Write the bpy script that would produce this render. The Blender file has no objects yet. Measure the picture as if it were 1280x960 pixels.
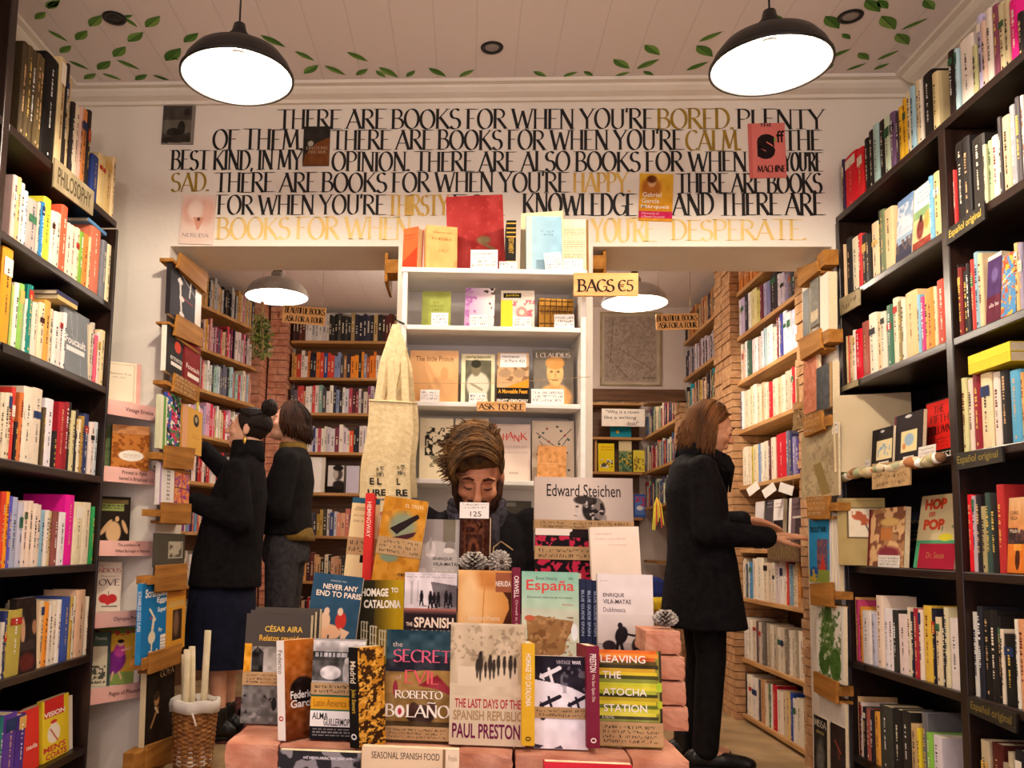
import bpy, bmesh, math, random
import numpy as np
from mathutils import Vector, Matrix, Euler
random.seed(7)
SC = bpy.context.scene
COL = SC.collection
PI = math.pi

# ------------------------------------------------------------------ camera, world, light, exposure
F = 1100.0; PIT, YAW, ROL = math.radians(6.006), math.radians(-3.856), math.radians(1.344)
CX, CY = 513.5, 564.0
def _axes():
    fw = np.array([math.sin(YAW)*math.cos(PIT), math.cos(YAW)*math.cos(PIT), math.sin(PIT)])
    rt = np.array([math.cos(YAW), -math.sin(YAW), 0.0]); up = np.cross(rt, fw)
    c, s = math.cos(ROL), math.sin(ROL)
    return np.array([c*rt+s*up, -s*rt+c*up, fw])
CM = _axes(); CP = np.array([0, 0, 1.0])
cam_d = bpy.data.cameras.new('camera'); cam = bpy.data.objects.new('camera', cam_d); COL.objects.link(cam)
cam_d.sensor_width = 36; cam_d.lens = 36*F/1280; cam_d.clip_start = .05
cam_d.shift_x = (640-CX)/1280; cam_d.shift_y = (CY-480)/1280
m = Matrix(((CM[0][0], CM[1][0], -CM[2][0], 0), (CM[0][1], CM[1][1], -CM[2][1], 0), (CM[0][2], CM[1][2], -CM[2][2], 1.0), (0, 0, 0, 1)))
cam.matrix_world = m
SC.camera = cam
SC.view_settings.view_transform = 'Standard'; SC.view_settings.look = 'None'
SC.view_settings.gamma = 1; SC.view_settings.use_curve_mapping = False
SC.view_settings.exposure = 0.0
wd = bpy.data.worlds.new('evening'); SC.world = wd; wd.use_nodes = True
wd.node_tree.nodes['Background'].inputs[0].default_value = (.62, .52, .60, 1)
wd.node_tree.nodes['Background'].inputs[1].default_value = 2.2
WARM = (1.0, .85, .68); NEUT = (1.0, .85, .66); COOLW = (1.0, .90, .86)
LAMP_W = 46.0      # each shop pendant
BACK_W = 34.0      # each back room pendant
def point(name, loc, w, col, r=.05, spot=None):
    if spot:
        l = bpy.data.lights.new(name, 'SPOT'); l.spot_size = math.radians(spot); l.spot_blend = .25
    else:
        l = bpy.data.lights.new(name, 'POINT')
    l.energy = w; l.color = col; l.shadow_soft_size = r
    o = bpy.data.objects.new(name, l); o.location = loc; COL.objects.link(o); return o
# unseen point lights assumed behind the camera, no fixtures; brighten shelves, table and ceiling
point('assumed_rear_light', (-.80, .35, 2.42), 34, WARM, .06)
point('assumed_rear_light', (.95, .35, 2.42), 34, WARM, .06)

# unseen fill lights added to brighten the back room and the low alcove
point('back_room_fill', (.05, 5.5, 2.45), 40, (1.0, .85, .70), .08)
point('alcove_fill', (1.25, 7.5, 2.7), 16, (1.0, .85, .68), .06)

# ------------------------------------------------------------------ pixel -> place helpers (each with its own depth)
def ray(x, y): return CM.T @ np.array([(x-CX)/F, -(y-CY)/F, 1.0])
def at(x, y, Y): d = ray(x, y); return Vector(CP + d*Y/d[1])
def atX(x, y, X): d = ray(x, y); return Vector(CP + d*X/d[0])
def atZ(x, y, Z): d = ray(x, y); return Vector(CP + d*(Z-1.0)/d[2])
def srgb(h):
    if not isinstance(h, str): return tuple(h)
    h = h.lstrip('#'); return tuple(int(h[i:i+2], 16)/255 for i in (0, 2, 4))
def lin1(c): return c/12.92 if c <= .04045 else ((c+.055)/1.055)**2.4
def lin(h): return tuple(lin1(c) for c in srgb(h))
def rgba(h): return (*lin(h), 1.0)

# ------------------------------------------------------------------ materials
def newmat(name):
    m = bpy.data.materials.new(name); m.use_nodes = True
    return m, m.node_tree.nodes, m.node_tree.links, m.node_tree.nodes['Principled BSDF']
def N(ns, t, **kw):
    n = ns.new(t)
    for k, v in kw.items(): setattr(n, k, v)
    return n
def noise_mat(name, c1, c2, scale=8, rough=.6, bump=0., detail=4, stretch=(1, 1, 1), metallic=0, spec=.35, coord='Object', bscale=None):
    m, ns, L, b = newmat(name)
    tc = N(ns, 'ShaderNodeTexCoord'); mp = N(ns, 'ShaderNodeMapping'); mp.inputs['Scale'].default_value = stretch
    nz = N(ns, 'ShaderNodeTexNoise'); nz.inputs['Scale'].default_value = scale; nz.inputs['Detail'].default_value = detail
    cr = N(ns, 'ShaderNodeValToRGB'); cr.color_ramp.elements[0].color = rgba(c1); cr.color_ramp.elements[1].color = rgba(c2)
    cr.color_ramp.elements[0].position = .3; cr.color_ramp.elements[1].position = .7
    L.new(tc.outputs[coord], mp.inputs[0]); L.new(mp.outputs[0], nz.inputs['Vector']); L.new(nz.outputs['Fac'], cr.inputs[0]); L.new(cr.outputs[0], b.inputs['Base Color'])
    b.inputs['Roughness'].default_value = rough; b.inputs['Metallic'].default_value = metallic; b.inputs['Specular IOR Level'].default_value = spec
    if bump:
        bp = N(ns, 'ShaderNodeBump'); bp.inputs['Strength'].default_value = bump; bp.inputs['Distance'].default_value = .01
        if bscale:
            n2 = N(ns, 'ShaderNodeTexNoise'); n2.inputs['Scale'].default_value = bscale; n2.inputs['Detail'].default_value = 3
            L.new(mp.outputs[0], n2.inputs['Vector']); L.new(n2.outputs['Fac'], bp.inputs['Height'])
        else: L.new(nz.outputs['Fac'], bp.inputs['Height'])
        L.new(bp.outputs[0], b.inputs['Normal'])
    return m
def attr_mat(name, rough=.5, spec=.35):
    m, ns, L, b = newmat(name)
    a = N(ns, 'ShaderNodeAttribute', attribute_name='Col')
    L.new(a.outputs['Color'], b.inputs['Base Color']); b.inputs['Roughness'].default_value = rough; b.inputs['Specular IOR Level'].default_value = spec
    return m
def objcol_mat(name, rough=.5, scale=30, lo=.82, hi=1.08, spec=.35):
    m, ns, L, b = newmat(name)
    oi = N(ns, 'ShaderNodeObjectInfo'); tc = N(ns, 'ShaderNodeTexCoord')
    nz = N(ns, 'ShaderNodeTexNoise'); nz.inputs['Scale'].default_value = scale; nz.inputs['Detail'].default_value = 5
    mr = N(ns, 'ShaderNodeMapRange'); mr.inputs['To Min'].default_value = lo; mr.inputs['To Max'].default_value = hi
    mx = N(ns, 'ShaderNodeMix', data_type='RGBA', blend_type='MULTIPLY'); mx.inputs[0].default_value = 1
    L.new(tc.outputs['Object'], nz.inputs['Vector']); L.new(nz.outputs['Fac'], mr.inputs[0])
    L.new(oi.outputs['Color'], mx.inputs[6]); L.new(mr.outputs[0], mx.inputs[7]); L.new(mx.outputs[2], b.inputs['Base Color'])
    b.inputs['Roughness'].default_value = rough; b.inputs['Specular IOR Level'].default_value = spec
    return m
def wood_mat(name, c1, c2, axis=0, scale=5, rough=.5, bump=.15):
    st = [9, 9, 9]; st[axis] = .7
    return noise_mat(name, c1, c2, scale, rough, bump, 6, tuple(st))
M = {}
M['cover'] = objcol_mat('book_cover', .55, spec=.18)
M['cloth_cover'] = objcol_mat('cloth_cover', .8, 60)
M['pages'] = noise_mat('paper_pages', 'd8c49a', 'f0e2c0', 60, .9, .2, 3, (1, 1, 12))
M['ink'] = attr_mat('printed_ink', .65, .12)
M['gloss_print'] = attr_mat('glossy_print', .7, .06)
M['matte_print'] = attr_mat('matte_print', .75, .2)
M['paint_black'] = noise_mat('black_paint', '0e0b0a', '1c1815', 40, .55)
M['paint_gold'] = noise_mat('gold_paint', '8f7424', 'b5932f', 30, .4, metallic=.25)
M['paint_pale'] = noise_mat('pale_gold_paint', 'e2bd62', 'f0d48c', 12, .45)
M['paint_yellow'] = noise_mat('yellow_gold_paint', 'c79a38', 'e6bf5c', 14, .45)
M['wall'] = noise_mat('painted_plaster', 'e6dccd', 'f0e8da', 3, .85, .12, 5, spec=.15, bscale=45)
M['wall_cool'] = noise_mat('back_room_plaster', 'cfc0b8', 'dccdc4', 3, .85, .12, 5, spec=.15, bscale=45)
M['white_wood'] = noise_mat('white_painted_wood', 'ebe5da', 'f6f1e8', 6, .5, .05, 4, (1, 1, 6))
M['dark_wood'] = noise_mat('dark_stained_wood', '140a07', '28160f', 4, .33, .1, 6, (9, .8, 9), spec=.5)
M['dark_wood_v'] = noise_mat('dark_stained_upright', '150b07', '2a170f', 4, .33, .1, 6, (9, 9, .8), spec=.5)
M['plank_x'] = wood_mat('pine_plank_x', '9a6a38', 'c8985c', 0)
M['plank_y'] = wood_mat('pine_plank_y', 'a87440', 'd2a468', 1)
M['plank_z'] = wood_mat('pine_plank_z', '9a6a38', 'c8985c', 2)
M['holder'] = noise_mat('oiled_oak', '8a5a24', 'b57e3c', 4, .75, .15, 6, (9, .7, 9), spec=.08)
M['brown_wood'] = wood_mat('brown_beam_wood', '4c3220', '6f4c30', 0)
M['kraft'] = noise_mat('kraft_card', 'a8855a', 'c2a070', 25, .85)
M['card'] = noise_mat('white_card', 'eee6dc', 'f8f2ea', 20, .7)
M['sign_wood'] = wood_mat('pale_sign_wood', 'c98f48', 'e6b070', 0, 4)
M['pink'] = noise_mat('pink_paint', 'e8b0a4', 'f2c0b4', 12, .6)
M['brick'] = noise_mat('red_brick', 'b87458', 'd8a084', 22, .9, .6, 6)
M['brick_pale'] = noise_mat('pale_brick', 'a87a52', 'd0a478', 20, .9, .7, 6)
M['black_metal'] = noise_mat('black_enamel', '121010', '1e1a18', 10, .4)
M['white_enamel'] = noise_mat('white_enamel', 'f2eee6', 'faf6ee', 10, .35)
M['twine'] = noise_mat('twine', '8a6a40', 'c0a070', 60, .9)
M['canvas'] = noise_mat('natural_canvas', 'd8c08c', 'e8d4a6', 60, .9, .35, 5)
M['wicker'] = noise_mat('wicker', '6a3c18', 'b07a40', 40, .6, .3)
M['tile_floor'] = noise_mat('worn_floor', '8a7250', 'b89a70', 5, .7, .15, 6)

# ------------------------------------------------------------------ mesh builder
class MB:
    def __init__(s): s.v = []; s.f = []; s.c = []; s.m = []
    def add(s, vs, fs, col=None, mi=0):
        o = len(s.v); s.v += [tuple(v) for v in vs]
        c = lin(col) if isinstance(col, str) else col
        for f in fs: s.f.append([o+i for i in f]); s.c.append(c); s.m.append(mi)
        return o
    def box(s, x0, x1, y0, y1, z0, z1, col=None, mi=0, T=None):
        vs = [(x, y, z) for z in (z0, z1) for y in (y0, y1) for x in (x0, x1)]
        if T is not None: vs = [tuple(T @ Vector(v)) for v in vs]
        s.add(vs, [(0, 2, 3, 1), (4, 5, 7, 6), (0, 1, 5, 4), (1, 3, 7, 5), (3, 2, 6, 7), (2, 0, 4, 6)], col, mi); return s
    def prism(s, pts, ext, col=None, mi=0):
        n = len(pts); e = Vector(ext); a = [Vector(p) for p in pts]
        nrm = sum(((a[i]-a[0]).cross(a[(i+1) % n]-a[0]) for i in range(1, n-1)), Vector())
        if nrm.dot(e) > 0: a = a[::-1]
        vs = a+[p+e for p in a]
        s.add(vs, [tuple(range(n)), tuple(range(2*n-1, n-1, -1))]+[(i, n+i, n+(i+1) % n, (i+1) % n)[::-1][::-1] for i in range(n)], col, mi); return s
    def tube(s, pts, rad, n=6, col=None, mi=0, caps=True, flat=1.0):
        P = [Vector(p) for p in pts]; R = rad if isinstance(rad, (list, tuple)) else [rad]*len(P)
        vs = []; up = None
        for i, p in enumerate(P):
            t = (P[min(i+1, len(P)-1)]-P[max(i-1, 0)])
            t = t.normalized() if t.length > 1e-9 else Vector((0, 0, 1))
            if up is None: up = t.orthogonal().normalized()
            up = (up-t*up.dot(t)); up = up.normalized() if up.length > 1e-6 else t.orthogonal().normalized()
            b = t.cross(up)
            for k in range(n):
                a = 2*PI*k/n; vs.append(p+up*(math.cos(a)*R[i])+b*(math.sin(a)*R[i]*flat))
        fs = [(i*n+k, i*n+(k+1) % n, (i+1)*n+(k+1) % n, (i+1)*n+k) for i in range(len(P)-1) for k in range(n)]
        if caps: fs += [tuple(range(n-1, -1, -1)), tuple(range((len(P)-1)*n, len(P)*n))]
        s.add(vs, fs, col, mi); return s
    def lathe(s, prof, n=32, c=(0, 0, 0), col=None, mi=0, close=False):
        vs = []; K = len(prof)
        for r, z in prof:
            for k in range(n): a = 2*PI*k/n; vs.append((c[0]+r*math.cos(a), c[1]+r*math.sin(a), c[2]+z))
        rng = range(K) if close else range(K-1)
        fs = [(i*n+k, i*n+(k+1) % n, ((i+1) % K)*n+(k+1) % n, ((i+1) % K)*n+k) for i in rng for k in range(n)]
        s.add(vs, fs, col, mi); return s
    def ell(s, c, r, nu=16, nv=10, R=None, col=None, mi=0):
        vs = []; c = Vector(c)
        for j in range(1, nv):
            t = PI*j/nv
            for k in range(nu):
                a = 2*PI*k/nu; v = Vector((r[0]*math.sin(t)*math.cos(a), r[1]*math.sin(t)*math.sin(a), r[2]*math.cos(t)))
                vs.append(c+(R @ v if R is not None else v))
        top = Vector((0, 0, r[2])); bot = -top
        vs += [c+(R @ top if R is not None else top), c+(R @ bot if R is not None else bot)]
        T, B = len(vs)-2, len(vs)-1
        fs = [(j*nu+k, (j+1)*nu+k, (j+1)*nu+(k+1) % nu, j*nu+(k+1) % nu) for j in range(nv-2) for k in range(nu)]
        fs += [(T, k, (k+1) % nu) for k in range(nu)]+[(B, (nv-2)*nu+(k+1) % nu, (nv-2)*nu+k) for k in range(nu)]
        s.add(vs, fs, col, mi); return s
    def cap(s, p0, r0, p1, r1, n=12):
        p0, p1 = Vector(p0), Vector(p1)
        s.ell(p0, (r0,)*3, n, 8); s.ell(p1, (r1,)*3, n, 8); s.tube([p0, p1], [r0, r1], n); return s
    def poly(s, pts, col=None, mi=0): s.add(pts, [tuple(range(len(pts)))], col, mi); return s
    def mesh(s, name, mats):
        me = bpy.data.meshes.new(name); me.from_pydata(s.v, [], s.f)
        for mm in (mats if isinstance(mats, (list, tuple)) else [mats]): me.materials.append(mm)
        if any(s.m): me.polygons.foreach_set('material_index', s.m)
        if any(c is not None for c in s.c):
            a = me.color_attributes.new('Col', 'FLOAT_COLOR', 'CORNER'); buf = []
            for f, c in zip(s.f, s.c):
                for _ in f: buf += [*(c or (1, 1, 1)), 1.0]
            a.data.foreach_set('color', buf)
        me.update(); return me
    def build(s, name, mats, parent=None, smooth=False, color=None, label=None):
        o = bpy.data.objects.new(name, s.mesh(name, mats)); COL.objects.link(o)
        if smooth: o.data.polygons.foreach_set('use_smooth', [True]*len(o.data.polygons))
        if parent: o.parent = parent
        if color: o.color = rgba(color)
        if label: o['label'] = label
        return o
def tag(o, label, cat=None, group=None, kind=None):
    if label: o['label'] = label
    if cat: o['category'] = cat
    if group: o['group'] = group
    if kind: o['kind'] = kind
    return o
def structure(o): o['kind'] = 'structure'; return o
def empty(name, loc, rot=(0, 0, 0)):
    o = bpy.data.objects.new(name, None); o.location = loc; o.rotation_euler = rot; o.empty_display_size = .05; COL.objects.link(o); return o
def bevel(o, w=.003, seg=2):
    md = o.modifiers.new('bevel', 'BEVEL'); md.width = w; md.segments = seg; md.limit_method = 'ANGLE'; return o

# ------------------------------------------------------------------ lettering
_tc = {}
def text_polys(t, bold=0.0):
    k = (t, bold)
    if k not in _tc:
        cu = bpy.data.curves.new('t', 'FONT'); cu.body = t; cu.resolution_u = 3; cu.offset = bold; cu.fill_mode = 'FRONT'
        o = bpy.data.objects.new('t', cu); COL.objects.link(o)
        me = bpy.data.meshes.new_from_object(o.evaluated_get(bpy.context.evaluated_depsgraph_get()))
        v = np.array([p.co[:2] for p in me.vertices]) if len(me.vertices) else np.zeros((1, 2)); fs = [tuple(p.vertices) for p in me.polygons]
        bpy.data.objects.remove(o); bpy.data.curves.remove(cu); bpy.data.meshes.remove(me)
        lo, hi = v.min(0), v.max(0); _tc[k] = ((v-lo)/np.maximum(hi-lo, 1e-6), fs, (hi-lo)[0]/max((hi-lo)[1], 1e-6))
    return _tc[k]
# a hand-lettered capital alphabet: strokes drawn with a broad nib; each glyph (width, [(points, weight)])
def _arc(cx, cy, rx, ry, a0, a1, n=14): return [(cx+rx*math.cos(math.radians(a0+(a1-a0)*i/n)), cy+ry*math.sin(math.radians(a0+(a1-a0)*i/n))) for i in range(n+1)]
GL = {
 'A': (.62, [([(0, 0), (.33, 1)], .55), ([(.31, 1), (.62, 0)], 1), ([(.12, .33), (.52, .33)], .5)]),
 'B': (.50, [([(.06, 0), (.06, 1)], 1), ([(0, 1), (.25, 1)]+_arc(.22, .77, .2, .23, 90, -90)+[(.06, .54)], .75), ([(.06, .54), (.24, .54)]+_arc(.24, .27, .25, .27, 90, -90)+[(0, 0)], .85)]),
 'C': (.52, [(_arc(.33, .5, .32, .5, 50, 310, 20), .9)]),
 'D': (.56, [([(.06, 0), (.06, 1)], 1), ([(0, 1), (.18, 1)]+_arc(.18, .5, .36, .5, 90, -90, 18)+[(0, 0)], .9)]),
 'E': (.44, [([(.06, 0), (.06, 1)], 1), ([(0, 1), (.42, 1)], .5), ([(.06, .53), (.34, .53)], .45), ([(0, 0), (.44, 0)], .5)]),
 'F': (.42, [([(.06, 0), (.06, 1)], 1), ([(0, 1), (.42, 1)], .5), ([(.06, .53), (.34, .53)], .45)]),
 'G': (.56, [(_arc(.33, .5, .32, .5, 50, 330, 20), .9), ([(.38, .42), (.6, .42), (.6, .08)], .6)]),
 'H': (.58, [([(.06, 0), (.06, 1)], .8), ([(.52, 0), (.52, 1)], 1), ([(.06, .53), (.52, .53)], .45)]),
 'I': (.14, [([(.07, 0), (.07, 1)], 1), ([(0, 1), (.14, 1)], .35), ([(0, 0), (.14, 0)], .35)]),
 'J': (.3, [([(.24, 1), (.24, .2)]+_arc(.1, .2, .14, .2, 0, -120, 8), .9)]),
 'K': (.56, [([(.06, 0), (.06, 1)], 1), ([(.5, 1), (.07, .45)], .5), ([(.17, .58), (.56, 0)], 1)]),
 'L': (.42, [([(.06, 0), (.06, 1)], 1), ([(0, 0), (.42, 0)], .5)]),
 'M': (.72, [([(.04, 0), (.1, 1)], .55), ([(.1, 1), (.36, .1)], 1), ([(.36, .1), (.62, 1)], .5), ([(.62, 1), (.68, 0)], .95)]),
 'N': (.6, [([(.06, 0), (.06, 1)], .55), ([(.06, 1), (.54, 0)], 1.1), ([(.54, 0), (.54, 1)], .55)]),
 'O': (.64, [(_arc(.32, .5, .3, .5, 90, 450, 26), .95)]),
 'P': (.48, [([(.06, 0), (.06, 1)], 1), ([(0, 1), (.22, 1)]+_arc(.22, .74, .24, .26, 90, -90)+[(.06, .48)], .8)]),
 'R': (.54, [([(.06, 0), (.06, 1)], 1), ([(0, 1), (.22, 1)]+_arc(.22, .76, .23, .24, 90, -90)+[(.06, .52)], .8), ([(.2, .52), (.54, 0)], 1)]),
 'S': (.44, [(_arc(.23, .76, .2, .24, 40, 250, 14)+_arc(.21, .26, .22, .27, 75, -150, 14), .95)]),
 'T': (.54, [([(.27, 0), (.27, 1)], 1), ([(0, 1), (.54, 1)], .5), ([(.17, 0), (.37, 0)], .3)]),
 'U': (.56, [([(.06, 1), (.06, .28)]+_arc(.28, .28, .22, .28, 180, 360, 14)+[(.5, 1)], .85)]),
 'V': (.58, [([(0, 1), (.29, 0)], 1), ([(.29, 0), (.58, 1)], .5)]),
 'W': (.86, [([(0, 1), (.22, 0)], 1), ([(.22, 0), (.43, .9)], .5), ([(.43, .9), (.64, 0)], 1), ([(.64, 0), (.86, 1)], .5)]),
 'X': (.54, [([(0, 1), (.54, 0)], 1), ([(.5, 1), (.02, 0)], .5)]),
 'Y': (.56, [([(0, 1), (.28, .48)], 1), ([(.56, 1), (.28, .48)], .5), ([(.28, .48), (.28, 0)], .9)]),
 "'": (.1, [([(.06, 1.02), (.04, .8)], .7)]), '.': (.12, [([(.05, 0), (.05, .09)], 1.1)]), ',': (.12, [([(.07, .08), (.02, -.12)], .8)]),
 ' ': (.17, []), '5': (.42, [([(.36, 1), (.08, 1), (.06, .58)]+_arc(.18, .3, .2, .3, 110, -140, 14), .7)]),
 '1': (.2, [([(.02, .82), (.12, 1), (.12, 0)], .8)]), '2': (.42, [(_arc(.2, .74, .18, .26, 170, -30, 12)+[(.02, 0), (.42, 0)], .7)]), '0': (.5, [(_arc(.25, .5, .23, .5, 90, 450, 20), .8)]),
 '€': (.5, [(_arc(.33, .5, .26, .5, 50, 310, 18), .8), ([(0, .58), (.42, .58)], .5), ([(0, .42), (.4, .42)], .5)]),
}
def hand_text(mb, t, P, W, H, nib=.1, thin=.022, col=None, mi=0, gap=.065, jit=.0, rnd=None, serif=False):
    """strokes of t fitted to a W x H box; P(x, z) gives the 3-D place of a point of the box"""
    adv = 0; lay = []
    for ch in t:
        w, st = GL[ch]; lay.append((adv, ch)); adv += w+gap
    adv -= gap; kx = W/adv; a = math.radians(18); nx, nz = math.cos(a), math.sin(a)
    rnd = rnd or random
    o_ = Vector(P(0, 0)); nv = ((Vector(P(.01, 0))-o_).cross(Vector(P(0, .01))-o_)).normalized(); ns_ = 0
    for x0, ch in lay:
        dy = rnd.uniform(-jit, jit); sc = 1+rnd.uniform(-jit, jit)*.8
        for pts, wt in GL[ch][1]:
            q = [((x0+px)*kx, (py*sc+dy)*H) for px, py in pts]
            vs = []; n = len(q)
            for i in range(n):
                ax, az = q[max(i-1, 0)]; bx, bz = q[min(i+1, n-1)]
                if ch == 'O' and n > 20 and i in (0, n-1): ax, az = q[-2]; bx, bz = q[1]
                dx, dz = bx-ax, bz-az; l = math.hypot(dx, dz) or 1; dx, dz = dx/l, dz/l
                hw = (abs(dx*nz-dz*nx)*nib*wt+thin)*H*.5
                vs += [(q[i][0]-dz*hw, q[i][1]+dx*hw), (q[i][0]+dz*hw, q[i][1]-dx*hw)]
            ns_ += 1; of = nv*(.00009*(ns_ % 6))
            mb.add([Vector(P(*v))+of for v in vs], [(2*i, 2*i+1, 2*i+3, 2*i+2) for i in range(n-1)], col, mi)
            if serif:
                for (ex, ez) in (q[0], q[-1]):
                    if abs(ez) < .04*H or abs(ez-H) < .04*H:
                        s = .11*H; h = thin*H*.6
                        mb.add([Vector(P(*q_))+nv*.0006 for q_ in ((ex-s, ez-h), (ex+s, ez-h), (ex+s, ez+h), (ex-s, ez+h))], [(0, 1, 2, 3)], col, mi)
def scribble(mb, P, W, H, col, rnd, dens=.62, wt=.19):
    """one line of illegible handwriting"""
    x = 0
    while x < W-.3*H:
        if rnd.random() < .17: x += .55*H; continue
        w = H*rnd.uniform(.3, .6)
        k = rnd.choice((2, 3, 3, 4)); pts = [(x+w*rnd.uniform(0, 1), H*rnd.choice((0, .1, .5, .55, .9, 1))) for _ in range(k)]
        for (ax, az), (bx, bz) in zip(pts, pts[1:]):
            dx, dz = bx-ax, bz-az; l = math.hypot(dx, dz) or 1; ox, oz = -dz/l*H*wt*.5, dx/l*H*wt*.5
            mb.add([P(ax-ox, az-oz), P(ax+ox, az+oz), P(bx+ox, bz+oz), P(bx-ox, bz-oz)], [(0, 3, 2, 1)], col)
        x += w+H*.16

# ================================================================== the setting
XL, XR, YW, YB = -1.465, 1.52, 3.70, 4.04        # case fronts, wall front, wall back
WL, WR = -1.86, 1.84
OL, PL, PR, OR_ = -1.337, -.323, .512, 1.507     # openings
LZ, CZ = 2.285, 3.0
mb = MB(); mb.box(-2.7, 2.4, -1.5, 9.2, -.1, 0)
structure(mb.build('floor', M['tile_floor']))
# ceiling of panels
m, ns, L, b = newmat('panelled_ceiling')
tc = N(ns, 'ShaderNodeTexCoord'); bt = N(ns, 'ShaderNodeTexBrick'); bt.offset = 0; bt.inputs['Scale'].default_value = 1
bt.inputs['Brick Width'].default_value = .165; bt.inputs['Row Height'].default_value = .60; bt.inputs['Mortar Size'].default_value = .003; bt.inputs['Mortar Smooth'].default_value = .4
for i, c in ((1, 'ece0dc'), (2, 'eadedA'), (3, 'e0d4d0')): bt.inputs[i].default_value = rgba(c)
L.new(tc.outputs['Object'], bt.inputs['Vector']); L.new(bt.outputs['Color'], b.inputs['Base Color'])
bp = N(ns, 'ShaderNodeBump', invert=True); bp.inputs['Strength'].default_value = .4; bp.inputs['Distance'].default_value = .004
L.new(bt.outputs['Fac'], bp.inputs['Height']); L.new(bp.outputs[0], b.inputs['Normal']); b.inputs['Roughness'].default_value = .8; b.inputs['Specular IOR Level'].default_value = .15
M['ceiling'] = m
ceiling = structure(MB().box(-2.0, 2.0, -1.5, YW+.02, CZ, CZ+.1).build('ceiling', M['ceiling']))
structure(MB().box(WL-.12, WL, -1.5, YW, 0, CZ).build('wall_left', M['wall']))
structure(MB().box(WR, WR+.12, -1.5, YW, 0, CZ).build('wall_right', M['wall']))
mb = MB()
def wall_slab(z0, z1, xs):
    for x0, x1 in xs: mb.box(x0, x1, YW, YB, z0, z1)
wall_slab(0, LZ, ((-2.7, OL), (PL, PR), (OR_, 2.2))); wall_slab(LZ, CZ+.1, ((-2.7, 2.2),))
wall_back = structure(mb.build('wall_back', M['wall']))
# cornice mouldings
prof = [(0, 2.935), (.018, 2.935), (.018, 2.95), (.03, 2.953), (.05, 2.960), (.066, 2.974), (.07, 2.984), (.095, 2.986), (.095, CZ), (0, CZ)]
mb = MB(); mb.prism([(WL, YW-d, z) for d, z in prof], (WR-WL, 0, 0)); structure(mb.build('trim_1', M['wall']))
mb = MB(); mb.prism([(WL+d, -1.5, z) for d, z in prof], (0, 1.5+YW-.096, 0)); structure(mb.build('trim_2', M['wall']))
mb = MB(); mb.prism([(WR-d, -1.5, z) for d, z in prof], (0, 1.5+YW-.096, 0)); structure(mb.build('trim_3', M['wall']))

# hand-painted lines on the wall
BK, GO, YE, PA = 0, 1, 2, 3
SEG = [
 ("THERE ARE BOOKS FOR WHEN YOU'RE", 348, 817, 137, 161, BK), ('BORED.', 822, 917, 136, 161, GO), ('PLENTY', 922, 1030, 137, 161, BK),
 ('OF THEM.', 266, 378, 162, 187, BK), ("THERE ARE BOOKS FOR WHEN YOU'RE", 415, 853, 163, 187, BK), ('CALM.', 858, 926, 163, 188, GO), ('THE', 981, 1026, 163, 188, BK),
 ('BEST KIND, IN MY', 214, 377, 188, 212, BK), ('OPINION. THERE ARE ALSO BOOKS FOR WHEN', 415, 933, 190, 214, BK), ("YOU'RE", 980, 1027, 191, 214, BK),
 ('SAD.', 214, 261, 216, 239, GO), ("THERE ARE BOOKS FOR WHEN YOU'RE", 269, 710, 216, 240, BK), ('HAPPY.', 717, 788, 216, 240, YE), ('THERE ARE BOOKS', 847, 1027, 217, 241, BK),
 ("FOR WHEN YOU'RE", 272, 481, 244, 268, BK), ('THIRSTY', 485, 560, 244, 269, YE), ('FOR', 566, 628, 244, 269, BK), ('KNOWLEDGE', 654, 794, 242, 269, BK), ('AND THERE ARE', 841, 1029, 242, 269, BK),
 ('BOOKS FOR WHEN', 271, 513, 272, 299, PA), ("YOU'RE", 740, 818, 273, 302, PA), ('DESPERATE.', 840, 1008, 275, 300, PA)]
rl = random.Random(3)
for k, (mn, lab) in enumerate((('paint_black', 'black painted words'), ('paint_gold', 'dull gold painted words'), ('paint_yellow', 'bright gold painted words'), ('paint_pale', 'pale gold painted words'))):
    mb = MB()
    for t, x0, x1, y0, y1, c in SEG:
        if c != k: continue
        A = at(x0, y1, YW-.0012); B = at(x1, y1, YW-.0012); T = at(x0, y0, YW-.0012); d = B-A
        hand_text(mb, t, lambda x, z, A=A, d=d, W=d.length: A+d*(x/W)+Vector((0, 0, z)), d.length, T.z-A.z, .13, .02, jit=.02, rnd=rl, serif=True)
    mb.build('lettering', M[mn], wall_back, label=lab)

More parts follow.
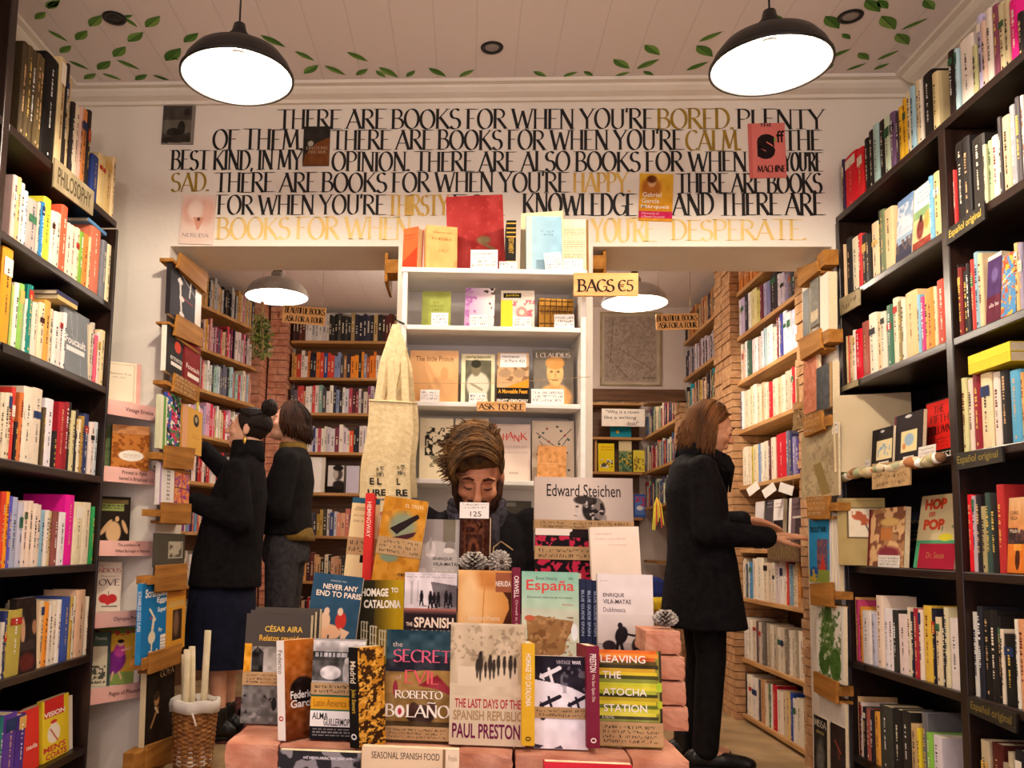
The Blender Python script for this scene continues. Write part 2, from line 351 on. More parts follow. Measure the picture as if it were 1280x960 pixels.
# painted leaf garland on the ceiling (pixel ends of each leaf, width)
LV = """60,11,73,1,.6 44,24,57,15,.9 60,38,85,52,.28 75,66,89,57,.9 95,50,109,38,.8 112,33,127,19,.7 155,22,172,34,.3 154,22,166,19,.5 182,34,200,20,.6 160,52,179,40,.55 142,71,157,58,.6 122,87,138,76,.6
86,76,111,87,.28 105,99,120,92,.7 128,92,152,100,.3 146,75,175,87,.28 169,100,184,93,.6 191,94,211,100,.3 207,76,226,60,.6 230,53,248,41,.4 214,72,224,75,.5 200,98,212,100,.4
326,44,357,59,.3 369,64,393,76,.3 380,92,398,81,.5 406,82,432,94,.3 445,94,460,86,.45 434,65,460,77,.3 470,88,482,97,.4 474,84,498,97,.35 508,96,519,88,.6 536,85,558,96,.35 574,96,593,87,.35
667,89,683,96,.4 704,96,722,90,.4 730,89,741,96,.5 767,74,787,86,.4 769,95,788,90,.35 796,86,824,74,.35 806,56,825,69,.45 804,89,817,95,.4
858,88,886,77,.32 871,57,891,71,.5 874,52,904,39,.3 898,77,908,84,.6 943,52,974,40,.3 962,18,980,34,.55 983,42,992,48,.6 1032,20,1049,36,.6 1053,42,1063,49,.7 1034,73,1064,61,.3 1073,66,1086,75,.5
1082,0,1100,15,.7 1102,20,1119,37,.55 1127,37,1160,23,.25 1121,42,1136,56,.55 1096,75,1124,63,.28 1058,88,1083,79,.28 1092,87,1112,79,.5 1155,0,1168,12,.6 1030,88,1043,80,.5 1098,0,1110,11,.6 57,9,75,0,.6"""
mb = MB(); rl = random.Random(11)
for w in LV.split():
    x0, y0, x1, y1, r = map(float, w.split(','))
    A, B = atZ(x0, y0, CZ-.0012), atZ(x1, y1, CZ-.0012)
    if A.y > YW-.1 or B.y > YW-.1: A.y = min(A.y, YW-.1); B.y = min(B.y, YW-.1)
    d = B-A; nrm = Vector((-d.y, d.x, 0)); g = rl.choice(('62923f', '74a048', '568838', '84ac54')); n = 9
    r = min(r, .42)
    up = [A+d*(i/n)+nrm*(r*.5*math.sin(PI*(i/n)**.85)) for i in range(n+1)]; dn = [A+d*(i/n)-nrm*(r*.5*math.sin(PI*(i/n)**.85)) for i in range(n+1)]
    mid = [A+d*(i/n) for i in range(n+1)]
    for i in range(n):
        mb.add([up[i], up[i+1], mid[i+1], mid[i]], [(0, 1, 2, 3)], g); mb.add([mid[i], mid[i+1], dn[i+1], dn[i]], [(0, 1, 2, 3)], {'62923f': '4c7c32', '74a048': '5a8a38', '568838': '7aa850', '84ac54': '628e40'}[g])
    dz = Vector((0, 0, -.0006)); q = nrm*.02
    mb.add([A-q+dz, B-q*.3+dz, B+q*.3+dz, A+q+dz], [(0, 1, 2, 3)], '3a602c')
mb.build('painted_leaf_garland', M['matte_print'], ceiling, label='painted green leaves')

# ------------------------------------------------------------------ back rooms
BZ, YR = 2.90, 6.9
RXL, RXR = -1.60, 1.65        # shelf fronts there
structure(MB().box(-2.7, 2.2, YB, 8.9, BZ, BZ+.1).build('ceiling', M['ceiling']))
structure(MB().box(-2.62, -2.5, YB, 8.9, 0, BZ).build('wall_left', M['wall_cool']))
structure(MB().box(1.95, 2.07, YB, 8.9, 0, BZ).build('wall_right', M['wall_cool']))
mb = MB(); mb.box(-2.5, .86, YR+.22, YR+.34, 0, BZ); mb.box(.86, 1.95, YR, YR+.12, 2.16, BZ)
structure(mb.build('wall_rear', M['wall_cool']))
structure(MB().box(.86, 1.95, 8.75, 8.87, 0, BZ).build('wall_rear', M['wall_cool']))
structure(MB().box(.74, .86, YR, 8.75, 0, BZ).build('wall_side', M['wall_cool']))
structure(MB().box(.86, 1.66, YR-.03, YR-.002, 2.15, 2.24).build('trim_4', M['brown_wood']))

# ------------------------------------------------------------------ lamps
def pendant(name, loc, R, H, cord, label, shade_mat, watts, col, group, bulb_e=30):
    e = empty(name, loc); tag(e, label, 'lamp', group)
    pr = [(R, 0), (R*.985, .012), (R*.93, H*.34), (R*.80, H*.62), (R*.58, H*.84), (R*.34, H*.95), (.036, H), (.036, H+.03), (.03, H+.035)]
    inn = [(max(r-.004, .02), z-.003) for r, z in pr[1:-2]]
    mb = MB(); mb.lathe(pr, 48); mb.build('lamp_shade', shade_mat, e, True)
    mb = MB(); mb.lathe([(R-.004, .001)]+inn, 48); mb.build('inner_enamel', M['white_enamel'], e, True, label='white enamelled inside of the shade')
    mb = MB(); mb.lathe([(R+.003, -.003), (R+.003, .006), (R-.005, .006), (R-.005, -.003)], 48, close=True); mb.build('rim', shade_mat, e, True)
    mb = MB(); mb.lathe([(R*.82, H*.50), (R*.835, H*.46), (R*.80, H*.46), (R*.80, H*.50)], 40, close=True); mb.build('shade_rib', M['white_enamel'], e, True)
    mb = MB(); mb.lathe([(.001, H+.075), (.018, H+.07), (.024, H+.045), (.034, H+.03), (.036, H), (.02, H-.05), (.018, H-.05)], 20); mb.build('socket', M['black_metal'], e, True)
    mb = MB(); mb.tube([(0, 0, H+.07), (0, 0, cord)], .0032, 8); mb.build('cord', M['black_metal'], e, True)
    bm_, ns, L, b = newmat('lit_bulb'); b.inputs['Emission Color'].default_value = (*col, 1); b.inputs['Emission Strength'].default_value = bulb_e
    mb = MB(); mb.lathe([(.001, .046), (.018, .050), (.027, .060), (.027, .07), (.016, H-.046), (.013, H-.04)], 20); mb.build('bulb', bm_, e, True)
    l = point('bulb_light', (0, 0, .0), watts, col, .028); l.parent = e; l.location = (0, 0, .012)
    l.data.use_shadow = True
    return e
pA = at(296.5, 97, 2.6); pB = at(963, 83, 2.6)
pendant('pendant_lamp', pA, .176, .108, CZ-pA.z, 'dark enamel pendant lamp hanging over the bun-haired shopper side of the room', M['black_metal'], LAMP_W, WARM, 'shop pendant lamps')
pendant('pendant_lamp', pB, .176, .108, CZ-pB.z, 'dark enamel pendant lamp hanging before the pink number-like cover on the wall', M['black_metal'], LAMP_W, WARM, 'shop pendant lamps')
M['shade_grey'] = noise_mat('grey_enamel', '8c8480', 'a49c96', 10, .4)
pC = at(346, 371, 4.75); pD = at(793, 379, 4.75)
pendant('pendant_lamp', pC, .178, .105, BZ-pC.z, 'grey pendant lamp glowing cool white above the hanging dried bunch', M['shade_grey'], 11, COOLW, 'back room pendant lamps', 12)
pendant('pendant_lamp', pD, .178, .105, BZ-pD.z, 'pendant lamp of the back room in front of the framed map', M['shade_grey'], BACK_W, NEUT, 'back room pendant lamps')
# recessed spots
for x, y, lab in ((615, 59, 'recessed ceiling spot with dark rim between the two shop pendants'), (143, 22, 'dark empty recessed spot among painted leaves nearest the tall old volumes'), (1063, 20, 'grey recessed ceiling spot among painted leaves near the cornice corner')):
    p = atZ(x, y, CZ); e = empty('recessed_spotlight', (p.x, p.y, CZ)); tag(e, lab, 'ceiling light', 'recessed ceiling spots')
    mb = MB(); mb.lathe([(.046, -.001), (.044, -.006), (.030, -.005), (.028, -.001)], 28); mb.build('rim', M['black_metal'], e, True)
    mb = MB(); mb.lathe([(.029, -.002), (.02, -.004), (.0005, -.0045)], 24); mb.build('lens', M['shade_grey'] if x != 143 else M['black_metal'], e, True)

# ================================================================== dark bookcases along both side walls
LZS = [2.293, 1.944, 1.600, 1.239, .892, .540, .190]
RZS = [2.410, 2.050, 1.688, 1.322, .955, .583, .220]
def dark_case(name, label, xf, xb, y0, y1, ydiv, zs, top, endz=None):
    e = empty(name, ((xf+xb)/2, (y0+y1)/2, 0)); tag(e, label, 'bookcase')
    cx, cy = e.location.x, e.location.y; s = 1 if xf > xb else -1
    X0, X1 = min(xf, xb)-cx, max(xf, xb)-cx
    inb = xb+s*.02-cx
    mb = MB(); mb.box(min(xb-cx, inb), max(xb-cx, inb), y0-cy, y1-cy, 0, zs[0]-.03); mb.build('back_panel', M['dark_wood_v'], e)
    for y, n in ((y1, 'side_panel'), (y0+.03, 'side_panel')):
        tk = .016 if y == y1 and endz else .03
        mb = MB(); mb.box(X0, X1, y-tk-cy, y-cy, 0, endz if (y == y1 and endz) else top); bevel(mb.build(n, M['dark_wood_v'], e), .003)
    for yd in ydiv:
        mb = MB(); mb.box(X0, X1, yd-.02-cy, yd+.02-cy, 0, top if endz else zs[0]-.0285); bevel(mb.build('divider', M['dark_wood_v'], e), .003)
    ys = [y0+.03]+list(ydiv)+[y1-(.016 if endz else .03)]
    for z in zs:
        for k in range(len(ys)-1):
            a = ys[k]+(.02 if k else 0); b_ = ys[k+1]-(.02 if k < len(ys)-2 else 0)
            if z == zs[0] and not endz: a, b_ = (ys[k] if k else y0), (ys[k+1]-.0005 if k < len(ys)-2 else y1)
            mb = MB(); xi, xo = (inb, xf-cx-s*.002); mb.box(min(xi, xo), max(xi, xo), a-cy, b_-cy, z-.028, z); bevel(mb.build('shelf', M['dark_wood'], e), .004)
    return e
dark_case('bookcase', 'tall dark wooden bookcase beside the pink corner ledges', XL, WL+.02, 1.55, 3.44, (2.545,), LZS, 2.72, 2.262)
dark_case('bookcase', 'tall dark wooden bookcase with the black lettered shelf signs', XR, WR-.02, 1.65, YW-.005, (2.86,), RZS, RZS[0]-.0285)

cs = bpy.data.objects['bookcase']
MB().box(-.19, .195, 1.55-2.485, 2.565-2.485, 2.7205, 2.742).build('top_board', M['dark_wood'], cs)
ORD = 'first second third fourth fifth sixth seventh eighth ninth tenth eleventh twelfth thirteenth fourteenth fifteenth sixteenth seventeenth eighteenth nineteenth twentieth'.split()
def cname(h):
    r, g, b = srgb(h); mx, mn = max(r, g, b), min(r, g, b); l = (mx+mn)/2; sat = 0 if mx == mn else (mx-mn)/mx
    import colorsys
    H = colorsys.rgb_to_hsv(r, g, b)[0]*360
    if mx < .24: return 'black'
    if sat < .13: return 'white' if mn > .83 else 'pale grey' if mn > .62 else 'grey' if mn > .38 else 'dark grey'
    if H < 16 or H > 345:
        if sat < .28: return 'pale pink'
        return 'red' if mx > .62 else 'dark red' if mx > .35 else 'dark brown'
    if H < 42:
        if mx > .85: return ('cream' if sat < .34 else 'tan' if sat < .5 else 'orange')
        return 'tan' if mx > .68 and sat < .6 else 'orange' if mx > .8 else 'brown' if mx > .36 else 'dark brown'
    if H < 70: return ('cream' if sat < .36 and mx > .72 else 'yellow' if mx > .75 and sat > .4 else 'olive')
    if H < 165: return 'pale green' if mx > .75 and sat < .35 else 'green' if mx > .35 else 'dark green'
    if H < 200: return 'pale blue' if mx > .7 and sat < .4 else 'teal'
    if H < 255: return 'pale blue' if mx > .7 and sat < .4 else 'blue' if mx > .45 else 'navy'
    if H < 300: return 'lilac' if mx > .7 and sat < .35 else 'purple'
    return 'magenta' if sat > .55 and mx > .6 else 'pale pink' if mx > .7 else 'plum'
LIGHTC = {'white', 'cream', 'tan', 'yellow', 'pale pink', 'pale grey', 'pale green', 'pale blue', 'lilac', 'orange'}
rb = random.Random(21)
def spine_book(t, d, h, color, loc, rz, lean=0, print_=True, name='book', mat='cover', lettered=None):
    """closed book standing on its tail, spine towards its own -Y; cover (root) > pages, spine_lettering"""
    x = t/2; y0, y1 = 0, d; c = min(.0025, t*.16); r = min(.006, t*.3)
    mb = MB(); B = []
    outer = [(-x, y1), (-x, y0+r), (-x*.78, y0+r*.35), (-x*.36, y0), (x*.36, y0), (x*.78, y0+r*.35), (x, y0+r), (x, y1)]
    inner = [(x-c, y1), (x-c, y0+r+.001), (-x+c, y0+r+.001), (-x+c, y1)]
    pts = outer+inner; n = len(pts)
    vs = [(px, py, 0) for px, py in pts]+[(px, py, h) for px, py in pts]
    fs = [(i, (i+1) % n, n+(i+1) % n, n+i) for i in range(n)]
    # caps as quads between outer and inner outline
    q = [(0, 1, 10, 11), (1, 2, 5, 6), (2, 3, 4, 5), (1, 6, 9, 10), (6, 7, 8, 9)]
    fs += [f[::-1] for f in q]+[tuple(n+i for i in f) for f in q]
    fs = [f[::-1] for f in fs[:n]]+fs[n:]
    fs = [f[::-1] for f in fs]
    mb.add(vs, fs)
    o = mb.build(name, M[mat], None, False, color)
    o.location = loc; o.rotation_euler = (0, lean, rz)
    g = min(.004, h*.02)
    pm = MB(); pm.box(-x+c+.0002, x-c-.0002, y0+r+.0012, y1-.004, g, h-g); pm.build('pages', M['pages'], o)
    if print_ and t > .007:
        lightc = cname(color) in LIGHTC
        ink = rb.choice(('2a2220', '6a2018', '1c2a4a', '3a3028')) if lightc else rb.choice(('f0e6d0', 'e0c060', 'f0f0f0', 'd8b080'))
        sm = MB(); yy = -.0006; st = rb.random(); W = t*.5
        P = lambda u, z: (z, yy, u)      # text runs along the spine
        if st < .22:
            bz = h*rb.uniform(.55, .8); bh = h*rb.uniform(.08, .2); bc = rb.choice(('b03028', '26365e', '221c1a', 'd8b060', 'f0e8d8', '3a6a4a'))
            sm.add([(-x*.80, yy+.0001, bz), (x*.80, yy+.0001, bz), (x*.80, yy+.0001, bz+bh), (-x*.80, yy+.0001, bz+bh)], [(0, 1, 2, 3)], bc)
        z0 = h*rb.uniform(.22, .34); z1 = h*rb.uniform(.74, .9)
        hh = min(.011, t*.52)
        def line(za, zb, H):
            z = za
            while z < zb:
                w = H*rb.uniform(.35, .7)
                if rb.random() < .16: z += H*.6; continue
                sm.add([(-H/2*.9, yy, z+w), (-H/2*.9, yy, z), (H/2*.9, yy, z), (H/2*.9, yy, z+w)], [(0, 1, 2, 3)], ink) if rb.random() < .55 else \
                    sm.add([(-H/2*.9, yy, z+w*.6), (-H/2*.9, yy, z), (H/4, yy, z), (H/4, yy, z+w*.6)], [(0, 1, 2, 3)], ink)
                z += w+H*.22
        line(z0, z0+(z1-z0)*.45, hh*.8); line(z0+(z1-z0)*.55, z1, hh)
        if rb.random() < .5: sm.add([(-hh*.3, yy, h*.06), (hh*.3, yy, h*.06), (hh*.3, yy, h*.06+hh*.8), (-hh*.3, yy, h*.06+hh*.8)], [(0, 1, 2, 3)], ink)
        sm.build('spine_lettering', M['ink'], o)
    return o

def shelf_row(side, z, crop, items, where, group, xplane=None, name='book', hmax=.33, dep=(.12, .17), ylim=None):
    """items: 'x0,x1,ytop,color;' in the pixels of a magnified view crop=(ox, oy, scale, ymid); spines stand at the case front"""
    ox, oy, sc, ym = crop; out = []
    xp = xplane if xplane is not None else (XL-.018 if side < 0 else XR+.018)
    for it in items.replace('\n', '').split(';'):
        if not it.strip(): continue
        a = it.strip().split(','); x0, x1, yt = map(float, a[:3]); c = a[3]
        px0, px1, pyt = ox+x0/sc, ox+x1/sc, oy+yt/sc
        # heights: read at the middle of the book
        Ya = atX(px0, 500, xp).y; Yb = atX(px1, 500, xp).y
        pb = atX((px0+px1)/2, pyt, xp)
        # correct columns for the tilt of verticals: follow the column down to mid book
        h = pb.z-z
        for _ in range(2):
            def colY(px):
                # pixel row of this book's middle
                lo = atX(px, pyt, xp); k = .5
                best = None
                yy = pyt
                for t in range(40):
                    p = atX(px, yy, xp)
                    if p.z <= z+h*.5: best = p; break
                    yy += 3
                return (best or p).y
            Ya, Yb = colY(px0), colY(px1)
        t = abs(Ya-Yb); yc = (Ya+Yb)/2
        h = max(.13, min(h, hmax, .31 if 'top shelf' not in where else 1)); out.append([yc, t, h, c])
    out.sort(key=lambda r: -r[0] if side < 0 else -r[0])
    # left case: photo order left->right is near->far; right case: far->near
    order = sorted(out, key=lambda r: r[0] if side < 0 else -r[0])
    # resolve overlaps and keep inside the bay
    res = []; prev = None
    if ylim is None: ylim = (2.57, 3.422) if side < 0 else ((2.885, 3.66) if 'wall-side' in where else (1.7, 2.835))
    start, stop = (ylim[0], ylim[1]) if side < 0 else (-ylim[1], -ylim[0])
    prev = start
    for yc, t, h, c in order:
        s = 1 if side < 0 else -1
        lo, hi = yc*s-t/2, yc*s+t/2
        if prev is not None and lo < prev+.0006: lo = prev+.0006
        if hi-lo < .006: hi = lo+.006
        hi = min(hi, stop)
        if hi-lo < .005: continue
        prev = hi; res.append((s*(lo+hi)/2, hi-lo-.0008, h, c))
    names = [cname(r[3]) for r in res]; tot = {n: names.count(n) for n in names}; seen = {}
    for (yc, t, h, c), n in zip(res, names):
        seen[n] = seen.get(n, 0)+1
        size = 'thick ' if t > .042 else 'slim ' if t < .014 else ''
        if tot[n] == 1: lab = f'{size}{n} book, the only {n} spine on {where}'
        else: lab = f'{size}{n} book, {ORD[seen[n]-1]} {n} spine from left, {where}'
        o = spine_book(t, rb.uniform(*dep) if h < .27 else .2, h, c, (xp+rb.uniform(-.004, .004)*1, yc, z+.0003), PI/2 if side < 0 else -PI/2, name=name)
        tag(o, lab, 'book', group)
    return res
LA = 'the bookcase by the pink ledges'
lrow = lambda k, crop, items, nm, **kw: shelf_row(-1, LZS[k], crop, items, f'{nm} shelf, pink-ledge bookcase', f'books on the {nm} shelf of the bookcase by the pink ledges', **kw)
lrow(0, (0, 0, 4, 500), """112,133,195,4a3c28;133,155,215,54442c;155,175,235,4e4028;175,195,255,5a4a2e;195,216,272,6a5a36;217,285,268,15110f;288,318,275,d8c290;318,335,300,2c221c;338,352,375,d0b888;
352,366,500,2a2220;366,392,520,e6d6bc;392,406,522,d8b0a0;406,432,535,d88848;432,450,540,2c2420;455,488,775,2f3f7c;490,526,770,e8cf94;528,560,785,e0c080;560,598,790,f0d4a0""", 'top', hmax=.45, dep=(.16, .2))
lrow(1, (0, 230, 4, 400), """62,82,-50,e6c6bc;82,104,-40,e9b980;104,124,-10,efe3d0;124,142,30,bfe0e6;142,188,75,b3a79f;188,200,85,cfc4b4;200,217,85,2f7fb5;217,254,64,ece23f;254,272,130,efe3d3;272,298,140,e9dcc8;
298,330,102,f0603f;330,345,190,eed9bf;345,372,205,efd9c4;372,392,215,efe5c0;392,412,235,7da83a;412,440,248,f08a3a;440,452,260,d9cfa0;452,506,200,d8785a;506,530,280,7d7f86;530,553,300,f0dfb4""", 'second')
lrow(2, (0, 230, 4, 700), """2,56,312,f2a024;58,68,500,b7d06a;70,90,490,f4efe6;90,118,495,8ec25a;118,130,570,dfe8d8;130,160,500,0f7a70;162,190,590,f3dcc8;190,218,590,efdcb8;218,250,580,e2a54a;250,268,620,d9c7a0;268,292,635,e9e6dc;
292,312,640,f0d8cf;312,328,640,f4ede4;446,458,700,d8c8a8;458,472,690,cfc2b4;472,484,755,e8607a;484,500,740,f0dcd0;500,528,730,efd9a8""", 'third')
lrow(3, (0, 460, 3.69, 300), """0,15,110,f0e0c0;15,33,112,f3e5cb;33,52,112,ead9b5;52,72,85,d23c33;72,84,270,2a2024;84,106,110,d9793f;106,150,85,f3e6cf;150,195,92,e6d5bf;195,206,180,55452c;206,245,140,f4ecf2;245,262,290,241c1c;262,292,155,a8202a;292,312,155,8c1c26;
312,328,155,23201f;328,345,195,d9cf9a;345,358,190,2f2a2a;358,372,235,f0e4c6;372,388,220,b08a48;388,412,210,303a66;412,432,250,f2e0d4;432,450,248,cfd8df""", 'fourth')
lrow(4, (0, 460, 3.69, 760), """0,18,570,e0442c;18,38,570,f4a224;38,55,590,5a54b8;55,82,595,aeb6d2;82,104,620,c9c6d6;104,124,615,efdcd0;124,146,612,eed6c2;146,168,625,f0dccb;168,190,630,eed9c8;190,204,655,8fb4c8;204,222,655,efe0d2;222,240,660,d8c48c;
240,266,660,8a4c46;266,300,665,f4ecee;300,345,585,e61a9a;345,385,618,f0e2bd;385,420,620,eadcc0;422,450,640,2f9a54""", 'fifth')
lrow(5, (0, 700, 3.69, 400), """0,14,290,e0d8c4;14,32,240,2e3568;32,98,232,b9a84c;182,200,190,ead0a8;200,222,195,f29a35;222,240,205,e8dccb;240,262,190,efe3cf;262,280,185,f0e8e0;280,318,172,38509a;318,334,170,c2a24c;334,350,170,f0ead8;350,390,140,e8c0a0;398,412,170,e9dcc4""", 'sixth')
lrow(6, (0, 700, 3.69, 850), """2,16,730,2a7a74;18,80,712,5a3a9a;82,122,716,4b2f86""", 'lowest')
o_ = spine_book(.085, .2, .30, '33302c', (XL-.02, 2.50, 2.7425), PI/2); tag(o_, 'very big dark grey volume on the highest board of the pink-ledge bookcase', 'book')
RA = 'the bookcase with lettered signs'
def rrow(k, crop, items, nm, bay, **kw): shelf_row(1, RZS[k], crop, items, f'{nm} shelf, {bay} bay, sign-bearing bookcase', f'books on the {nm} shelf of the {bay} bay of the sign-bearing bookcase', **kw)
c5, c6, c7, c8 = (1030, 0, 4, 500), (1030, 230, 3.84, 500), (1030, 470, 3.84, 500), (1030, 700, 3.692, 500)
rrow(0, c5, """52,100,815,4a3058;105,165,770,e8202f;168,198,740,e62a30;202,222,690,2a2420;222,245,650,30282a;245,272,620,b8dcd8;272,298,600,2b2622;298,328,580,d8ecd0;328,352,560,7a5a80;352,370,560,4a3c44;370,392,530,f0c030;392,410,490,e8b428;410,432,455,f2e2b8;
432,455,430,a8d0e0;455,478,400,ecd9b0;478,492,400,f2e6d0;492,542,360,201c1a;542,570,360,ecd8a0""", 'top', 'wall-side', hmax=.34)
rrow(0, c5, """600,652,262,2a1c1a;655,670,240,bfe0e8;672,738,185,f3e9dd;738,762,225,c9c890;762,786,70,c4bce0;788,812,100,e2c2ae;812,838,40,eadfd0;838,866,20,8a4a60;866,898,10,d8cca0;900,922,0,c8b890;925,966,-10,f0208a;968,998,120,2b2526""", 'top', 'window-side', hmax=.34)
rrow(1, c6, """80,102,295,eac79a;102,128,258,2c2a2c;128,160,255,f0e6c8;160,178,238,d8403f;178,202,240,2f2a2b;202,225,242,26221f;225,258,183,ecd0a8;258,270,125,3b3a34;270,292,122,6f7a58;292,333,115,edc596;506,524,-40,6fa8c8;524,556,-60,e8c48a;556,572,-70,f0c8b8""", 'second', 'wall-side')
rrow(1, c5, """640,655,850,e04040;655,698,705,22201f;700,732,680,252020;735,798,680,2b2724;800,814,720,cfc8a8;815,834,700,a8c890;835,868,675,ece0c8;870,888,580,3a3538;890,928,575,d8b894;930,958,520,9a9aa0;960,984,480,4a4448;985,1000,470,e0d8d0""", 'second', 'window-side')
rrow(2, c6, """85,102,740,d9c28e;102,118,730,e0483c;118,140,728,e8c898;140,152,700,f0e8dc;152,182,698,d8182f;182,215,660,a05040;215,250,620,f0e6cf;250,275,620,ebc89a;275,298,612,e6dcc8;298,325,580,3a6a50;325,350,545,f0dfc0;350,372,560,8a7a50;372,388,550,e8dcc8;388,445,515,ecc58f;
445,458,530,8fc0d8;458,478,540,c0407a;478,495,525,d8a850;495,530,498,e0903c;530,542,490,f0d8b0;542,588,455,b8402a""", 'third', 'wall-side')
rrow(2, c6, """622,645,390,2a2224;645,665,400,7a2a28;665,690,415,241f20;690,703,380,2a2325;703,720,360,d84038;720,743,325,8fb0c0;745,765,330,e0c89a;918,938,280,e0b878;938,960,280,9a90a8""", 'third', 'window-side')
rrow(3, c7, """655,688,10,d8d49a;690,713,15,f0dccb;715,753,-20,8a1c2a;755,808,-15,f2dcb0;810,845,-20,f0e4d8;847,890,-30,1c1a1c;892,942,-30,5aa8d0;945,960,-20,e0a860""", 'fourth', 'window-side')
rrow(4, c7, """670,712,570,e8202f;714,730,575,c8b8c0;730,752,570,2a2428;755,778,625,b8a878;780,804,560,3a5048;805,830,565,24201f;832,864,520,b83030""", 'fifth', 'window-side')
rrow(5, c8, """124,138,170,e8b070;140,160,185,d04878;160,172,215,e89a3a;172,215,235,f4eae6;215,238,250,c8c8e0;240,270,165,f2dcc8;270,298,225,f0e6ea;300,312,225,f2e8e8;312,336,232,33302a;337,384,252,f0dcd8;385,398,220,eadcc0;398,415,240,242434;415,438,225,a82838;440,455,230,f0e0d0;
455,494,212,e8c04a;495,514,225,1e1c30;515,540,265,ecd8b0;540,556,262,1f1c1c;556,574,220,e2d8b0;575,625,270,f2e6e4""", 'sixth', 'wall-side')
rrow(5, c8, """668,708,240,e2e0d8;710,733,215,2a2a34;735,768,232,1c1918;768,800,232,221e1d;800,812,260,201c1a;812,828,320,f0e0c8;830,883,345,181616;885,900,275,f0ecdc;900,925,275,eaa878""", 'sixth', 'window-side')
rrow(6, c8, """100,133,615,ecc48c;135,150,650,6a1c20;150,175,655,f0dcd0;175,194,680,2a2226;195,213,690,a85a50;215,230,695,2b2428;230,258,705,e8a848;258,316,675,3a3a34;318,358,690,221f1e;360,398,700,2a2623;400,430,760,c8a878;432,446,780,e8d030;447,472,705,6a6a70;474,498,800,8ac84a;500,538,815,eae0e8""", 'lowest', 'wall-side')
rrow(6, c8, """730,768,835,c8b898;770,823,850,5a2420;825,853,940,b0a088;855,878,890,c8b898;880,920,880,2a2628""", 'lowest', 'window-side')

# ================================================================== books shown face out
def vnoise(ny, nx, cells, seed):
    cells = int(cells); r = np.random.RandomState(seed); cy, cx = max(2, int(cells*ny/max(nx, 1)))+2, cells+2
    g = r.rand(cy, cx); y = np.linspace(0, cy-1.001, ny); x = np.linspace(0, cx-1.001, nx)
    yi, xi = y.astype(int), x.astype(int); fy, fx = (y-yi)[:, None], (x-xi)[None, :]
    fy, fx = fy*fy*(3-2*fy), fx*fx*(3-2*fx)
    return (g[yi][:, xi]*(1-fy)*(1-fx)+g[yi+1][:, xi]*fy*(1-fx)+g[yi][:, xi+1]*(1-fy)*fx+g[yi+1][:, xi+1]*fy*fx)
class Cv:
    """a small printed picture: colours on a grid, u to the right, v downwards, both 0..1"""
    def __init__(s, nx, ny, base): s.nx, s.ny = nx, ny; s.V, s.U = np.mgrid[0:1:ny*1j, 0:1:nx*1j]; s.a = np.ones((ny, nx, 3))*np.array(srgb(base)); s.asp = ny/nx; s.k = 0
    def mix(s, mask, col): mk = np.clip(mask, 0, 1)[..., None]; s.a = s.a*(1-mk)+np.array(srgb(col))*mk; return s
    def rect(s, u0, v0, u1, v1, col, al=1): return s.mix(((s.U >= u0) & (s.U <= u1) & (s.V >= v0) & (s.V <= v1))*al, col)
    def grad(s, u0, v0, u1, v1, c0, c1, horiz=False):
        k = (s.U-u0)/(u1-u0) if horiz else (s.V-v0)/(v1-v0); mk = (s.U >= u0) & (s.U <= u1) & (s.V >= v0) & (s.V <= v1)
        c = np.array(srgb(c0))*(1-np.clip(k, 0, 1))[..., None]+np.array(srgb(c1))*np.clip(k, 0, 1)[..., None]; s.a = np.where(mk[..., None], c, s.a); return s
    def ell(s, u, v, ru, rv, col, soft=.15, rot=0, al=1):
        du, dv = s.U-u, (s.V-v)*s.asp; c, n = math.cos(rot), math.sin(rot)
        d = np.sqrt(((du*c+dv*n)/ru)**2+((dv*c-du*n)/(rv*s.asp))**2); return s.mix(np.clip((1+soft/2-d)/max(soft, 1e-3), 0, 1)*al, col)
    def poly(s, pts, col, al=1):
        ins = np.zeros(s.U.shape, bool); n = len(pts)
        for i in range(n):
            (x1, y1), (x2, y2) = pts[i], pts[(i+1) % n]
            if y1 == y2: continue
            ins ^= ((y1 > s.V) != (y2 > s.V)) & (s.U < (x2-x1)*(s.V-y1)/(y2-y1)+x1)
        return s.mix(ins*al, col)
    def line(s, u0, v0, u1, v1, w, col):
        du, dv = u1-u0, (v1-v0)*s.asp; L = math.hypot(du, dv) or 1; k = np.clip(((s.U-u0)*du+(s.V-v0)*s.asp*dv)/L**2, 0, 1)
        d = np.hypot(s.U-u0-k*du, (s.V-v0)*s.asp-k*dv); return s.mix(d < w/2, col)
    def noise(s, cells, amt, u0=0, v0=0, u1=1, v1=1):
        s.k += 1; n = (vnoise(s.ny, s.nx, cells, s.k*17+s.nx)-.5)*amt; mk = (s.U >= u0) & (s.U <= u1) & (s.V >= v0) & (s.V <= v1)
        s.a = np.clip(s.a+(n*mk)[..., None], 0, 1); return s
    def blot(s, cells, thr, col, u0=0, v0=0, u1=1, v1=1, al=1):
        s.k += 1; n = .62*vnoise(s.ny, s.nx, cells, s.k*31+s.ny)+.38*vnoise(s.ny, s.nx, cells*2.3, s.k*37+s.ny); return s.mix(np.clip((n-thr)*14+.5, 0, 1)*((s.U >= u0) & (s.U <= u1) & (s.V >= v0) & (s.V <= v1))*al, col)
    def lines(s, u0, v0, u1, v1, n, col, fill=.45, seed=1):
        """n lines of print too small to read"""
        r = random.Random(seed); H = (v1-v0)/n
        for i in range(n):
            u = u0
            while u < u1:
                w = r.uniform(.04, .12)*(1 if u1-u0 > .4 else .6); s.rect(u, v0+i*H, min(u+w, u1), v0+i*H+H*fill, col, .75); u += w+.025
        return s
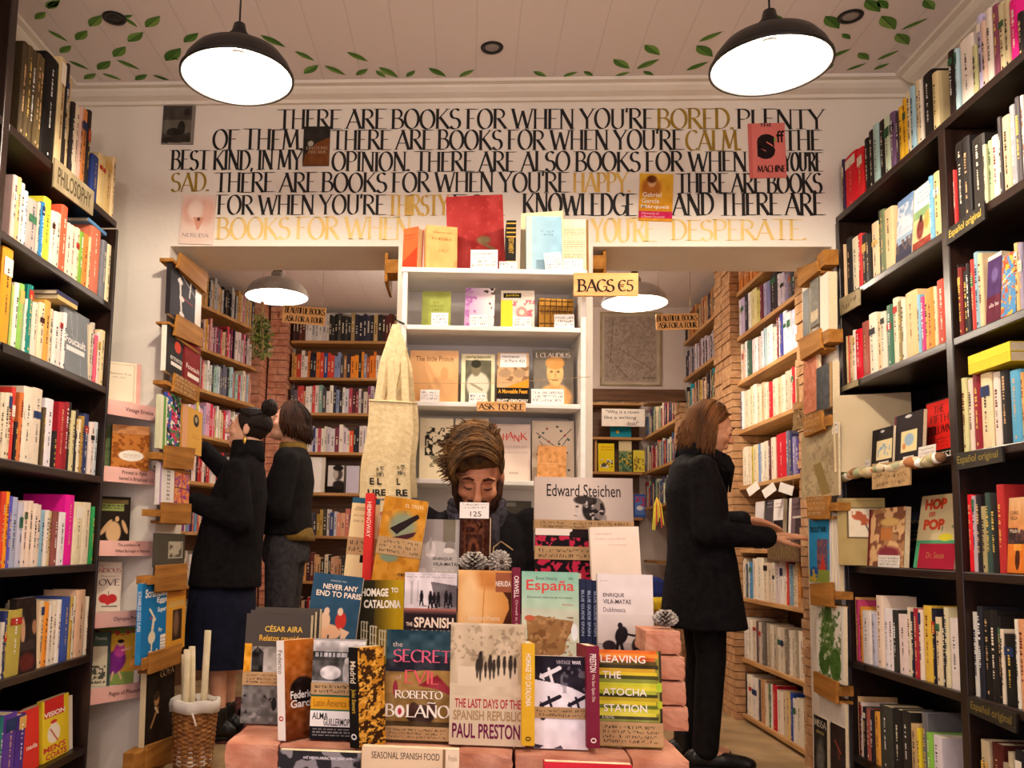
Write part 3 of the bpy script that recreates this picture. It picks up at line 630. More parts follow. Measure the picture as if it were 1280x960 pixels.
def art_mesh(cv, w, h, parent, name='cover_print', y=-.0005, x0=None, z0=0, mat='gloss_print'):
    x0 = -w/2 if x0 is None else x0; nx, ny = cv.nx, cv.ny
    xs = np.linspace(x0, x0+w, nx); zs = np.linspace(z0+h, z0, ny)
    co = np.zeros((ny, nx, 3)); co[..., 0] = xs[None, :]; co[..., 1] = y; co[..., 2] = zs[:, None]
    idx = np.arange(nx*ny).reshape(ny, nx)
    f = np.stack([idx[1:, :-1], idx[1:, 1:], idx[:-1, 1:], idx[:-1, :-1]], -1).reshape(-1, 4)
    me = bpy.data.meshes.new(name); me.vertices.add(nx*ny); me.vertices.foreach_set('co', co.ravel())
    me.loops.add(f.size); me.loops.foreach_set('vertex_index', f.ravel().astype(np.int32)); me.polygons.add(len(f)); me.polygons.foreach_set('loop_start', np.arange(0, f.size, 4, dtype=np.int32))
    me.update(calc_edges=True); c = cv.a; l = np.where(c <= .04045, c/12.92, ((c+.055)/1.055)**2.4)
    at_ = me.color_attributes.new('Col', 'FLOAT_COLOR', 'POINT'); at_.data.foreach_set('color', np.concatenate([l, np.ones((ny, nx, 1))], -1).ravel().astype(np.float32))
    me.materials.append(M[mat]); o = bpy.data.objects.new(name, me); COL.objects.link(o); o.parent = parent; return o
def put_text(mb, spec, w, h, y, x0=None, z0=0):
    """spec: (text, u0, u1, v0, v1, colour[, bold | 'hand' | 'scr' | 'serif'])"""
    x0 = -w/2 if x0 is None else x0
    t, u0, u1, v0, v1, c = spec[:6]; k = spec[6] if len(spec) > 6 else 0
    X, Z, W, H = x0+u0*w, z0+(1-v1)*h, (u1-u0)*w, (v1-v0)*h
    if k == 'hand' or k == 'serif':
        hand_text(mb, t, lambda a, b: (X+a, y, Z+b), W, H, .13 if k == 'hand' else .15, .05, col=lin(c), jit=.03 if k == 'hand' else 0, rnd=random.Random(5), serif=(k == 'serif')); return
    if k == 'scr':
        n = int(t); r = random.Random(int(u0*1000+v0*777+w*9999))
        for i in range(n): scribble(mb, lambda a, b, i=i: (X+a, y, Z+H*(1-(i+1)/n)+H/n*.2+b), W, H/n*.62, lin(c), r)
        return
    v, fs, asp = text_polys(t, k)
    mb.add([(X+p[0]*W, y, Z+p[1]*H) for p in v], fs, c)
def front_book(px, Y, t, color, label, group=None, art=None, texts=(), lean=8, roll=0, yaw=0, rest=None, band=None, kind='paper', name='book', z=None, spine=None, res=1.5, card=None, cat='book', wscale=1.0, mat='gloss_print', xp=None):
    """a closed book standing with its front cover to the viewer. cover (root) > pages, cover_print, title_lettering, paper_band"""
    xl, xr, yt, yb = px; xm, ym = (xl+xr)/2, (yt+yb)/2
    p = atZ(xm, yb, z) if z is not None else at(xm, yb, Y); Y = p.y
    w = abs(at(xr, ym, Y).x-at(xl, ym, Y).x)/math.cos(math.radians(yaw))*wscale
    h = .2
    for _ in range(4): h = (at(xm, yt, Y+h*math.sin(math.radians(lean))).z-p.z)/math.cos(math.radians(lean))
    if xp is not None:      # cover parallel to a side wall, in the plane X = xp
        sgn = -1 if xp < 0 else 1; p = atX(xm, yb, xp); ya, yb_ = atX(xl, ym, xp).y, atX(xr, ym, xp).y
        if z is not None: p.z = z
        h = atX(xm, yt, xp).z-p.z; w = abs(ya-yb_)*wscale; p.y = (ya+yb_)/2; yaw = -sgn*90+yaw
    if rest is not None: p.z = rest
    p.z += t*abs(math.sin(math.radians(lean)))+w/2*abs(math.sin(math.radians(roll)))
    c = .0022 if kind == 'hard' else .0009; o_ = .003 if kind == 'hard' else .0004
    mb = MB(); hw = w/2
    mb.box(-hw, hw, 0, c, 0, h); mb.box(-hw, hw, t-c, t, 0, h); mb.box(-hw, -hw+c*1.6, c, t-c, 0, h)
    o = mb.build(name, M['cover'], None, color=color); mt = Matrix.Translation(p) @ Matrix.Rotation(math.radians(yaw), 4, 'Z') @ Matrix.Rotation(math.radians(-lean), 4, 'X') @ Matrix.Rotation(math.radians(roll), 4, 'Y')
    o.matrix_world = mt; tag(o, label, cat, group)
    MB().box(-hw+c*1.7, hw-o_, c*1.05, t-c*1.05, o_, h-o_).build('pages', M['pages'], o)
    if art:
        nx = max(8, min(170, int((xr-xl)*(1.6 if xp is not None else 1)*res))); ny = max(8, min(240, int((yb-yt)*res))); cv = Cv(nx, ny, color); art(cv); art_mesh(cv, w, h, o, mat=mat)
    tx = MB()
    for s in texts: put_text(tx, s, w, h, -.0009)
    if tx.f: tx.build('title_lettering', M['ink'], o)
    if band:
        v0, v1, bc, spec = band; z0, z1 = (1-v1)*h, (1-v0)*h
        bb = MB(); bb.box(-hw-.0008, hw+.0008, -.0018, -.0010, z0, z1); bb.box(-hw-.0009, -hw-.0002, -.0018, t+.0005, z0, z1); bb.box(hw+.0002, hw+.0009, -.0018, t+.0005, z0, z1)
        b = bb.build('paper_band', M['kraft'] if bc is None else M['ink'], o, label='kraft paper band with handwriting')
        bt = MB()
        for s in spec: put_text(bt, s, w, z1-z0, -.0022, None, z0)
        if bt.f: bt.build('handwriting', M['ink'], b)
    if spine:
        sc, stx = spine; sm = MB(); sm.box(-hw-.0006, -hw-.0001, 0, t, 0, h, sc); s_ = sm.build('spine', M['ink'], o)
        st = MB()
        for (tt, a0, a1, col) in stx:      # text down the spine, a from the top
            v, fs, _ = text_polys(tt, .01); st.add([(-hw-.0009, t*.82-q[1]*t*.62-.0, h*(1-a0)-q[0]*h*(a1-a0)) for q in v], [f[::-1] for f in fs], col)
            # letters stand upright seen from the spine side
        if st.f: st.build('spine_lettering', M['ink'], s_)
    return o
def card(px, Y, label, texts=(), thick=.0008, lean=10, mat='card', name='price_card', cat='price card', group='handwritten price cards', roll=0, yaw=0, res_rows=None, z=None):
    xl, xr, yt, yb = px; xm, ym = (xl+xr)/2, (yt+yb)/2; p = at(xm, yb, Y) if z is None else atZ(xm, yb, z); Y = p.y
    w = abs(at(xr, ym, Y).x-at(xl, ym, Y).x); h = (at(xm, yt, Y).z-p.z)/math.cos(math.radians(lean))
    o = MB().box(-w/2, w/2, 0, thick, 0, h).build(name, M[mat])
    o.matrix_world = Matrix.Translation(p) @ Matrix.Rotation(math.radians(yaw), 4, 'Z') @ Matrix.Rotation(math.radians(-lean), 4, 'X') @ Matrix.Rotation(math.radians(roll), 4, 'Y')
    tag(o, label, cat, group); tx = MB()
    for s in texts: put_text(tx, s, w, h, -.0005)
    if tx.f: tx.build('handwriting', M['ink'], o)
    return o
SCR = lambda n, c='2a2420', v0=.12, v1=.9, u0=.06, u1=.94: (str(n), u0, u1, v0, v1, c, 'scr')

# ================================================================== brick-built book table in the middle
TZ = .685                                   # top of the front bricks
G1, G2, G3 = 'front row of books on the brick table', 'middle row of books on the brick table', 'back row of books on the brick table'
e = empty('display_table', (0, 1.85, 0)); tag(e, 'wooden display table carrying the bricks and books in the middle of the shop', 'table')
yo = -1.85
for n, b in (('table_top', (-.33, .335, 1.395, 2.32, .60, .640)), ('leg', (-.32, -.26, 1.40, 1.46, 0, .60)), ('leg', (.27, .33, 1.40, 1.46, 0, .60)), ('leg', (-.32, -.26, 2.22, 2.28, 0, .60)), ('leg', (.27, .33, 2.22, 2.28, 0, .60)), ('apron', (-.25, .26, 1.41, 1.43, .50, .60))):
    MB().box(b[0], b[1], b[2]+yo, b[3]+yo, b[4], b[5]).build(n, M['brown_wood'], e)
tag(MB().box(-.33, .33, 1.69, 1.875, .6405, .748).build('display_riser', M['brown_wood']), 'low wooden riser under the middle row of books', 'riser')
tag(MB().box(-.33, .33, 1.88, 2.30, .6405, .828).build('display_riser', M['brown_wood']), 'higher wooden riser under the back row of books', 'riser')
e = empty('display_bench', (0, 1.27, 0)); tag(e, 'low wooden bench under the books before the bricks', 'bench')
MB().box(-.37, .37, -.08, .10, .44, .468).build('bench_top', M['brown_wood'], e)
for x in (-.34, .30):
    MB().box(x, x+.04, -.07, .09, 0, .44).build('leg', M['brown_wood'], e)
rk = random.Random(5)
def brick(c, L, D, H, label, group, rz=0, mat='brick'):
    bm = bmesh.new(); bmesh.ops.create_cube(bm, size=1); bmesh.ops.scale(bm, vec=(L, D, H), verts=bm.verts)
    bmesh.ops.subdivide_edges(bm, edges=bm.edges[:], cuts=5, use_grid_fill=True)
    for v in bm.verts:
        q = Vector((v.co.x/L*2, v.co.y/D*2, v.co.z/H*2)); ed = sum(abs(t) > .99 for t in q)
        k = .0006 if ed < 2 else .0012
        v.co += Vector((rk.uniform(-1, 1)*k-(q.x*.0008 if ed > 1 else 0), rk.uniform(-1, 1)*k-(q.y*.0008 if ed > 1 else 0), min(0, rk.uniform(-1, .4)*k*.8)-(q.z*.0015 if ed > 1 else 0)))
    me = bpy.data.meshes.new('brick'); bm.to_mesh(me); bm.free(); me.materials.append(M[mat]); o = bpy.data.objects.new('brick', me); COL.objects.link(o); o.location = c; o.rotation_euler = (0, 0, rz); return tag(o, label, 'brick', group)
# front course (pixel ends at Y 1.39)
GB = 'bricks of the table front'
for x0, x1, lab in ((283, 349, 'rough red brick at the end of the table front under the pigeon-photo book'), (351, 446, 'red brick behind the black and white book below the white-spined book'), (448, 569, 'red brick hidden behind the pale cookery book at the table front'),
                    (571, 641, 'red brick under the sepia book with big maroon author name'), (644, 787, 'long red brick under the warplane book and maroon spine'), (789, 860, 'red brick at the foot of the small brick stack')):
    a, b = at(x0, 945, 1.40), at(x1, 945, 1.40); brick(((a.x+b.x)/2, 1.475, .6635), b.x-a.x, .17, .045, lab, GB)
# the stack beside the last book
ys = ((924, 893), (892, 868), (867, 843), (842, 818))
zt = .6875
for k, lab in enumerate(('lowest brick of the small stack beside the striped-stone book', 'second brick up of the small stack beside the striped-stone book', 'third brick up of the small stack beside the striped-stone book', 'top brick of the small stack carrying a pinecone')):
    xr_ = (859, 857, 855, 851)[k]; a, b = at(806, 880, 1.60), at(xr_, 880, 1.60)
    brick(((a.x+b.x)/2, 1.64+.004*(k % 2), zt+.0215), b.x-a.x, .10, .0415, lab, 'bricks of the small stack'); zt += .0432
STACK_TOP = zt
K = 'kraft paper band'
# ---- front row
def a_aira(c):
    c.rect(0, 0, 1, .32, '4c4640').rect(0, .28, .11, .62, 'e0a030').grad(.11, .3, 1, .62, '8c8880', 'c8c4bc').poly([(.12, .36), (.2, .3), (.3, .36), (.3, .66), (.12, .66)], '2a2826').poly([(.8, .45), (.9, .35), (1, .4), (1, .66), (.75, .66)], '4a4844').rect(.3, .56, .8, .62, '5a5856')
    c.rect(0, .63, 1, 1, '6c6a66').noise(14, .25, 0, .3, 1, 1); c.blot(16, .7, '2c2a28', 0, .74, 1, .82); c.blot(11, .76, '3a3836', 0, .82, 1, 1); c.blot(9, .82, '9a9892', 0, .8, 1, 1); c.ell(.5, .82, .04, .06, '242220')
a_ = dict(art=a_aira, texts=(('CÉSAR AIRA', .3, .88, .10, .165, 'e8c050', .012), ('Relatos reunidos', .22, .92, .195, .25, 'e0b040', .012)), band=(.535, .655, None, (SCR(3),)))
front_book((299, 381, 793, 932), 1.52, .026, '4c4640', 'grey paperback with yellow title, city photo and pigeon square, at the row end', G1, lean=5, rest=.6868, **a_)
for i in range(2):
    front_book((304+i*6, 386+i*6, 792, 931), 1.552+i*.027, .024, '4c4640', ('grey paperback directly behind the pigeon-square book', 'rearmost of the grey paperbacks behind the pigeon-square book')[i], G1, lean=5, rest=.6868)
front_book((361, 393, 813, 937), 1.43, .018, 'c0702c', 'white-spined paperback with orange cover turned sideways beside the pigeon-square book', G1, yaw=52, lean=5, rest=.6868, kind='paper', art=lambda c: c.grad(0, 0, 1, 1, 'c8742c', '6a3418').ell(.55, .52, .4, .14, '241814').noise(6, .15),
           texts=(('Federico', .16, .95, .52, .60, 'f0e8e0', .02), ('García', .16, .95, .61, .69, 'f0e8e0', .02)), spine=('f0ece4', (('Federico', .10, .34, '8a8078'), ('0', .76, .81, 'c03028'))))
def a_alma(c):
    c.rect(0, 0, 1, .5, 'a8a4a0').grad(0, .02, 1, .18, 'd8d4d0', '8a8684').rect(0, .13, 1, .22, '3a3836'); c.lines(.05, .14, .95, .21, 1, 'd8d8d8', .6, 4)
    c.rect(0, .22, 1, .42, '4c4a48').ell(.35, .34, .2, .07, 'd8d4d0').ell(.66, .33, .08, .13, 'a8a4a0').ell(.66, .22, .05, .035, 'c8c4c0').noise(10, .3, 0, .02, 1, .5)
    c.rect(0, .565, 1, .578, '2a6a4a').rect(0, .578, 1, .70, 'e0a028').rect(0, .70, 1, .715, '2a6a4a').rect(0, .715, 1, .87, 'f4f0ea').rect(0, .87, 1, 1, '1c1a1e').lines(.06, .89, .96, .98, 3, 'a8a4a0', .4, 9)
front_book((386, 452, 808, 935), 1.42, .022, '1c1a1e', 'paperback with grey station photo, yellow stripe and white panel', G1, a_alma, (('Latin America Now', .06, .94, .605, .675, '8a5a14', 'hx') if 0 else ('Latin America Now', .06, .94, .605, .675, 'a06a18', .005), ('ALMA', .04, .34, .735, .80, '241c1c', .01), ('GUILLERMOPRIETO', .26, .98, .79, .86, '241c1c', .01)), lean=5, rest=.6868, band=(.44, .56, None, (SCR(2),)))
front_book((451, 480, 813, 938), 1.392, .020, '1a1614', 'black-spined paperback with golden picture cover turned sideways', G1, lambda c: c.rect(0, 0, 1, 1, '3a2412').blot(4, .5, 'c88a28').blot(7, .6, 'e8b048').blot(9, .72, '5a3414'), yaw=50, lean=4, rest=.6868, spine=('141212', (('Madrid', .14, .36, 'e8dcc0'), ('Jules Stewart', .42, .66, 'c8a838'), ('o', .86, .92, 'f0f0f0'))))
def a_secret(c):
    c.grad(0, 0, 1, .45, '2a4450', '3c5458').poly([(0, .27), (.5, .2), (1, .24), (1, .38), (0, .40)], '2a2c34').rect(0, .38, 1, .88, '8a6c3c').poly([(.0, .42), (.6, .36), (1, .36), (1, .5), (0, .58)], 'a07c44').poly([(.5, .50), (.8, .40), (1, .52), (1, .58), (.8, .53)], '8c2c34')
    c.ell(.16, .53, .04, .07, '8a2c34').ell(.55, .76, .22, .09, '3a2a24').ell(.45, .72, .08, .07, '4a3028').ell(.72, .70, .07, .06, '5a3a34').rect(0, .82, 1, 1, '4a3a24').noise(9, .14).ell(.235, .735, .075, .055, 'f0e8dc').ell(.235, .735, .03, .03, 'b03040')
front_book((479, 561, 795, 935), 1.43, .022, '34343a', 'dark teal and brown paperback with pink painted title words', G1, a_secret, (('the', .10, .25, .11, .155, 'c8b8a8'), ('SECRET', .12, 1.0, .185, .29, 'd8607c', 'hand'), ('of', .16, .25, .41, .45, 'c8a89c'), ('EVIL', .30, .82, .37, .48, 'e05c64', 'hand'), ('ROBERTO', .16, .88, .55, .615, 'f4ecdc', 'serif'), ('B', .02, .145, .675, .78, 'f4ecdc', 'serif'), ('LANO', .34, .99, .675, .78, 'f4ecdc', 'serif'), ('~', .66, .78, .645, .66, 'f4ecdc', .03)), lean=5, rest=.6868, band=(.865, .985, None, (SCR(3),)))
def a_preston(c):
    c.rect(0, 0, 1, 1, 'd0bfa2').rect(0, .02, 1, .5, 'c4b294').blot(10, .6, '9c8a70', 0, .02, 1, .32, .7).blot(16, .66, '8a7860', 0, .05, 1, .3, .6).noise(8, .12, 0, 0, 1, .6).grad(.1, .36, .9, .52, 'd8c8ac', 'd4c3a6')
    for u, v, k in ((.40, .33, 1.1), (.53, .34, .9), (.36, .36, .7), (.47, .37, .6), (.64, .33, .75), (.72, .33, .7), (.80, .335, .85), (.86, .33, .6), (.58, .36, .7)): c.ell(u, v, .035*k, .075*k, '38302a', .5).ell(u+.005, v-.07*k, .02*k, .018*k, '2c2622', .4).ell(u, v+.09*k, .014, .05*k, '443a32', .5)
front_book((561, 656, 785, 938), 1.42, .030, 'd0bfa2', 'large sepia paperback with marching men photo and big maroon author name', G1, a_preston, (('THE LAST DAYS OF THE', .07, .94, .625, .70, 'b02c3c', .015), ('SPANISH REPUBLIC', .05, .96, .72, .80, 'a8885c', .02), ('PAUL PRESTON', .04, .93, .825, .945, '6c1c44', .02)), lean=5, rest=.6868)
def fspine(px, Y, t, color, label, group, texts, lean=4, d=.13, rest=None):
    o = front_book(px, Y, d, color, label, group, None, (), lean=lean, rest=rest); bpy.data.objects.remove([c for c in o.children if c.name.startswith('pages')][0])
    xl, xr, yt, yb = px; w = abs(at(xr, 870, Y).x-at(xl, 870, Y).x); h = max(v.co.z for v in o.data.vertices)
    mb = MB(); mb.box(-w/2, -w/2+.0012, 0, d, 0, h); mb.box(w/2-.0012, w/2, 0, d, 0, h); mb.box(-w/2+.0012, w/2-.0012, 0, .0012, 0, h); o.data = mb.mesh('book', M['cover'])
    MB().box(-w/2+.0014, w/2-.0014, .0014, d-.002, .001, h-.001).build('pages', M['pages'], o)
    st = MB()
    for tt, a0, a1, col, sz in texts:
        v, fs, _ = text_polys(tt, .01); st.add([((q[1]-.5)*w*sz, -.0006, h*(1-a0)-q[0]*h*(a1-a0)) for q in v], [f for f in fs], col)
    st.build('spine_lettering', M['ink'], o); return o
fspine((652, 668, 813, 941), 1.40, 0, 'e0b024', 'yellow spined paperback standing spine out beside the warplane book', G1, (('HOMAGE TO CATALONIA', .10, .62, 'f4ecd8', .42), ('0', .91, .955, '4a3a14', .45)), rest=.6868)
def a_war(c):
    c.rect(0, 0, 1, 1, 'ece8ee').poly([(0, 0), (1, 0), (1, .42), (.7, .34), (.45, .3), (0, .26)], '2a2630').blot(6, .6, '8a8690', .5, .1, 1, .4, .6).noise(7, .1)
    for u, v, k, col in ((.30, .20, 1, 'e8e4ea'), (.30, .51, 1, '26222c'), (.80, .50, .9, '26222c')):
        for a, b, w_ in (((u-.16*k, v+.03), (u+.18*k, v-.07), .075*k), ((u-.02, v-.06*k), (u+.05, v+.09*k), .05*k), ((u-.17*k, v), (u-.11*k, v+.06*k), .03*k)): c.line(a[0], a[1], b[0], b[1], w_, col)
    c.ell(.17, .67, .05, .03, '2a2630').poly([(0, .95), (.2, .97), (.1, 1), (0, 1)], '3a3444').poly([(.35, 1), (.5, .96), (.55, 1)], '4a4454')
front_book((667, 735, 822, 938), 1.42, .02, 'ece8ee', 'white paperback with diving warplanes under a black sky', G1, a_war, (('VINTAGE', .42, .68, .045, .085, 'b8b0b8'), ('WAR', .71, .88, .045, .085, 'f4f0f4', .02)), lean=5, rest=.6868, band=(.555, .675, None, (SCR(2),)))
fspine((734, 750, 812, 940), 1.40, 0, '7a1a34', 'maroon spined paperback standing spine out beside the striped-stone book', G1, (('PRESTON', .08, .26, 'f4e8e0', .5), ('We Saw Spain Die', .28, .55, 'd8b8b0', .34), ('0', .90, .95, 'f0e0d8', .45)), rest=.6868)
def a_atocha(c):
    cols = ('e07030', 'e89038', 'c85c2c', '5a4a24', '3a3420', 'c8a030', 'd8c030', '4a4a24', '8a9440', 'c8cc3c', 'd8d040', 'a8b438', '3c3c20', 'b8a830', 'd8c838', '6a7a30', 'c8c840', 'd8d44c', '4a4a30', '8c9448')
    n = len(cols)
    for i, k in enumerate(cols): c.rect(0, i*.76/n, .93+.03*math.sin(i*2.1), (i+1)*.76/n+.005, k)
    c.rect(.96, 0, 1, .8, '3a3424').ell(.97, .38, .06, .05, 'a8c838').ell(.97, .56, .05, .04, 'b0c030').rect(0, .74, 1, .79, '24281c').noise(7, .10)
front_book((749, 829, 808, 929), 1.45, .02, '8a8a3c', 'paperback with orange, yellow and green stone stripes and white capitals', G1, a_atocha, (('LEAVING', .04, .75, .055, .135, 'f4ecdc', .01), ('THE', .07, .36, .225, .30, 'f4ecdc', .01), ('ATOCHA', .07, .76, .40, .475, 'f4ecdc', .01), ('STATION', .08, .76, .565, .645, 'f4ecdc', .01), ('A NOVEL', .05, .25, .685, .715, 'd8d0b8')), lean=6, rest=.6868, band=(.745, .99, None, (SCR(4),)))
# ---- books standing on the ledge before the bricks
G0 = 'books on the ledge before the bricks'
front_book((342, 446, 940, 1080), 1.28, .02, '28262a', 'black and white photo book with red edge before the front bricks', G0, lambda c: c.rect(0, 0, 1, 1, '2c2a2e').blot(6, .55, '8a868a').lines(.3, .05, .9, .09, 1, 'd0ccd0'), (('THE NARROWEST PATH', .34, .92, .045, .075, 'c8c4c8'),), lean=3)
front_book((448, 571, 936, 1080), 1.27, .02, 'd8bf9c', 'pale cream cookery book with thin capitals before the front bricks', G0, lambda c: c.rect(0, 0, 1, 1, 'dcc4a2').rect(.83, .0, .86, 1, '8a6a4c').rect(.86, 0, 1, 1, 'e4d0b4').noise(5, .05), (('SEASONAL SPANISH FOOD', .10, .80, .04, .10, '5a4638'), ('Frank', .89, .98, .05, .1, 'b8a488')), lean=3)
front_book((680, 791, 955, 1080), 1.28, .02, 'c82838', 'bright red book lying low before the warplane book', G0, lambda c: c.rect(0, 0, 1, 1, 'cc2a3a').noise(4, .06), lean=3)
# ---- middle row
def a_paris(c):
    c.rect(0, 0, 1, 1, '2f5068').noise(5, .05).ell(.42, .66, .28, .09, 'e8b890').line(.45, .7, .45, .86, .03, '24384a').line(.45, .86, .36, .92, .025, 'c04434').line(.45, .86, .55, .92, .025, '24384a')
    c.ell(.34, .54, .11, .10, 'e8c4a0').ell(.36, .43, .055, .045, 'e8c8a8').ell(.66, .52, .11, .10, 'c83a30').ell(.63, .42, .055, .045, 'e8c8a8').ell(.2, .74, .06, .13, 'c83a30', rot=.2).poly([(.66, .6), (.86, .64), (.8, .7), (.74, .84), (.66, .84), (.7, .68)], 'e8c4a0').rect(.1, .95, .9, .965, 'a8b8c0', .6)
front_book((377, 440, 722, 832), 1.712, .016, '2f5068', 'blue paperback with two figures at a round cafe table', G2, a_paris, (('ENRIQUE VILA', .36, .68, .065, .085, 'c8d0d4'), ('NEVER ANY', .22, .92, .115, .175, 'f4e4cc', .02), ('END TO PARIS', .10, 1.0, .195, .26, 'f4e4cc', .02)), lean=8, roll=5)
def a_homage(c):
    c.rect(0, 0, 1, 1, '2a2618').grad(.35, 0, 1, 1, '4a3c14', 'e0b81c', True)
    for k in range(5):
        u, v = .08+.2*k, .5+.05*k
        for q in range(3): c.line(u+.06*q, v, u+.06*q, v+.3, .02, 'c8c0a0' if k < 3 else 'f0d840'); c.line(u, v+.1*q, u+.14, v+.1*q+.02, .02, 'c8c0a0' if k < 3 else 'f0d840')
front_book((446, 503, 727, 832), 1.748, .016, '2a2618', 'black to yellow paperback with slanting white block title', G2, a_homage, (('HOMAGE', .06, .66, .10, .2, 'f4ecd8', .04), ('TO', .72, .88, .09, .15, 'f4ecd8', .03), ('CATALONIA', .12, .94, .24, .34, 'f4ecd8', .04)), lean=8, roll=-1)
def a_scw(c):
    c.rect(0, 0, 1, 1, 'ddd5d8').lines(.03, .02, .97, .07, 2, 'a8a0a8', .35, 3).poly([(.5, .10), (1, .14), (1, .42), (.62, .40)], '6a6468').rect(.12, .10, .16, .36, 'b8b0b4').rect(.24, .09, .27, .33, 'c0b8bc').noise(7, .14, 0, 0, 1, .44)
    for u, v, k in ((.33, .27, 1), (.50, .285, 1.15), (.57, .29, 1.0), (.65, .285, 1.05), (.80, .27, 1.1), (.88, .285, 1)): c.ell(u, v, .035*k, .055*k, '1e1a1e', .35).ell(u, v-.055*k, .022*k, .016, '2a2428', .3).line(u-.02, v+.04, u-.03, v+.10*k, .028, '1e1a1e').line(u+.015, v+.04, u+.03, v+.10*k, .028, '1e1a1e').ell(u+.06, v+.105, .06, .008, '8a8488', .5)
    c.grad(0, .40, 1, .47, 'c07868', '2a2024').rect(0, .47, 1, 1, '2a2024')
front_book((503, 569, 717, 830), 1.73, .018, '2c2226', 'paperback with street soldiers photo and cream block capitals', G2, a_scw, (('SPANISH', .20, .95, .50, .615, 'f0dcc8', .03), ('CIVIL WAR', .10, .95, .64, .75, 'f0dcc8', .03), ('THE', .05, .17, .56, .60, 'f0dcc8', .02)), lean=6)
def a_neruda(c):
    c.grad(0, 0, 1, 1, 'd89a54', 'c07c38').grad(0, 0, .45, 1, 'e8b878', 'd8944c', True).ell(.3, .45, .4, .6, 'e8b474', .9).ell(.55, .10, .42, .10, 'c88444', .7).poly([(.84, .24), (1, .20), (1, .64), (.80, .64), (.88, .52), (.95, .42), (.93, .32)], '4a2618').ell(.22, .3, .16, .34, 'ecc48c', .9).line(.5, .04, .46, .6, .02, 'c88a4c').rect(.7, .02, 1, .24, '9c5c40').noise(4, .05)
front_book((571, 639, 714, 828), 1.74, .016, 'd0924c', 'amber paperback with a bare back photo', G2, a_neruda, (('NERUDA', .70, .98, .115, .175, 'f4e8d8', .01), ('Selected Poems', .20, .78, .50, .555, 'f0d8b8')), lean=6)
fspine((640, 650, 718, 826), 1.735, 0, '7a1c38', 'maroon spine beside the bare back paperback', G2, (('ORWELL', .10, .36, 'f4e8e0', .6), ('Orwell in Spain', .38, .78, 'd8b8b0', .4)), lean=6)
def a_esp(c):
    c.grad(0, 0, 1, .5, '8ac0a8', 'c8dcc0').rect(0, .4, 1, 1, 'c8d0b8').poly([(.08, .50), (.3, .47), (.55, .50), (.9, .52), (.86, .64), (.78, .72), (.74, .86), (.55, .92), (.36, .98), (.16, .9), (.1, .7)], '9c7448').blot(9, .58, '7a5634', .08, .48, .9, .95, .8).blot(12, .66, 'b89060', .08, .48, .9, .95, .8).ell(.14, .5, .09, .03, 'c06040').ell(.92, .64, .06, .09, 'e8f0f0').noise(6, .06)
front_book((652, 724, 716, 834), 1.73, .018, '9cc8b0', 'pale green paperback with brown relief map and red title', G2, a_esp, (('Breve historia', .25, .62, .05, .09, '5a7a68'), ('de', .82, .9, .05, .08, '5a7a68'), ('España', .08, .92, .09, .235, 'd84c48', .01), ('Fernando García de Cortázar', .1, .9, .265, .285, '4a5a50'), ('Atlas', .7, .9, .34, .36, 'c86050')), lean=6)
for i in range(3):
    fspine((725+i*8, 732.3+i*8, 728+i, 830), 1.75, 0, '242c4a', ('first', 'second', 'third')[i]+' of three navy spines counting from the relief map book', G2, (('BLUE GUIDE SPAIN', .14, .7, 'a8b8d0', .5),), lean=3)
def a_dub(c):
    c.rect(0, 0, 1, 1, 'e4dcd8').grad(0, .45, 1, .78, 'dcd4d0', 'c8beb8').rect(0, .78, 1, 1, 'aca29e').line(0, .78, 1, .77, .008, '6a625e')
    c.ell(.42, .68, .11, .10, '241e22', rot=.3).ell(.40, .575, .045, .035, '241e22').line(.45, .66, .68, .685, .04, '241e22').line(.66, .68, .69, .65, .02, '241e22').line(.40, .75, .48, .95, .06, '241e22').line(.36, .75, .30, .95, .06, '241e22').ell(.20, .80, .12, .06, '2c2428').line(.13, .82, .12, .96, .04, '2c2428')
    c.ell(.80, .80, .2, .12, '2a2228', rot=.2).ell(.82, .70, .09, .045, '2a2228', rot=-.3).line(.72, .85, .68, .98, .07, '2a2228').line(.92, .85, .9, .98, .06, '2a2228').noise(6, .04)
front_book((748, 818, 719, 832), 1.73, .02, 'e4dcd8', 'pale paperback with a dark bullfighter and calf silhouette', G2, a_dub, (('penguin', .05, .2, .07, .085, 'a8a0a0'), ('ENRIQUE', .10, .48, .215, .265, '4a3c40', .008), ('VILA-MATAS', .10, .60, .285, .335, '4a3c40', .008), ('Dublinesca', .10, .50, .375, .425, '6a5c60')), lean=5)
# ---- back row
def a_hem(c): c.rect(0, 0, 1, 1, 'e8d49c').rect(0, 0, 1, .06, '2c5a70').lines(.1, .12, .7, .3, 3, 'b8a070', .3, 3).rect(.5, .6, .9, .68, '1c1816').rect(.45, .52, .75, .55, '3a3024').poly([(.7, .82), (1, .7), (1, .92), (.75, .9)], 'd83028')
front_book((427, 462, 625, 745), 1.995, .02, 'e8d49c', 'cream book with blue top edge and black stripe under a paper band', G3, a_hem, (('Hemingway', .16, .8, .09, .13, '9a8a60'),), lean=8, roll=4, band=(.42, .60, None, (SCR(2),)))
fspine((452, 463, 623, 735), 1.955, 0, 'd82c24', 'bright red spine between the cream book and the amber wing book', G3, (('HEMINGWAY', .1, .5, 'f4dcc8', .5),), lean=7, d=.10)
def a_rail(c): c.rect(0, 0, 1, 1, 'c88a2c').noise(6, .14).blot(5, .62, 'a86c20', al=.6).ell(.5, .32, .3, .16, '7a9484', .5, al=.8).poly([(.22, .36), (.8, .16), (.86, .2), (.4, .42)], '2a2020').poly([(.3, .46), (.84, .36), (.78, .42), (.42, .52)], '4a2428').ell(.3, .68, .2, .06, '7a8a70', .5)
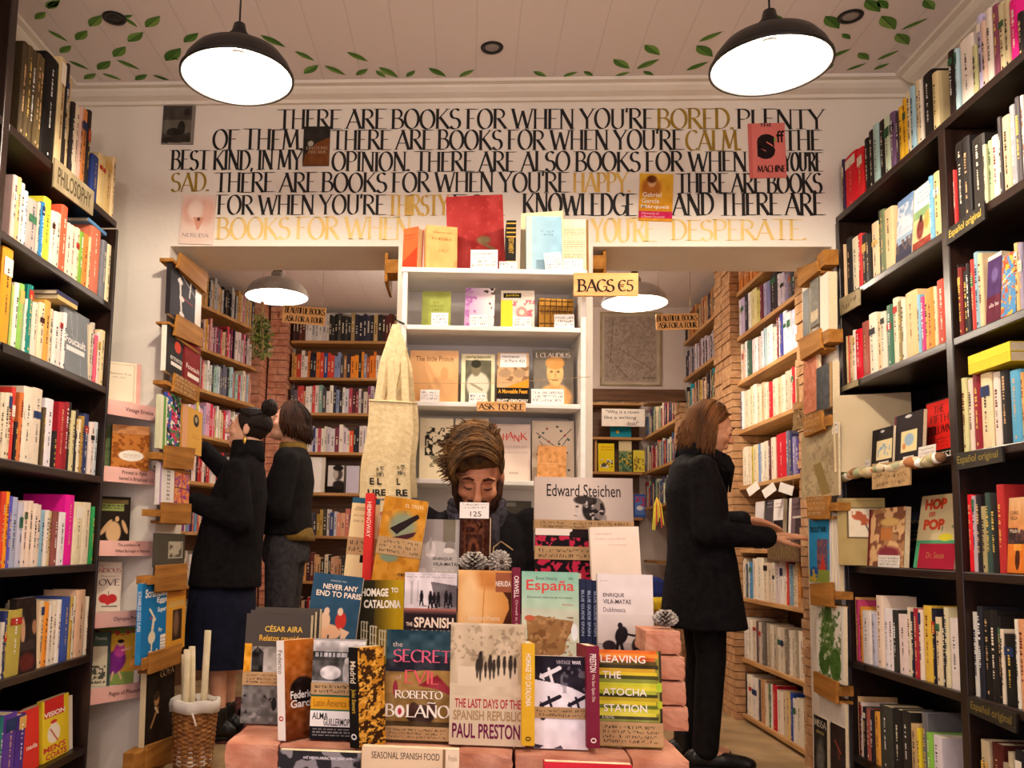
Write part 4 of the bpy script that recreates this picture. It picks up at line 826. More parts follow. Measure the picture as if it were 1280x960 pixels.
front_book((463, 519, 627, 738), 1.925, .018, 'c88a2c', 'amber mottled book with dark wing shape and a paper band', G3, a_rail, (('EL TREN', .5, .9, .06, .1, 'f0d8a8'), ('HEMINGWAY', .55, .95, .84, .88, '3a2414', .01)), lean=8, roll=7, band=(.46, .66, None, (SCR(3),)))
def a_vm(c): c.rect(0, 0, 1, 1, '9c948e').rect(.66, 0, .92, .34, '78705e').rect(.92, 0, 1, .5, 'b4aca4').ell(.52, .66, .5, .34, 'c8c0b8', .1).ell(.40, .45, .11, .13, 'dcd4cc').ell(.40, .36, .03, .1, 'b8b0a8').ell(.40, .53, .10, .03, 'f0e8e0').ell(.80, .40, .10, .08, '8a8278').ell(.78, .46, .11, .04, 'e8e0d8').ell(.24, .78, .09, .06, 'e4dcd4').noise(4, .05)
front_book((513, 573, 650, 735), 1.97, .018, '9c948e', 'grey paperback with perfume bottle and glasses on a round tray', G3, a_vm, (('ENRIQUE', .46, .86, .56, .61, '3a3430', .008), ('VILA-MATAS', .46, 1.0, .635, .685, '3a3430', .008), ('París no se', .46, .9, .72, .77, 'f0e8dc'), ('acaba nunca', .46, .94, .80, .85, 'f0e8dc')), lean=5, roll=0)
# carved leather-bound box with price card
e = front_book((574, 611, 645, 722), 1.96, .07, '3a1c12', 'dark carved leather-bound volume holding up the white price card', G3, lambda c: c.rect(0, 0, 1, 1, '3c1e14').rect(.14, .05, .8, .95, '55301e').rect(.19, .09, .75, .30, '331810').rect(.19, .34, .75, .90, '331810').blot(7, .6, '6a4028', .19, .09, .75, .30, .8).ell(.46, .62, .2, .22, '6a3c24', .3).ell(.46, .6, .09, .12, '2a120c').noise(9, .12), kind='hard', lean=4, yaw=-6)
card((574.5, 611, 628, 648), 1.965, 'white price card reading a hundred odd euros before the reading man', (SCR(2, '6a6058', .05, .42), ('125', .36, .74, .56, .88, '3a3630')), lean=4)
def a_lady(c): c.rect(0, 0, 1, 1, '1c1618').blot(7, .5, 'c02c48', 0, .1, 1, 1).blot(12, .6, '1c1618', 0, .1, 1, 1).rect(0, 0, .65, .09, 'e8dccc').poly([(.6, .05), (.72, 0), (1, 0), (1, .12), (.6, .12)], '241a1c').rect(.28, .6, .8, 1, 'ecdcc0')
front_book((669, 741, 662, 755), 2.00, .02, '1c1618', 'red and black patterned book with a handwritten strip and cream note', G3, a_lady, (('1', .50, .86, .7, .9, 'b8a890', 'scr'),), lean=5, band=(.24, .42, None, (SCR(2),)))
front_book((741, 803, 661, 745), 1.95, .022, 'f0e0cc', 'plain cream paperback with faint pink title standing before the wide portrait book', G3, lambda c: c.rect(0, 0, 1, 1, 'f2e2ce').noise(3, .03), (('Jorge Semprun', .10, .44, .09, .12, 'd8a898'), ('Adieu vive clarte', .10, .72, .16, .19, 'e0b8a8'), ('Le Grand Voyage', .36, .74, .26, .285, 'e0b0a0')), lean=6, roll=-2)
def a_stei(c):
    c.grad(0, 0, .5, 1, 'c4b4a6', 'd8cabc', True); c.grad(.5, 0, 1, 1, 'd8cabc', 'a89a90', True)
    c.ell(.50, .45, .075, .17, 'd6cac0', .25).ell(.44, .42, .035, .10, 'cfc2b6', .3).poly([(.405, .40), (.425, .36), (.44, .48), (.415, .47)], 'c8bbb0').ell(.49, .60, .06, .10, 'cabdb2', .3).ell(.60, .44, .115, .17, '2a2523', .2).ell(.50, .31, .10, .06, '3c3531', .3).blot(16, .56, '8a8078', .50, .28, .73, .60, .85).blot(21, .64, 'd0c8c0', .52, .30, .73, .58, .85).line(.405, .52, .43, .53, .012, '8a7068').ell(.435, .40, .018, .015, '4a403c', .3)
front_book((668, 792, 598, 690), 2.10, .022, 'c4b4a6', 'wide art book with a grey profile portrait in a flowered cap', G3, a_stei, (('Edward Steichen', .125, .875, .095, .265, '2a2426', .004),), lean=5, kind='hard', band=(.585, .72, None, (SCR(2),)))
# pine cones
def pinecone(loc, R, H, label, rot=(0, 0, 0), light=True):
    core = MB(); core.ell((0, 0, H*.5), (R*.5, R*.5, H*.46), 12, 8); o = core.build('pinecone', M['cone'], None, True); n = 0
    sc = MB()
    for j in range(9):
        zz = H*(.06+.1*j); rr = R*math.sin(PI*(.12+.82*(j/9)**.85))*.98
        for k in range(9):
            a = 2*PI*(k+.5*(j % 2))/9+rk.uniform(-.08, .08); d = Vector((math.cos(a), math.sin(a), 0)); s_ = Vector((-d.y, d.x, 0)); b = d*rr*.45+Vector((0, 0, zz)); tip = d*rr*1.05+Vector((0, 0, zz+H*.05)); w = R*.2
            sc.add([b-s_*w*.5, tip-s_*w*.8+Vector((0, 0, -.002)), tip+d*R*.12+Vector((0, 0, .001)), tip+s_*w*.8+Vector((0, 0, -.002)), b+s_*w*.5, tip+Vector((0, 0, H*.07)), b+Vector((0, 0, H*.09))],
                   [(0, 1, 5, 6), (5, 3, 4, 6), (1, 2, 5), (2, 3, 5), (0, 4, 3, 2, 1)][:5])
    sc.build('scale', M['cone_tip'], o); o.location = loc; o.rotation_euler = rot; return tag(o, label, 'pinecone', 'pinecones on the book table')
M['cone'] = noise_mat('pinecone_core', '3a2a20', '5a4434', 40, .8); M['cone_tip'] = noise_mat('silvered_pinecone', '6a6056', 'd0c8bc', 60, .6, .3)
p = at(592, 716, 1.895); zc_ = p.z; a_, b_ = at(578, 716, 1.895).x, at(640, 716, 1.895).x
tag(MB().box(a_, b_, 1.868, 1.935, .8285, zc_-.0006).build('wooden_block', M['brown_wood']), 'wooden block hidden under the two pinecones', 'block', 'hidden blocks on the table risers')
pinecone((p.x, 1.90, zc_), .030, .046, 'larger silvered pinecone standing before the carved volume')
p = at(622, 716, 1.895); pinecone((p.x, 1.915, zc_+.024), .024, .042, 'smaller pinecone lying end-on beside the larger one', (PI/2, 0, .2))
tw = MB(); tw.tube([Vector((p.x-.012, 1.93, zc_+.0)), Vector((p.x-.008, 1.93, zc_+.055)), Vector((p.x+.008, 1.932, zc_+.068)), Vector((p.x+.034, 1.93, zc_+.050))], .0016, 5); tag(tw.build('twig', M['twine']), 'thin bent twig rising behind the smaller pinecone', 'twig')
p = at(832, 818, 1.63); pinecone((p.x, 1.63, STACK_TOP+.0005), .021, .033, 'small silvered pinecone on top of the brick stack')
# twig behind the small cone

# hidden blocks that carry the raised books of the middle and back rows
for o in [o for o in bpy.data.objects if o.get('group') in (G2, G3)]:
    bb = [o.matrix_world @ v.co for v in o.data.vertices]; zb = min(v.z for v in bb); lowv = [v for v in bb if v.z < zb+.03]; x0, x1 = min(v.x for v in lowv), max(v.x for v in lowv); y0, y1 = min(v.y for v in lowv), max(v.y for v in lowv)
    base = .8285 if o['group'] == G3 else .7485
    if zb-base > .003: tag(MB().box(x0+.008, x1-.008, y0+.004, y1-.004, base, zb-.0004).build('wooden_block', M['brown_wood']), 'wooden block hidden under the '+o['label'][:0]+' '.join(o['label'].split()[:7]), 'block', 'hidden blocks on the table risers')
    elif zb < base: o.location.z += base-zb+.0003

# ================================================================== white display case against the pillar
WC = Vector((.078, 3.10, 0)); WA = math.radians(3.0)
e = empty('display_case', WC, (0, 0, WA)); tag(e, 'white painted open display case of rare books behind the reading man', 'bookcase')
WZ = [at(615, y, 3.10).z for y in (342, 407.5, 503, 600, 700)]
hw = .330; dpt = .26
for n, x in (('side_panel', -hw), ('side_panel', hw-.018)): bevel(MB().box(x, x+.018, 0, dpt, 0, WZ[0]-.0005).build(n, M['white_wood'], e), .002)
for k, z in enumerate(WZ): bevel(MB().box(-hw+(.0185 if k else -.004), hw-(.0185 if k else -.004), .002 if k else -.003, dpt-.012, z-.017 if k else z, z if k else z+.0).build('shelf', M['white_wood'], e) if k else MB().box(-hw-.004, hw+.004, -.003, dpt, z, z+.018).build('top_board', M['white_wood'], e), .002)
MB().box(-hw+.0185, hw-.0185, dpt-.011, dpt, 0, WZ[0]-.0005).build('back_panel', M['white_wood'], e)
WT = WZ[0]+.0183
def wcY(px, off): x = at(px, 500, 3.1).x; return 3.10+math.tan(WA)*(x-WC.x)+off
def wb(px, off, z, *a, **k): return front_book(px, wcY((px[0]+px[1])/2, off), *a, **dict(k, z=None) if 0 else k)
GT, GS1, GS2, GS3 = ('old books on top of the white case', 'books on the upper shelf of the white case', 'books on the middle shelf of the white case', 'books on the lower shelf of the white case')
def wbook(px, off, zs, t, color, label, group, art=None, texts=(), **k):
    """like front_book, with the tail set on the shelf at height zs"""
    xm = (px[0]+px[1])/2; Y = wcY(xm, off); o = front_book(px, Y, t, color, label, group, art, texts, **k)
    m_ = o.matrix_world.copy(); m_.translation.z = zs+.0006+abs(math.sin(math.radians(k.get('roll', 0))))*max(v.co.x for v in o.data.vertices)+t*math.sin(math.radians(k.get('lean', 8))); o.matrix_world = m_; return o
def wcard(px, off, zs, label, texts, **k):
    o = card(px, wcY((px[0]+px[1])/2, off), label, texts, **k); m_ = o.matrix_world.copy(); m_.translation.z = zs+.0003; o.matrix_world = m_; return o
# on top
wbook((502, 521, 283, 339), .07, WT, .04, 'd8582c', 'orange-red old book turned to show gilt page edges on the white case top', GT, lambda c: c.rect(0, 0, 1, 1, 'dc5c30').poly([(0, .75), (1, .45), (1, 1), (0, 1)], 'c8381c').lines(.1, .15, .8, .3, 2, 'a83c1c'), lean=2, yaw=-28, kind='hard')
wbook((533, 571, 282, 339), .055, WT, .05, 'd8a060', 'tan old paper-covered book beside the big red one', GT, lambda c: c.rect(0, 0, 1, 1, 'dca868').noise(5, .06), (('Oeuvres', .2, .8, .12, .16, '8a6030'), ('POESIES', .18, .82, .26, .31, '7a5024', 'serif'), ('1', .3, .7, .5, .6, '9a7038', 'scr')), lean=2, yaw=14)
wbook((560, 632, 239, 340), .12, WT, .02, '8c2422', 'very large dark red cloth book with worn green stamp', GT, lambda c: c.rect(0, 0, 1, 1, '8e2624').noise(5, .10).ell(.64, .56, .12, .05, '6a5a3a', .5).line(.62, .6, .82, .68, .05, '6a5034').line(.82, .68, .74, .72, .05, '6a5034').blot(14, .74, 'a84038', al=.5), lean=6, roll=-2.5, kind='hard', mat='matte_print')
fsp = fspine((632, 645, 272, 339), wcY(638, .06), 0, '1a1614', 'black spined old book with gilt bands', GT, (('TESTAMENT', .30, .62, 'c8a040', .5),), lean=0, d=.13)
m_ = fsp.matrix_world.copy(); m_.translation.z = WT+.0004; fsp.matrix_world = m_
g_ = MB(); w_ = max(v.co.x for v in fsp.data.vertices); h_ = max(v.co.z for v in fsp.data.vertices)
for k in (.06, .14, .22, .68, .76, .84, .93): g_.box(-w_, w_, -.0009, -.0002, h_*k, h_*k+.005, 'c09a3c')
g_.build('gilt_band', M['ink'], fsp, label='gilt bands')
wbook((650, 702, 258, 339), .10, WT, .03, 'b88a4c', 'old half-leather book standing open behind the pale blue pamphlet', GT, lambda c: c.rect(0, 0, 1, 1, 'e4cfa4').lines(.12, .1, .9, .9, 22, '9a8a68', .4, 5), lean=5, yaw=-10, kind='hard')
wbook((702, 736, 266, 339), .105, WT, .03, '8a6a34', 'open cream page with brown board beside the pale blue pamphlet', GT, lambda c: c.rect(0, 0, 1, 1, 'ead8b4').lines(.1, .14, .86, .85, 20, '8a7a60', .4, 8).rect(.92, 0, 1, 1, '7a5a30'), lean=5, kind='hard')
wbook((658, 703, 268, 339), .045, WT, .012, '9cc0c8', 'pale blue pamphlet in a shiny sleeve on the white case top', GT, lambda c: c.grad(0, 0, 1, 1, 'a4c4d0', '88b0c4', True).rect(0, 0, .16, 1, 'b8d0c4').noise(4, .05), (('2', .42, .8, .24, .36, '5a7a90', 'scr'),), lean=5, yaw=6)
for px, lab, tx in (((588, 622, 314, 340), 'cream card with printed lines before the big red book', (SCR(4, '7a6a50'),)), ((624, 646, 331, 342), 'small lilac price card under the black gilt spine', (SCR(2, '3a3440'),)), ((682, 703, 317, 341), 'white price card tilted before the pale blue pamphlet', (SCR(5, '2c2830'),)), ((704, 729, 325, 341), 'white price card before the open cream page', (SCR(3, '4a4450'),))):
    wcard(px, .01, WT, lab, tx, group='handwritten cards in the white case', roll=-5 if px[0] == 682 else 0)
# upper shelf
wbook((527, 563, 359, 405), .06, WZ[1], .02, '8f9848', 'green paperback with boxed title on the upper shelf of the white case', GS1, lambda c: c.rect(0, 0, 1, 1, '949c4e').rect(.12, .08, .9, .085, '6a7a30').rect(.12, .9, .9, .905, '6a7a30').rect(.12, .08, .13, .9, '6a7a30').rect(.89, .08, .9, .9, '6a7a30').noise(4, .05), (('THE', .38, .62, .28, .33, '6a6a28', 'serif'), ('NAKED', .26, .74, .37, .43, '6a6a28', 'serif'), ('LUNCH', .28, .74, .47, .53, '6a6a28', 'serif')), lean=5)
wbook((580, 617, 354, 405), .06, WZ[1], .02, 'e0d0d0', 'shiny white and purple spotted book in a plastic sleeve', GS1, lambda c: c.grad(0, 0, 1, 1, 'b890b8', 'f0e8dc', True).blot(8, .58, 'a060a0', 0, 0, .4, 1, .8).blot(8, .66, '4a3a34', .5, 0, 1, .15).blot(9, .7, '6a4a44', .8, .3, 1, 1), lean=4, roll=1.5)
wbook((626, 668, 356, 405), .06, WZ[1], .022, 'e0b8b0', 'book with yellow side strip and pink rose cover under a black label', GS1, lambda c: c.rect(0, 0, 1, 1, 'e4c4bc').rect(0, .0, 1, .2, 'e8dcc8').rect(.08, .06, .6, .19, '2a2418').rect(0, .24, .34, 1, 'e8c83c').blot(6, .5, 'b86870', .34, .24, 1, 1).blot(9, .6, 'f0d8c8', .34, .24, 1, 1).ell(.62, .55, .16, .14, 'c88a80', .4).ell(.62, .55, .08, .07, 'e8c8b8'), (('junkie', .14, .54, .085, .165, 'd0c040', .02),), lean=4)
for i in range(6):
    o = fspine((674+i*7.2, 680.6+i*7.2, 364.5+i*.3, 405), wcY(697, .05), 0, 'a87828', ORD[i]+' of six matching gilt brown spines, counting from the rose-covered book', 'set of matching gilt brown volumes', (('TALES', .28, .5, '3a2414', .6),), lean=0, d=.10)
    m_ = o.matrix_world.copy(); m_.translation.z = WZ[1]+.0004; o.matrix_world = m_
    g_ = MB(); w_ = max(v.co.x for v in o.data.vertices); h_ = max(v.co.z for v in o.data.vertices)
    for k in (.05, .2, .58, .74, .9): g_.box(-w_, w_, -.0009, -.0002, h_*k, h_*k+.004, '4a2c10')
    g_.build('spine_band', M['ink'], o)
for px, lab in (((539, 560, 390, 407), 'white price card before the green boxed-title paperback'), ((587, 610, 392, 407), 'white price card before the purple spotted book'), ((641, 664, 393, 407), 'white price card before the pink rose cover'), ((693, 718, 389, 407), 'lilac price card before the six gilt spines')):
    wcard(px, .012, WZ[1], lab, (SCR(3, '4a4450'),), group='handwritten cards in the white case')
# middle shelf
wbook((511, 572, 436, 501), .05, WZ[2], .02, 'dcaa74', 'large tan book with thin handwritten-style title on the middle shelf', GS2, lambda c: c.grad(0, 0, 1, 1, 'e4b480', 'd09c64').ell(.66, .72, .28, .22, 'c89a68', .3).ell(.72, .44, .08, .12, 'c89460', .3).noise(4, .04), (('The little Prince', .12, .90, .11, .21, '6a4a2c'),), lean=6)
wbook((576, 618, 440, 502), .05, WZ[2], .012, 'd8cca0', 'pale green bordered book with photo of a man in a white shirt', GS2, lambda c: c.rect(0, 0, 1, 1, 'dcd4ac').rect(.12, .12, .90, .98, '5c5a48').noise(6, .12).ell(.50, .62, .34, .26, 'd0ccb4', .2).poly([(.24, .98), (.26, .55), (.5, .44), (.74, .55), (.80, .98)], 'd4d0b8').ell(.44, .30, .14, .15, '7a7058', .25).ell(.44, .20, .15, .08, '2c2a20', .3).line(.3, .6, .62, .72, .07, '9a927a'), (('charles bukowski', .14, .88, .03, .085, '3a3624', .01),), lean=6)
wbook((621, 661, 438, 502), .05, WZ[2], .02, 'd89838', 'book with orange skyline and black lower half holding a taped white note', GS2, lambda c: c.rect(0, 0, 1, 1, 'c8a478').blot(6, .55, '8a6a4c', 0, .25, 1, .55).ell(.25, .40, .2, .08, 'a88a68', .3).ell(.7, .40, .2, .08, 'a88a68', .3).poly([(.5, .62), (1, .5), (1, .7), (.2, .7)], 'e8942c').rect(0, .68, 1, 1, '1c1814').rect(.1, .02, .92, .28, 'f4f0e8'), (('Hemingway', .16, .7, .05, .1, '3a3430'), ('in Paris 425', .24, .88, .13, .18, '3a3430'), ('A Moveable Feast', .04, .96, .71, .79, 'e8a838', .02), ('ERNEST HEMINGWAY', .0, .98, .90, .97, 'e8e0d0', .02)), lean=6)
wbook((667, 717, 433, 502), .05, WZ[2], .022, '6a6258', 'grey book with golden classical bust drawing', GS2, lambda c: c.rect(0, 0, 1, 1, '746c60').ell(.54, .86, .42, .24, 'd8a468', .2).rect(.42, .55, .66, .75, 'd09c60').ell(.54, .42, .21, .24, 'e0b074', .12).ell(.54, .24, .24, .12, 'c89454', .2).ell(.45, .40, .04, .02, '6a4a28').ell(.62, .40, .04, .02, '6a4a28').line(.54, .4, .55, .5, .025, 'a87840').line(.47, .555, .61, .555, .02, '8a5c34').noise(9, .05), (('I, CLAUDIUS', .06, .92, .06, .14, 'e8dcc8', 'hand'),), lean=6)
for px, lab in (((525, 549, 488, 503), 'lilac price card before the large tan title book'), ((586, 607, 491, 503), 'white price card below the man in the white shirt'), ((664, 705, 484, 503), 'wide white price card before the golden bust')):
    wcard(px, .006, WZ[2], lab, (SCR(3 if px[0] > 600 or px[0] < 550 else 2, '4a4450'),), group='handwritten cards in the white case')
p0, p1 = at(500, 479, wcY(500, -.012)), at(738, 471, wcY(738, -.012)); tag(MB().tube([p0, (p0+p1)/2+Vector((0, 0, -.012)), p1], .0009, 5).build('string', M['twine']), 'thin string stretched across the middle shelf books of the white case', 'string')
# lower shelf
wbook((524, 566, 521, 598), .07, WZ[3], .014, 'e4d4b0', 'open art book page with a black ink drawing', GS3, lambda c: c.rect(0, 0, 1, 1, 'e8d8b4').blot(5, .5, '2c2a24', .15, .15, .9, .62).blot(8, .56, 'e8d8b4', .2, .15, .8, .6).blot(7, .52, '6a6448', .3, .62, .8, .8, .7).ell(.45, .35, .07, .05, 'e8d8b4'), lean=8, yaw=5)
wbook((567, 609, 523, 600), .075, WZ[3], .014, 'e8dab8', 'facing blank cream page of the open art book behind the man', GS3, lambda c: c.rect(0, 0, 1, 1, 'ecdcb8').ell(.8, .2, .08, .05, '5a4a34', .4).noise(3, .03), lean=8, yaw=-5)
wbook((617, 663, 527, 598), .07, WZ[3], .022, 'd8c0b0', 'pinkish book with crooked red capitals and a red spine edge', GS3, lambda c: c.rect(0, 0, 1, 1, 'e0ccbc').rect(0, 0, .05, 1, 'c8342c').noise(3, .03), (('H', .24, .36, .17, .29, 'd84434', 'hand'), ('A', .38, .52, .14, .26, 'd84434', 'hand'), ('N', .54, .70, .19, .31, 'd84434', 'hand'), ('K', .73, .90, .15, .28, 'd84434', 'hand'), ('CHARLES', .3, .9, .38, .42, 'b8a090'), ('BUKOWSKI', .26, .92, .48, .52, 'b8a090'), ('HANK', .42, .68, .84, .88, '8a7468')), lean=6)
wbook((665, 718, 521, 598), .085, WZ[3], .02, 'd8c4a8', 'pale book with thin dark branches and small leaves drawn on it', GS3, lambda c: [c.rect(0, 0, 1, 1, 'dccab0')]+[c.line(.5+.02*k, .95-.1*k, .5+(-1)**k*(.2+.04*k), .55-.07*k, .018, '3a3c3c') for k in range(7)]+[c.ell(.5+(-1)**k*(.1+.045*(k % 7)), .1+.035*k, .03, .018, ('4a5c58', 'a85048', '3a4440')[k % 3]) for k in range(22)] and c, lean=6)
wbook((671, 707, 554, 598), .03, WZ[3], .012, 'c88a50', 'small worn tan pamphlet before the branch-patterned book', GS3, lambda c: c.rect(0, 0, 1, 1, 'd0945a').blot(8, .6, 'b07840', al=.6).rect(0, .5, 1, .515, 'e0b080').noise(7, .08), lean=5, roll=2)
o = wbook((712, 722, 520, 597), .15, WZ[3], .02, '3a5a50', 'sliver of a green-blue cover leaning inside the case wall', GS3, lambda c: c.rect(0, 0, 1, 1, '4a6a60').blot(5, .5, 'c8b84c').blot(6, .6, '3a5a9a'), lean=4)
# shelf below: a reddish cover and a grey one
wbook((529, 560, 620, 672), .10, WZ[4], .02, 'b8603c', 'reddish boxed cover on the shadowed shelf behind the tote bag', 'books on the lowest visible shelf of the white case', lambda c: c.rect(0, 0, 1, .45, 'c07850').rect(0, .45, 1, 1, 'a84428').noise(9, .15), lean=5)
wbook((615, 664, 617, 690), .10, WZ[4], .02, '5a5448', 'dull grey-green cover on the shadowed shelf behind the man', 'books on the lowest visible shelf of the white case', lambda c: c.rect(0, 0, 1, 1, '5c574c').rect(.35, .03, .6, .1, '8a8478').noise(5, .1), lean=5)

# ------------------------------------------------------------------ wooden signs
def plaque(px, Y, label, lines_, mat='sign_wood', th=.012, roll=0, name='sign', ink='241a14', nib='hand', group=None, z=None):
    xl, xr, yt, yb = px; xm, ym = (xl+xr)/2, (yt+yb)/2; p = at(xm, ym, Y); w = abs(at(xr, ym, Y).x-at(xl, ym, Y).x); h = abs(at(xm, yt, Y).z-at(xm, yb, Y).z)
    o = MB().box(-w/2, w/2, 0, th, -h/2, h/2).build(name, M[mat]); bevel(o, .0015, 1); o.location = p; o.rotation_euler = (0, math.radians(roll), 0); tag(o, label, 'sign', group)
    tx = MB()
    for s in lines_: put_text(tx, s, w, h, -.0008, None, -h/2)
    if tx.f: tx.build('lettering', M['ink'], o)
    return o
plaque((717, 798, 341, 370), 3.065, 'pale wooden price sign for bags fixed to the corner of the white case', (('BAGS', .07, .62, .30, .80, '241a14', 'serif'), ('€5', .68, .92, .32, .78, '241a14', 'serif')), roll=0)
plaque((596, 657, 502, 514), 3.085, 'small wooden ask-to-see sign on the white case shelf edge', (('ASK TO SEE', .04, .96, .24, .82, '241a14', 'serif'),))
def hang_sign(px, Y, label, lns, cords, roll):
    o = plaque(px, Y, label, lns, roll=roll, th=.006, group='hanging beautiful-books signs', mat='sign_wood')
    for cx_, top in cords:
        p = at(cx_, px[2]+2, Y+.003); t_ = BZ if Y > YB else LZ
        inv = o.matrix_basis.inverted()
        c = MB().tube([inv @ p, inv @ Vector((p.x, p.y, t_))], .0012, 5).build('cord', M['twine'], o)
hang_sign((353, 407, 383, 405), 4.55, 'ochre card sign on strings before the back wall shelf of dark old books', (('BEAUTIFUL BOOKS', .05, .97, .10, .42, '241a14', 'hand'), ('ASK FOR A TOUR', .08, .95, .58, .9, '241a14', 'hand')), ((403, 340),), 4)
hang_sign((820, 873, 392, 412), 4.55, 'pale wooden sign on two strings before the framed map wall', (('BEAUTIFUL BOOKS', .03, .97, .12, .44, '241a14', 'hand'), ('ASK FOR A TOUR', .06, .95, .56, .9, '241a14', 'hand')), ((823, 340), (863, 340)), -2)

# ------------------------------------------------------------------ covers pinned to the painted wall
def pinned(px, label, color, art, texts=(), roll=0):
    xl, xr, yt, yb = px; Y = YW-.006; p = at((xl+xr)/2, (yt+yb)/2, Y); w = abs(at(xr, yb, Y).x-at(xl, yb, Y).x); h = abs(at(xl, yt, Y).z-at(xl, yb, Y).z)
    o = MB().box(-w/2, w/2, 0, .005, -h/2, h/2).build('book_cover', M['cover'], color=color); o.location = p; o.rotation_euler = (0, math.radians(roll), 0); tag(o, label, 'book cover', 'book covers pinned to the lettered wall')
    cv = Cv(int((xr-xl)*1.5), int((yb-yt)*1.5), color); art(cv); art_mesh(cv, w, h, o, z0=-h/2); tx = MB()
    for s in texts: put_text(tx, s, w, h, -.0009, None, -h/2)
    if tx.f: tx.build('title_lettering', M['ink'], o)
pinned((203, 243, 130, 180), 'dark grey cover with a shadowy tree pinned high on the wall corner', '6a6258', lambda c: c.rect(0, 0, 1, 1, '8a8278').rect(0, .05, .9, .88, '4c463e').rect(0, .4, .9, .75, '6a6458').ell(.6, .62, .12, .2, '2a2620').ell(.35, .7, .2, .1, '2c2822').ell(.75, .2, .1, .1, '3a342e').poly([(0, .86), (.9, .7), (.9, .95), (0, .98)], '3a342c').noise(6, .08), roll=1)
pinned((379, 412, 158, 207), 'black and brown cover with small moon between the painted words', '3a342c', lambda c: c.rect(0, 0, 1, 1, '34302a').poly([(0, 1), (.1, .7), (.5, .42), (1, .28), (1, 1)], '7a4a28').ell(.28, .44, .11, .07, 'b8b0a0', .2).noise(5, .06), (("EINSTEIN'S", .12, .92, .52, .6, 'b89a7c', 'serif') if 0 else ('EINSTEINS', .12, .92, .52, .59, 'b89a7c', 'serif'), ('DREAMS', .22, .88, .62, .69, 'b89a7c', 'serif')))
pinned((936, 982, 154, 222), 'salmon pink cover with one huge black curving letter', 'e07870', lambda c: c.rect(0, 0, 1, 1, 'e47e74').rect(0, 0, .1, 1, 'd86e66').ell(.68, .31, .07, .045, '8ab04c').noise(4, .03), (('THE', .32, .64, .0, .065, '2a1c1c', .02), ('S', .22, .72, .20, .66, '241818', .12), ('ff', .76, .98, .14, .36, '2a1c1c', .02), ('MACHINE', .22, .98, .78, .90, '2a1c1c', 'hand')), roll=-1)
pinned((799, 841, 217, 276), 'orange yellow cover with a womans head and white author words', 'e0a028', lambda c: c.grad(0, 0, 1, 1, 'e8b83c', 'd88c20').ell(.35, .3, .3, .2, 'b8702c', .4).ell(.36, .2, .12, .09, 'd8a878', .3).ell(.36, .12, .15, .08, '6a3a1c', .4).rect(0, .80, 1, .95, 'd02c5c').rect(0, .95, 1, 1, 'e09828').noise(5, .08), (('Gabriel', .1, .66, .40, .5, 'f8f0e0', .01), ('García', .08, .6, .53, .63, 'f8f0e0', .01), ('Márquez', .06, .9, .66, .76, 'f8f0e0', .01), ('Chronicle of', .08, .6, .825, .865, 'f4d8d8'), ('a Death Foretold', .08, .76, .895, .935, 'f4d8d8')), roll=2)
pinned((226, 268, 243, 305), 'pale pink cover with soft peach hands and small grey name', 'e8c8b8', lambda c: c.rect(0, 0, 1, 1, 'ecd4c4').ell(.3, .34, .3, .26, 'e8b8a4', .6).ell(.72, .34, .28, .26, 'e8b8a4', .6).ell(.42, .32, .22, .2, 'f4dccc', .5).poly([(.36, .46), (.7, .46), (.56, .7), (.5, .72)], 'dca088').ell(.53, .5, .05, .04, '7a4a3c').noise(4, .03), (('NERUDA', .08, .86, .79, .86, 'a09088', 'serif'),), roll=2)

# ================================================================== pink corner ledges
R0 = Vector((-1.345, 3.694)); D0 = Vector((-.5, -.866)); L0 = R0+D0*.284
PK = (((131, 504, 526), ('Vintage Erotica',), 'first'), ((127, 588, 606), ('Printed in Paris', 'banned in Britain and U.S.'), 'second'), ((120, 678, 694), ('The publishers of', 'William Burroughs & Nabokov'), 'third'), ((115, 764, 783), ('Olympia Press',), 'fourth'), ((107, 854, 874), ('Pages of Pleasure',), 'fifth'))
RT = ((192, 519), (190, 598), (185, 686), (175, 771), (171, 861))
LEDZ = []
for ((xl, y0, y1), tx, nm), (rx, ry) in zip(PK, RT):
    zt = at(rx, ry, 3.69).z; LEDZ.append(zt+.026)
    e = empty('corner_ledge', (-1.55, 3.56, zt)); tag(e, f'pink corner ledge, {nm} from the top, with a handwritten pink front label', 'ledge', 'pink corner ledges')
    o0 = Vector((-1.55, 3.56))
    a, b = R0-o0, L0-o0
    poly = [(b.x, b.y, .012), (a.x, a.y, .012), (-.305, a.y, .012), (-.305, b.y, .012)]
    MB().prism(poly, (0, 0, .012)).build('board', M['white_wood'], e)
    n = Vector((.866, -.5)); f = [(b+n*.001), (a+n*.001), (a+n*.007), (b+n*.007)]
    fr = MB().prism([(q.x, q.y, -.030) for q in f], (0, 0, .062)).build('front_label', M['pink'], e, label='pink painted front label')
    tm = MB(); d = (a-b).normalized(); Lg = (a-b).length
    for i, t in enumerate(tx):
        v, fs, _ = text_polys(t, .012); H = .022 if len(tx) == 1 else .015; zz = -.012 if len(tx) == 1 else (.006 if i == 0 else -.019); W = min(Lg*.62, H*_*1.0); s0 = Lg*.36 if W < Lg*.6 else Lg*.32
        tm.add([(b.x+d.x*(s0+q[0]*W)+n.x*.0076, b.y+d.y*(s0+q[0]*W)+n.y*.0076, zz+q[1]*H) for q in v], fs, '5a2c2c')
    tm.build('lettering', M['ink'], fr)
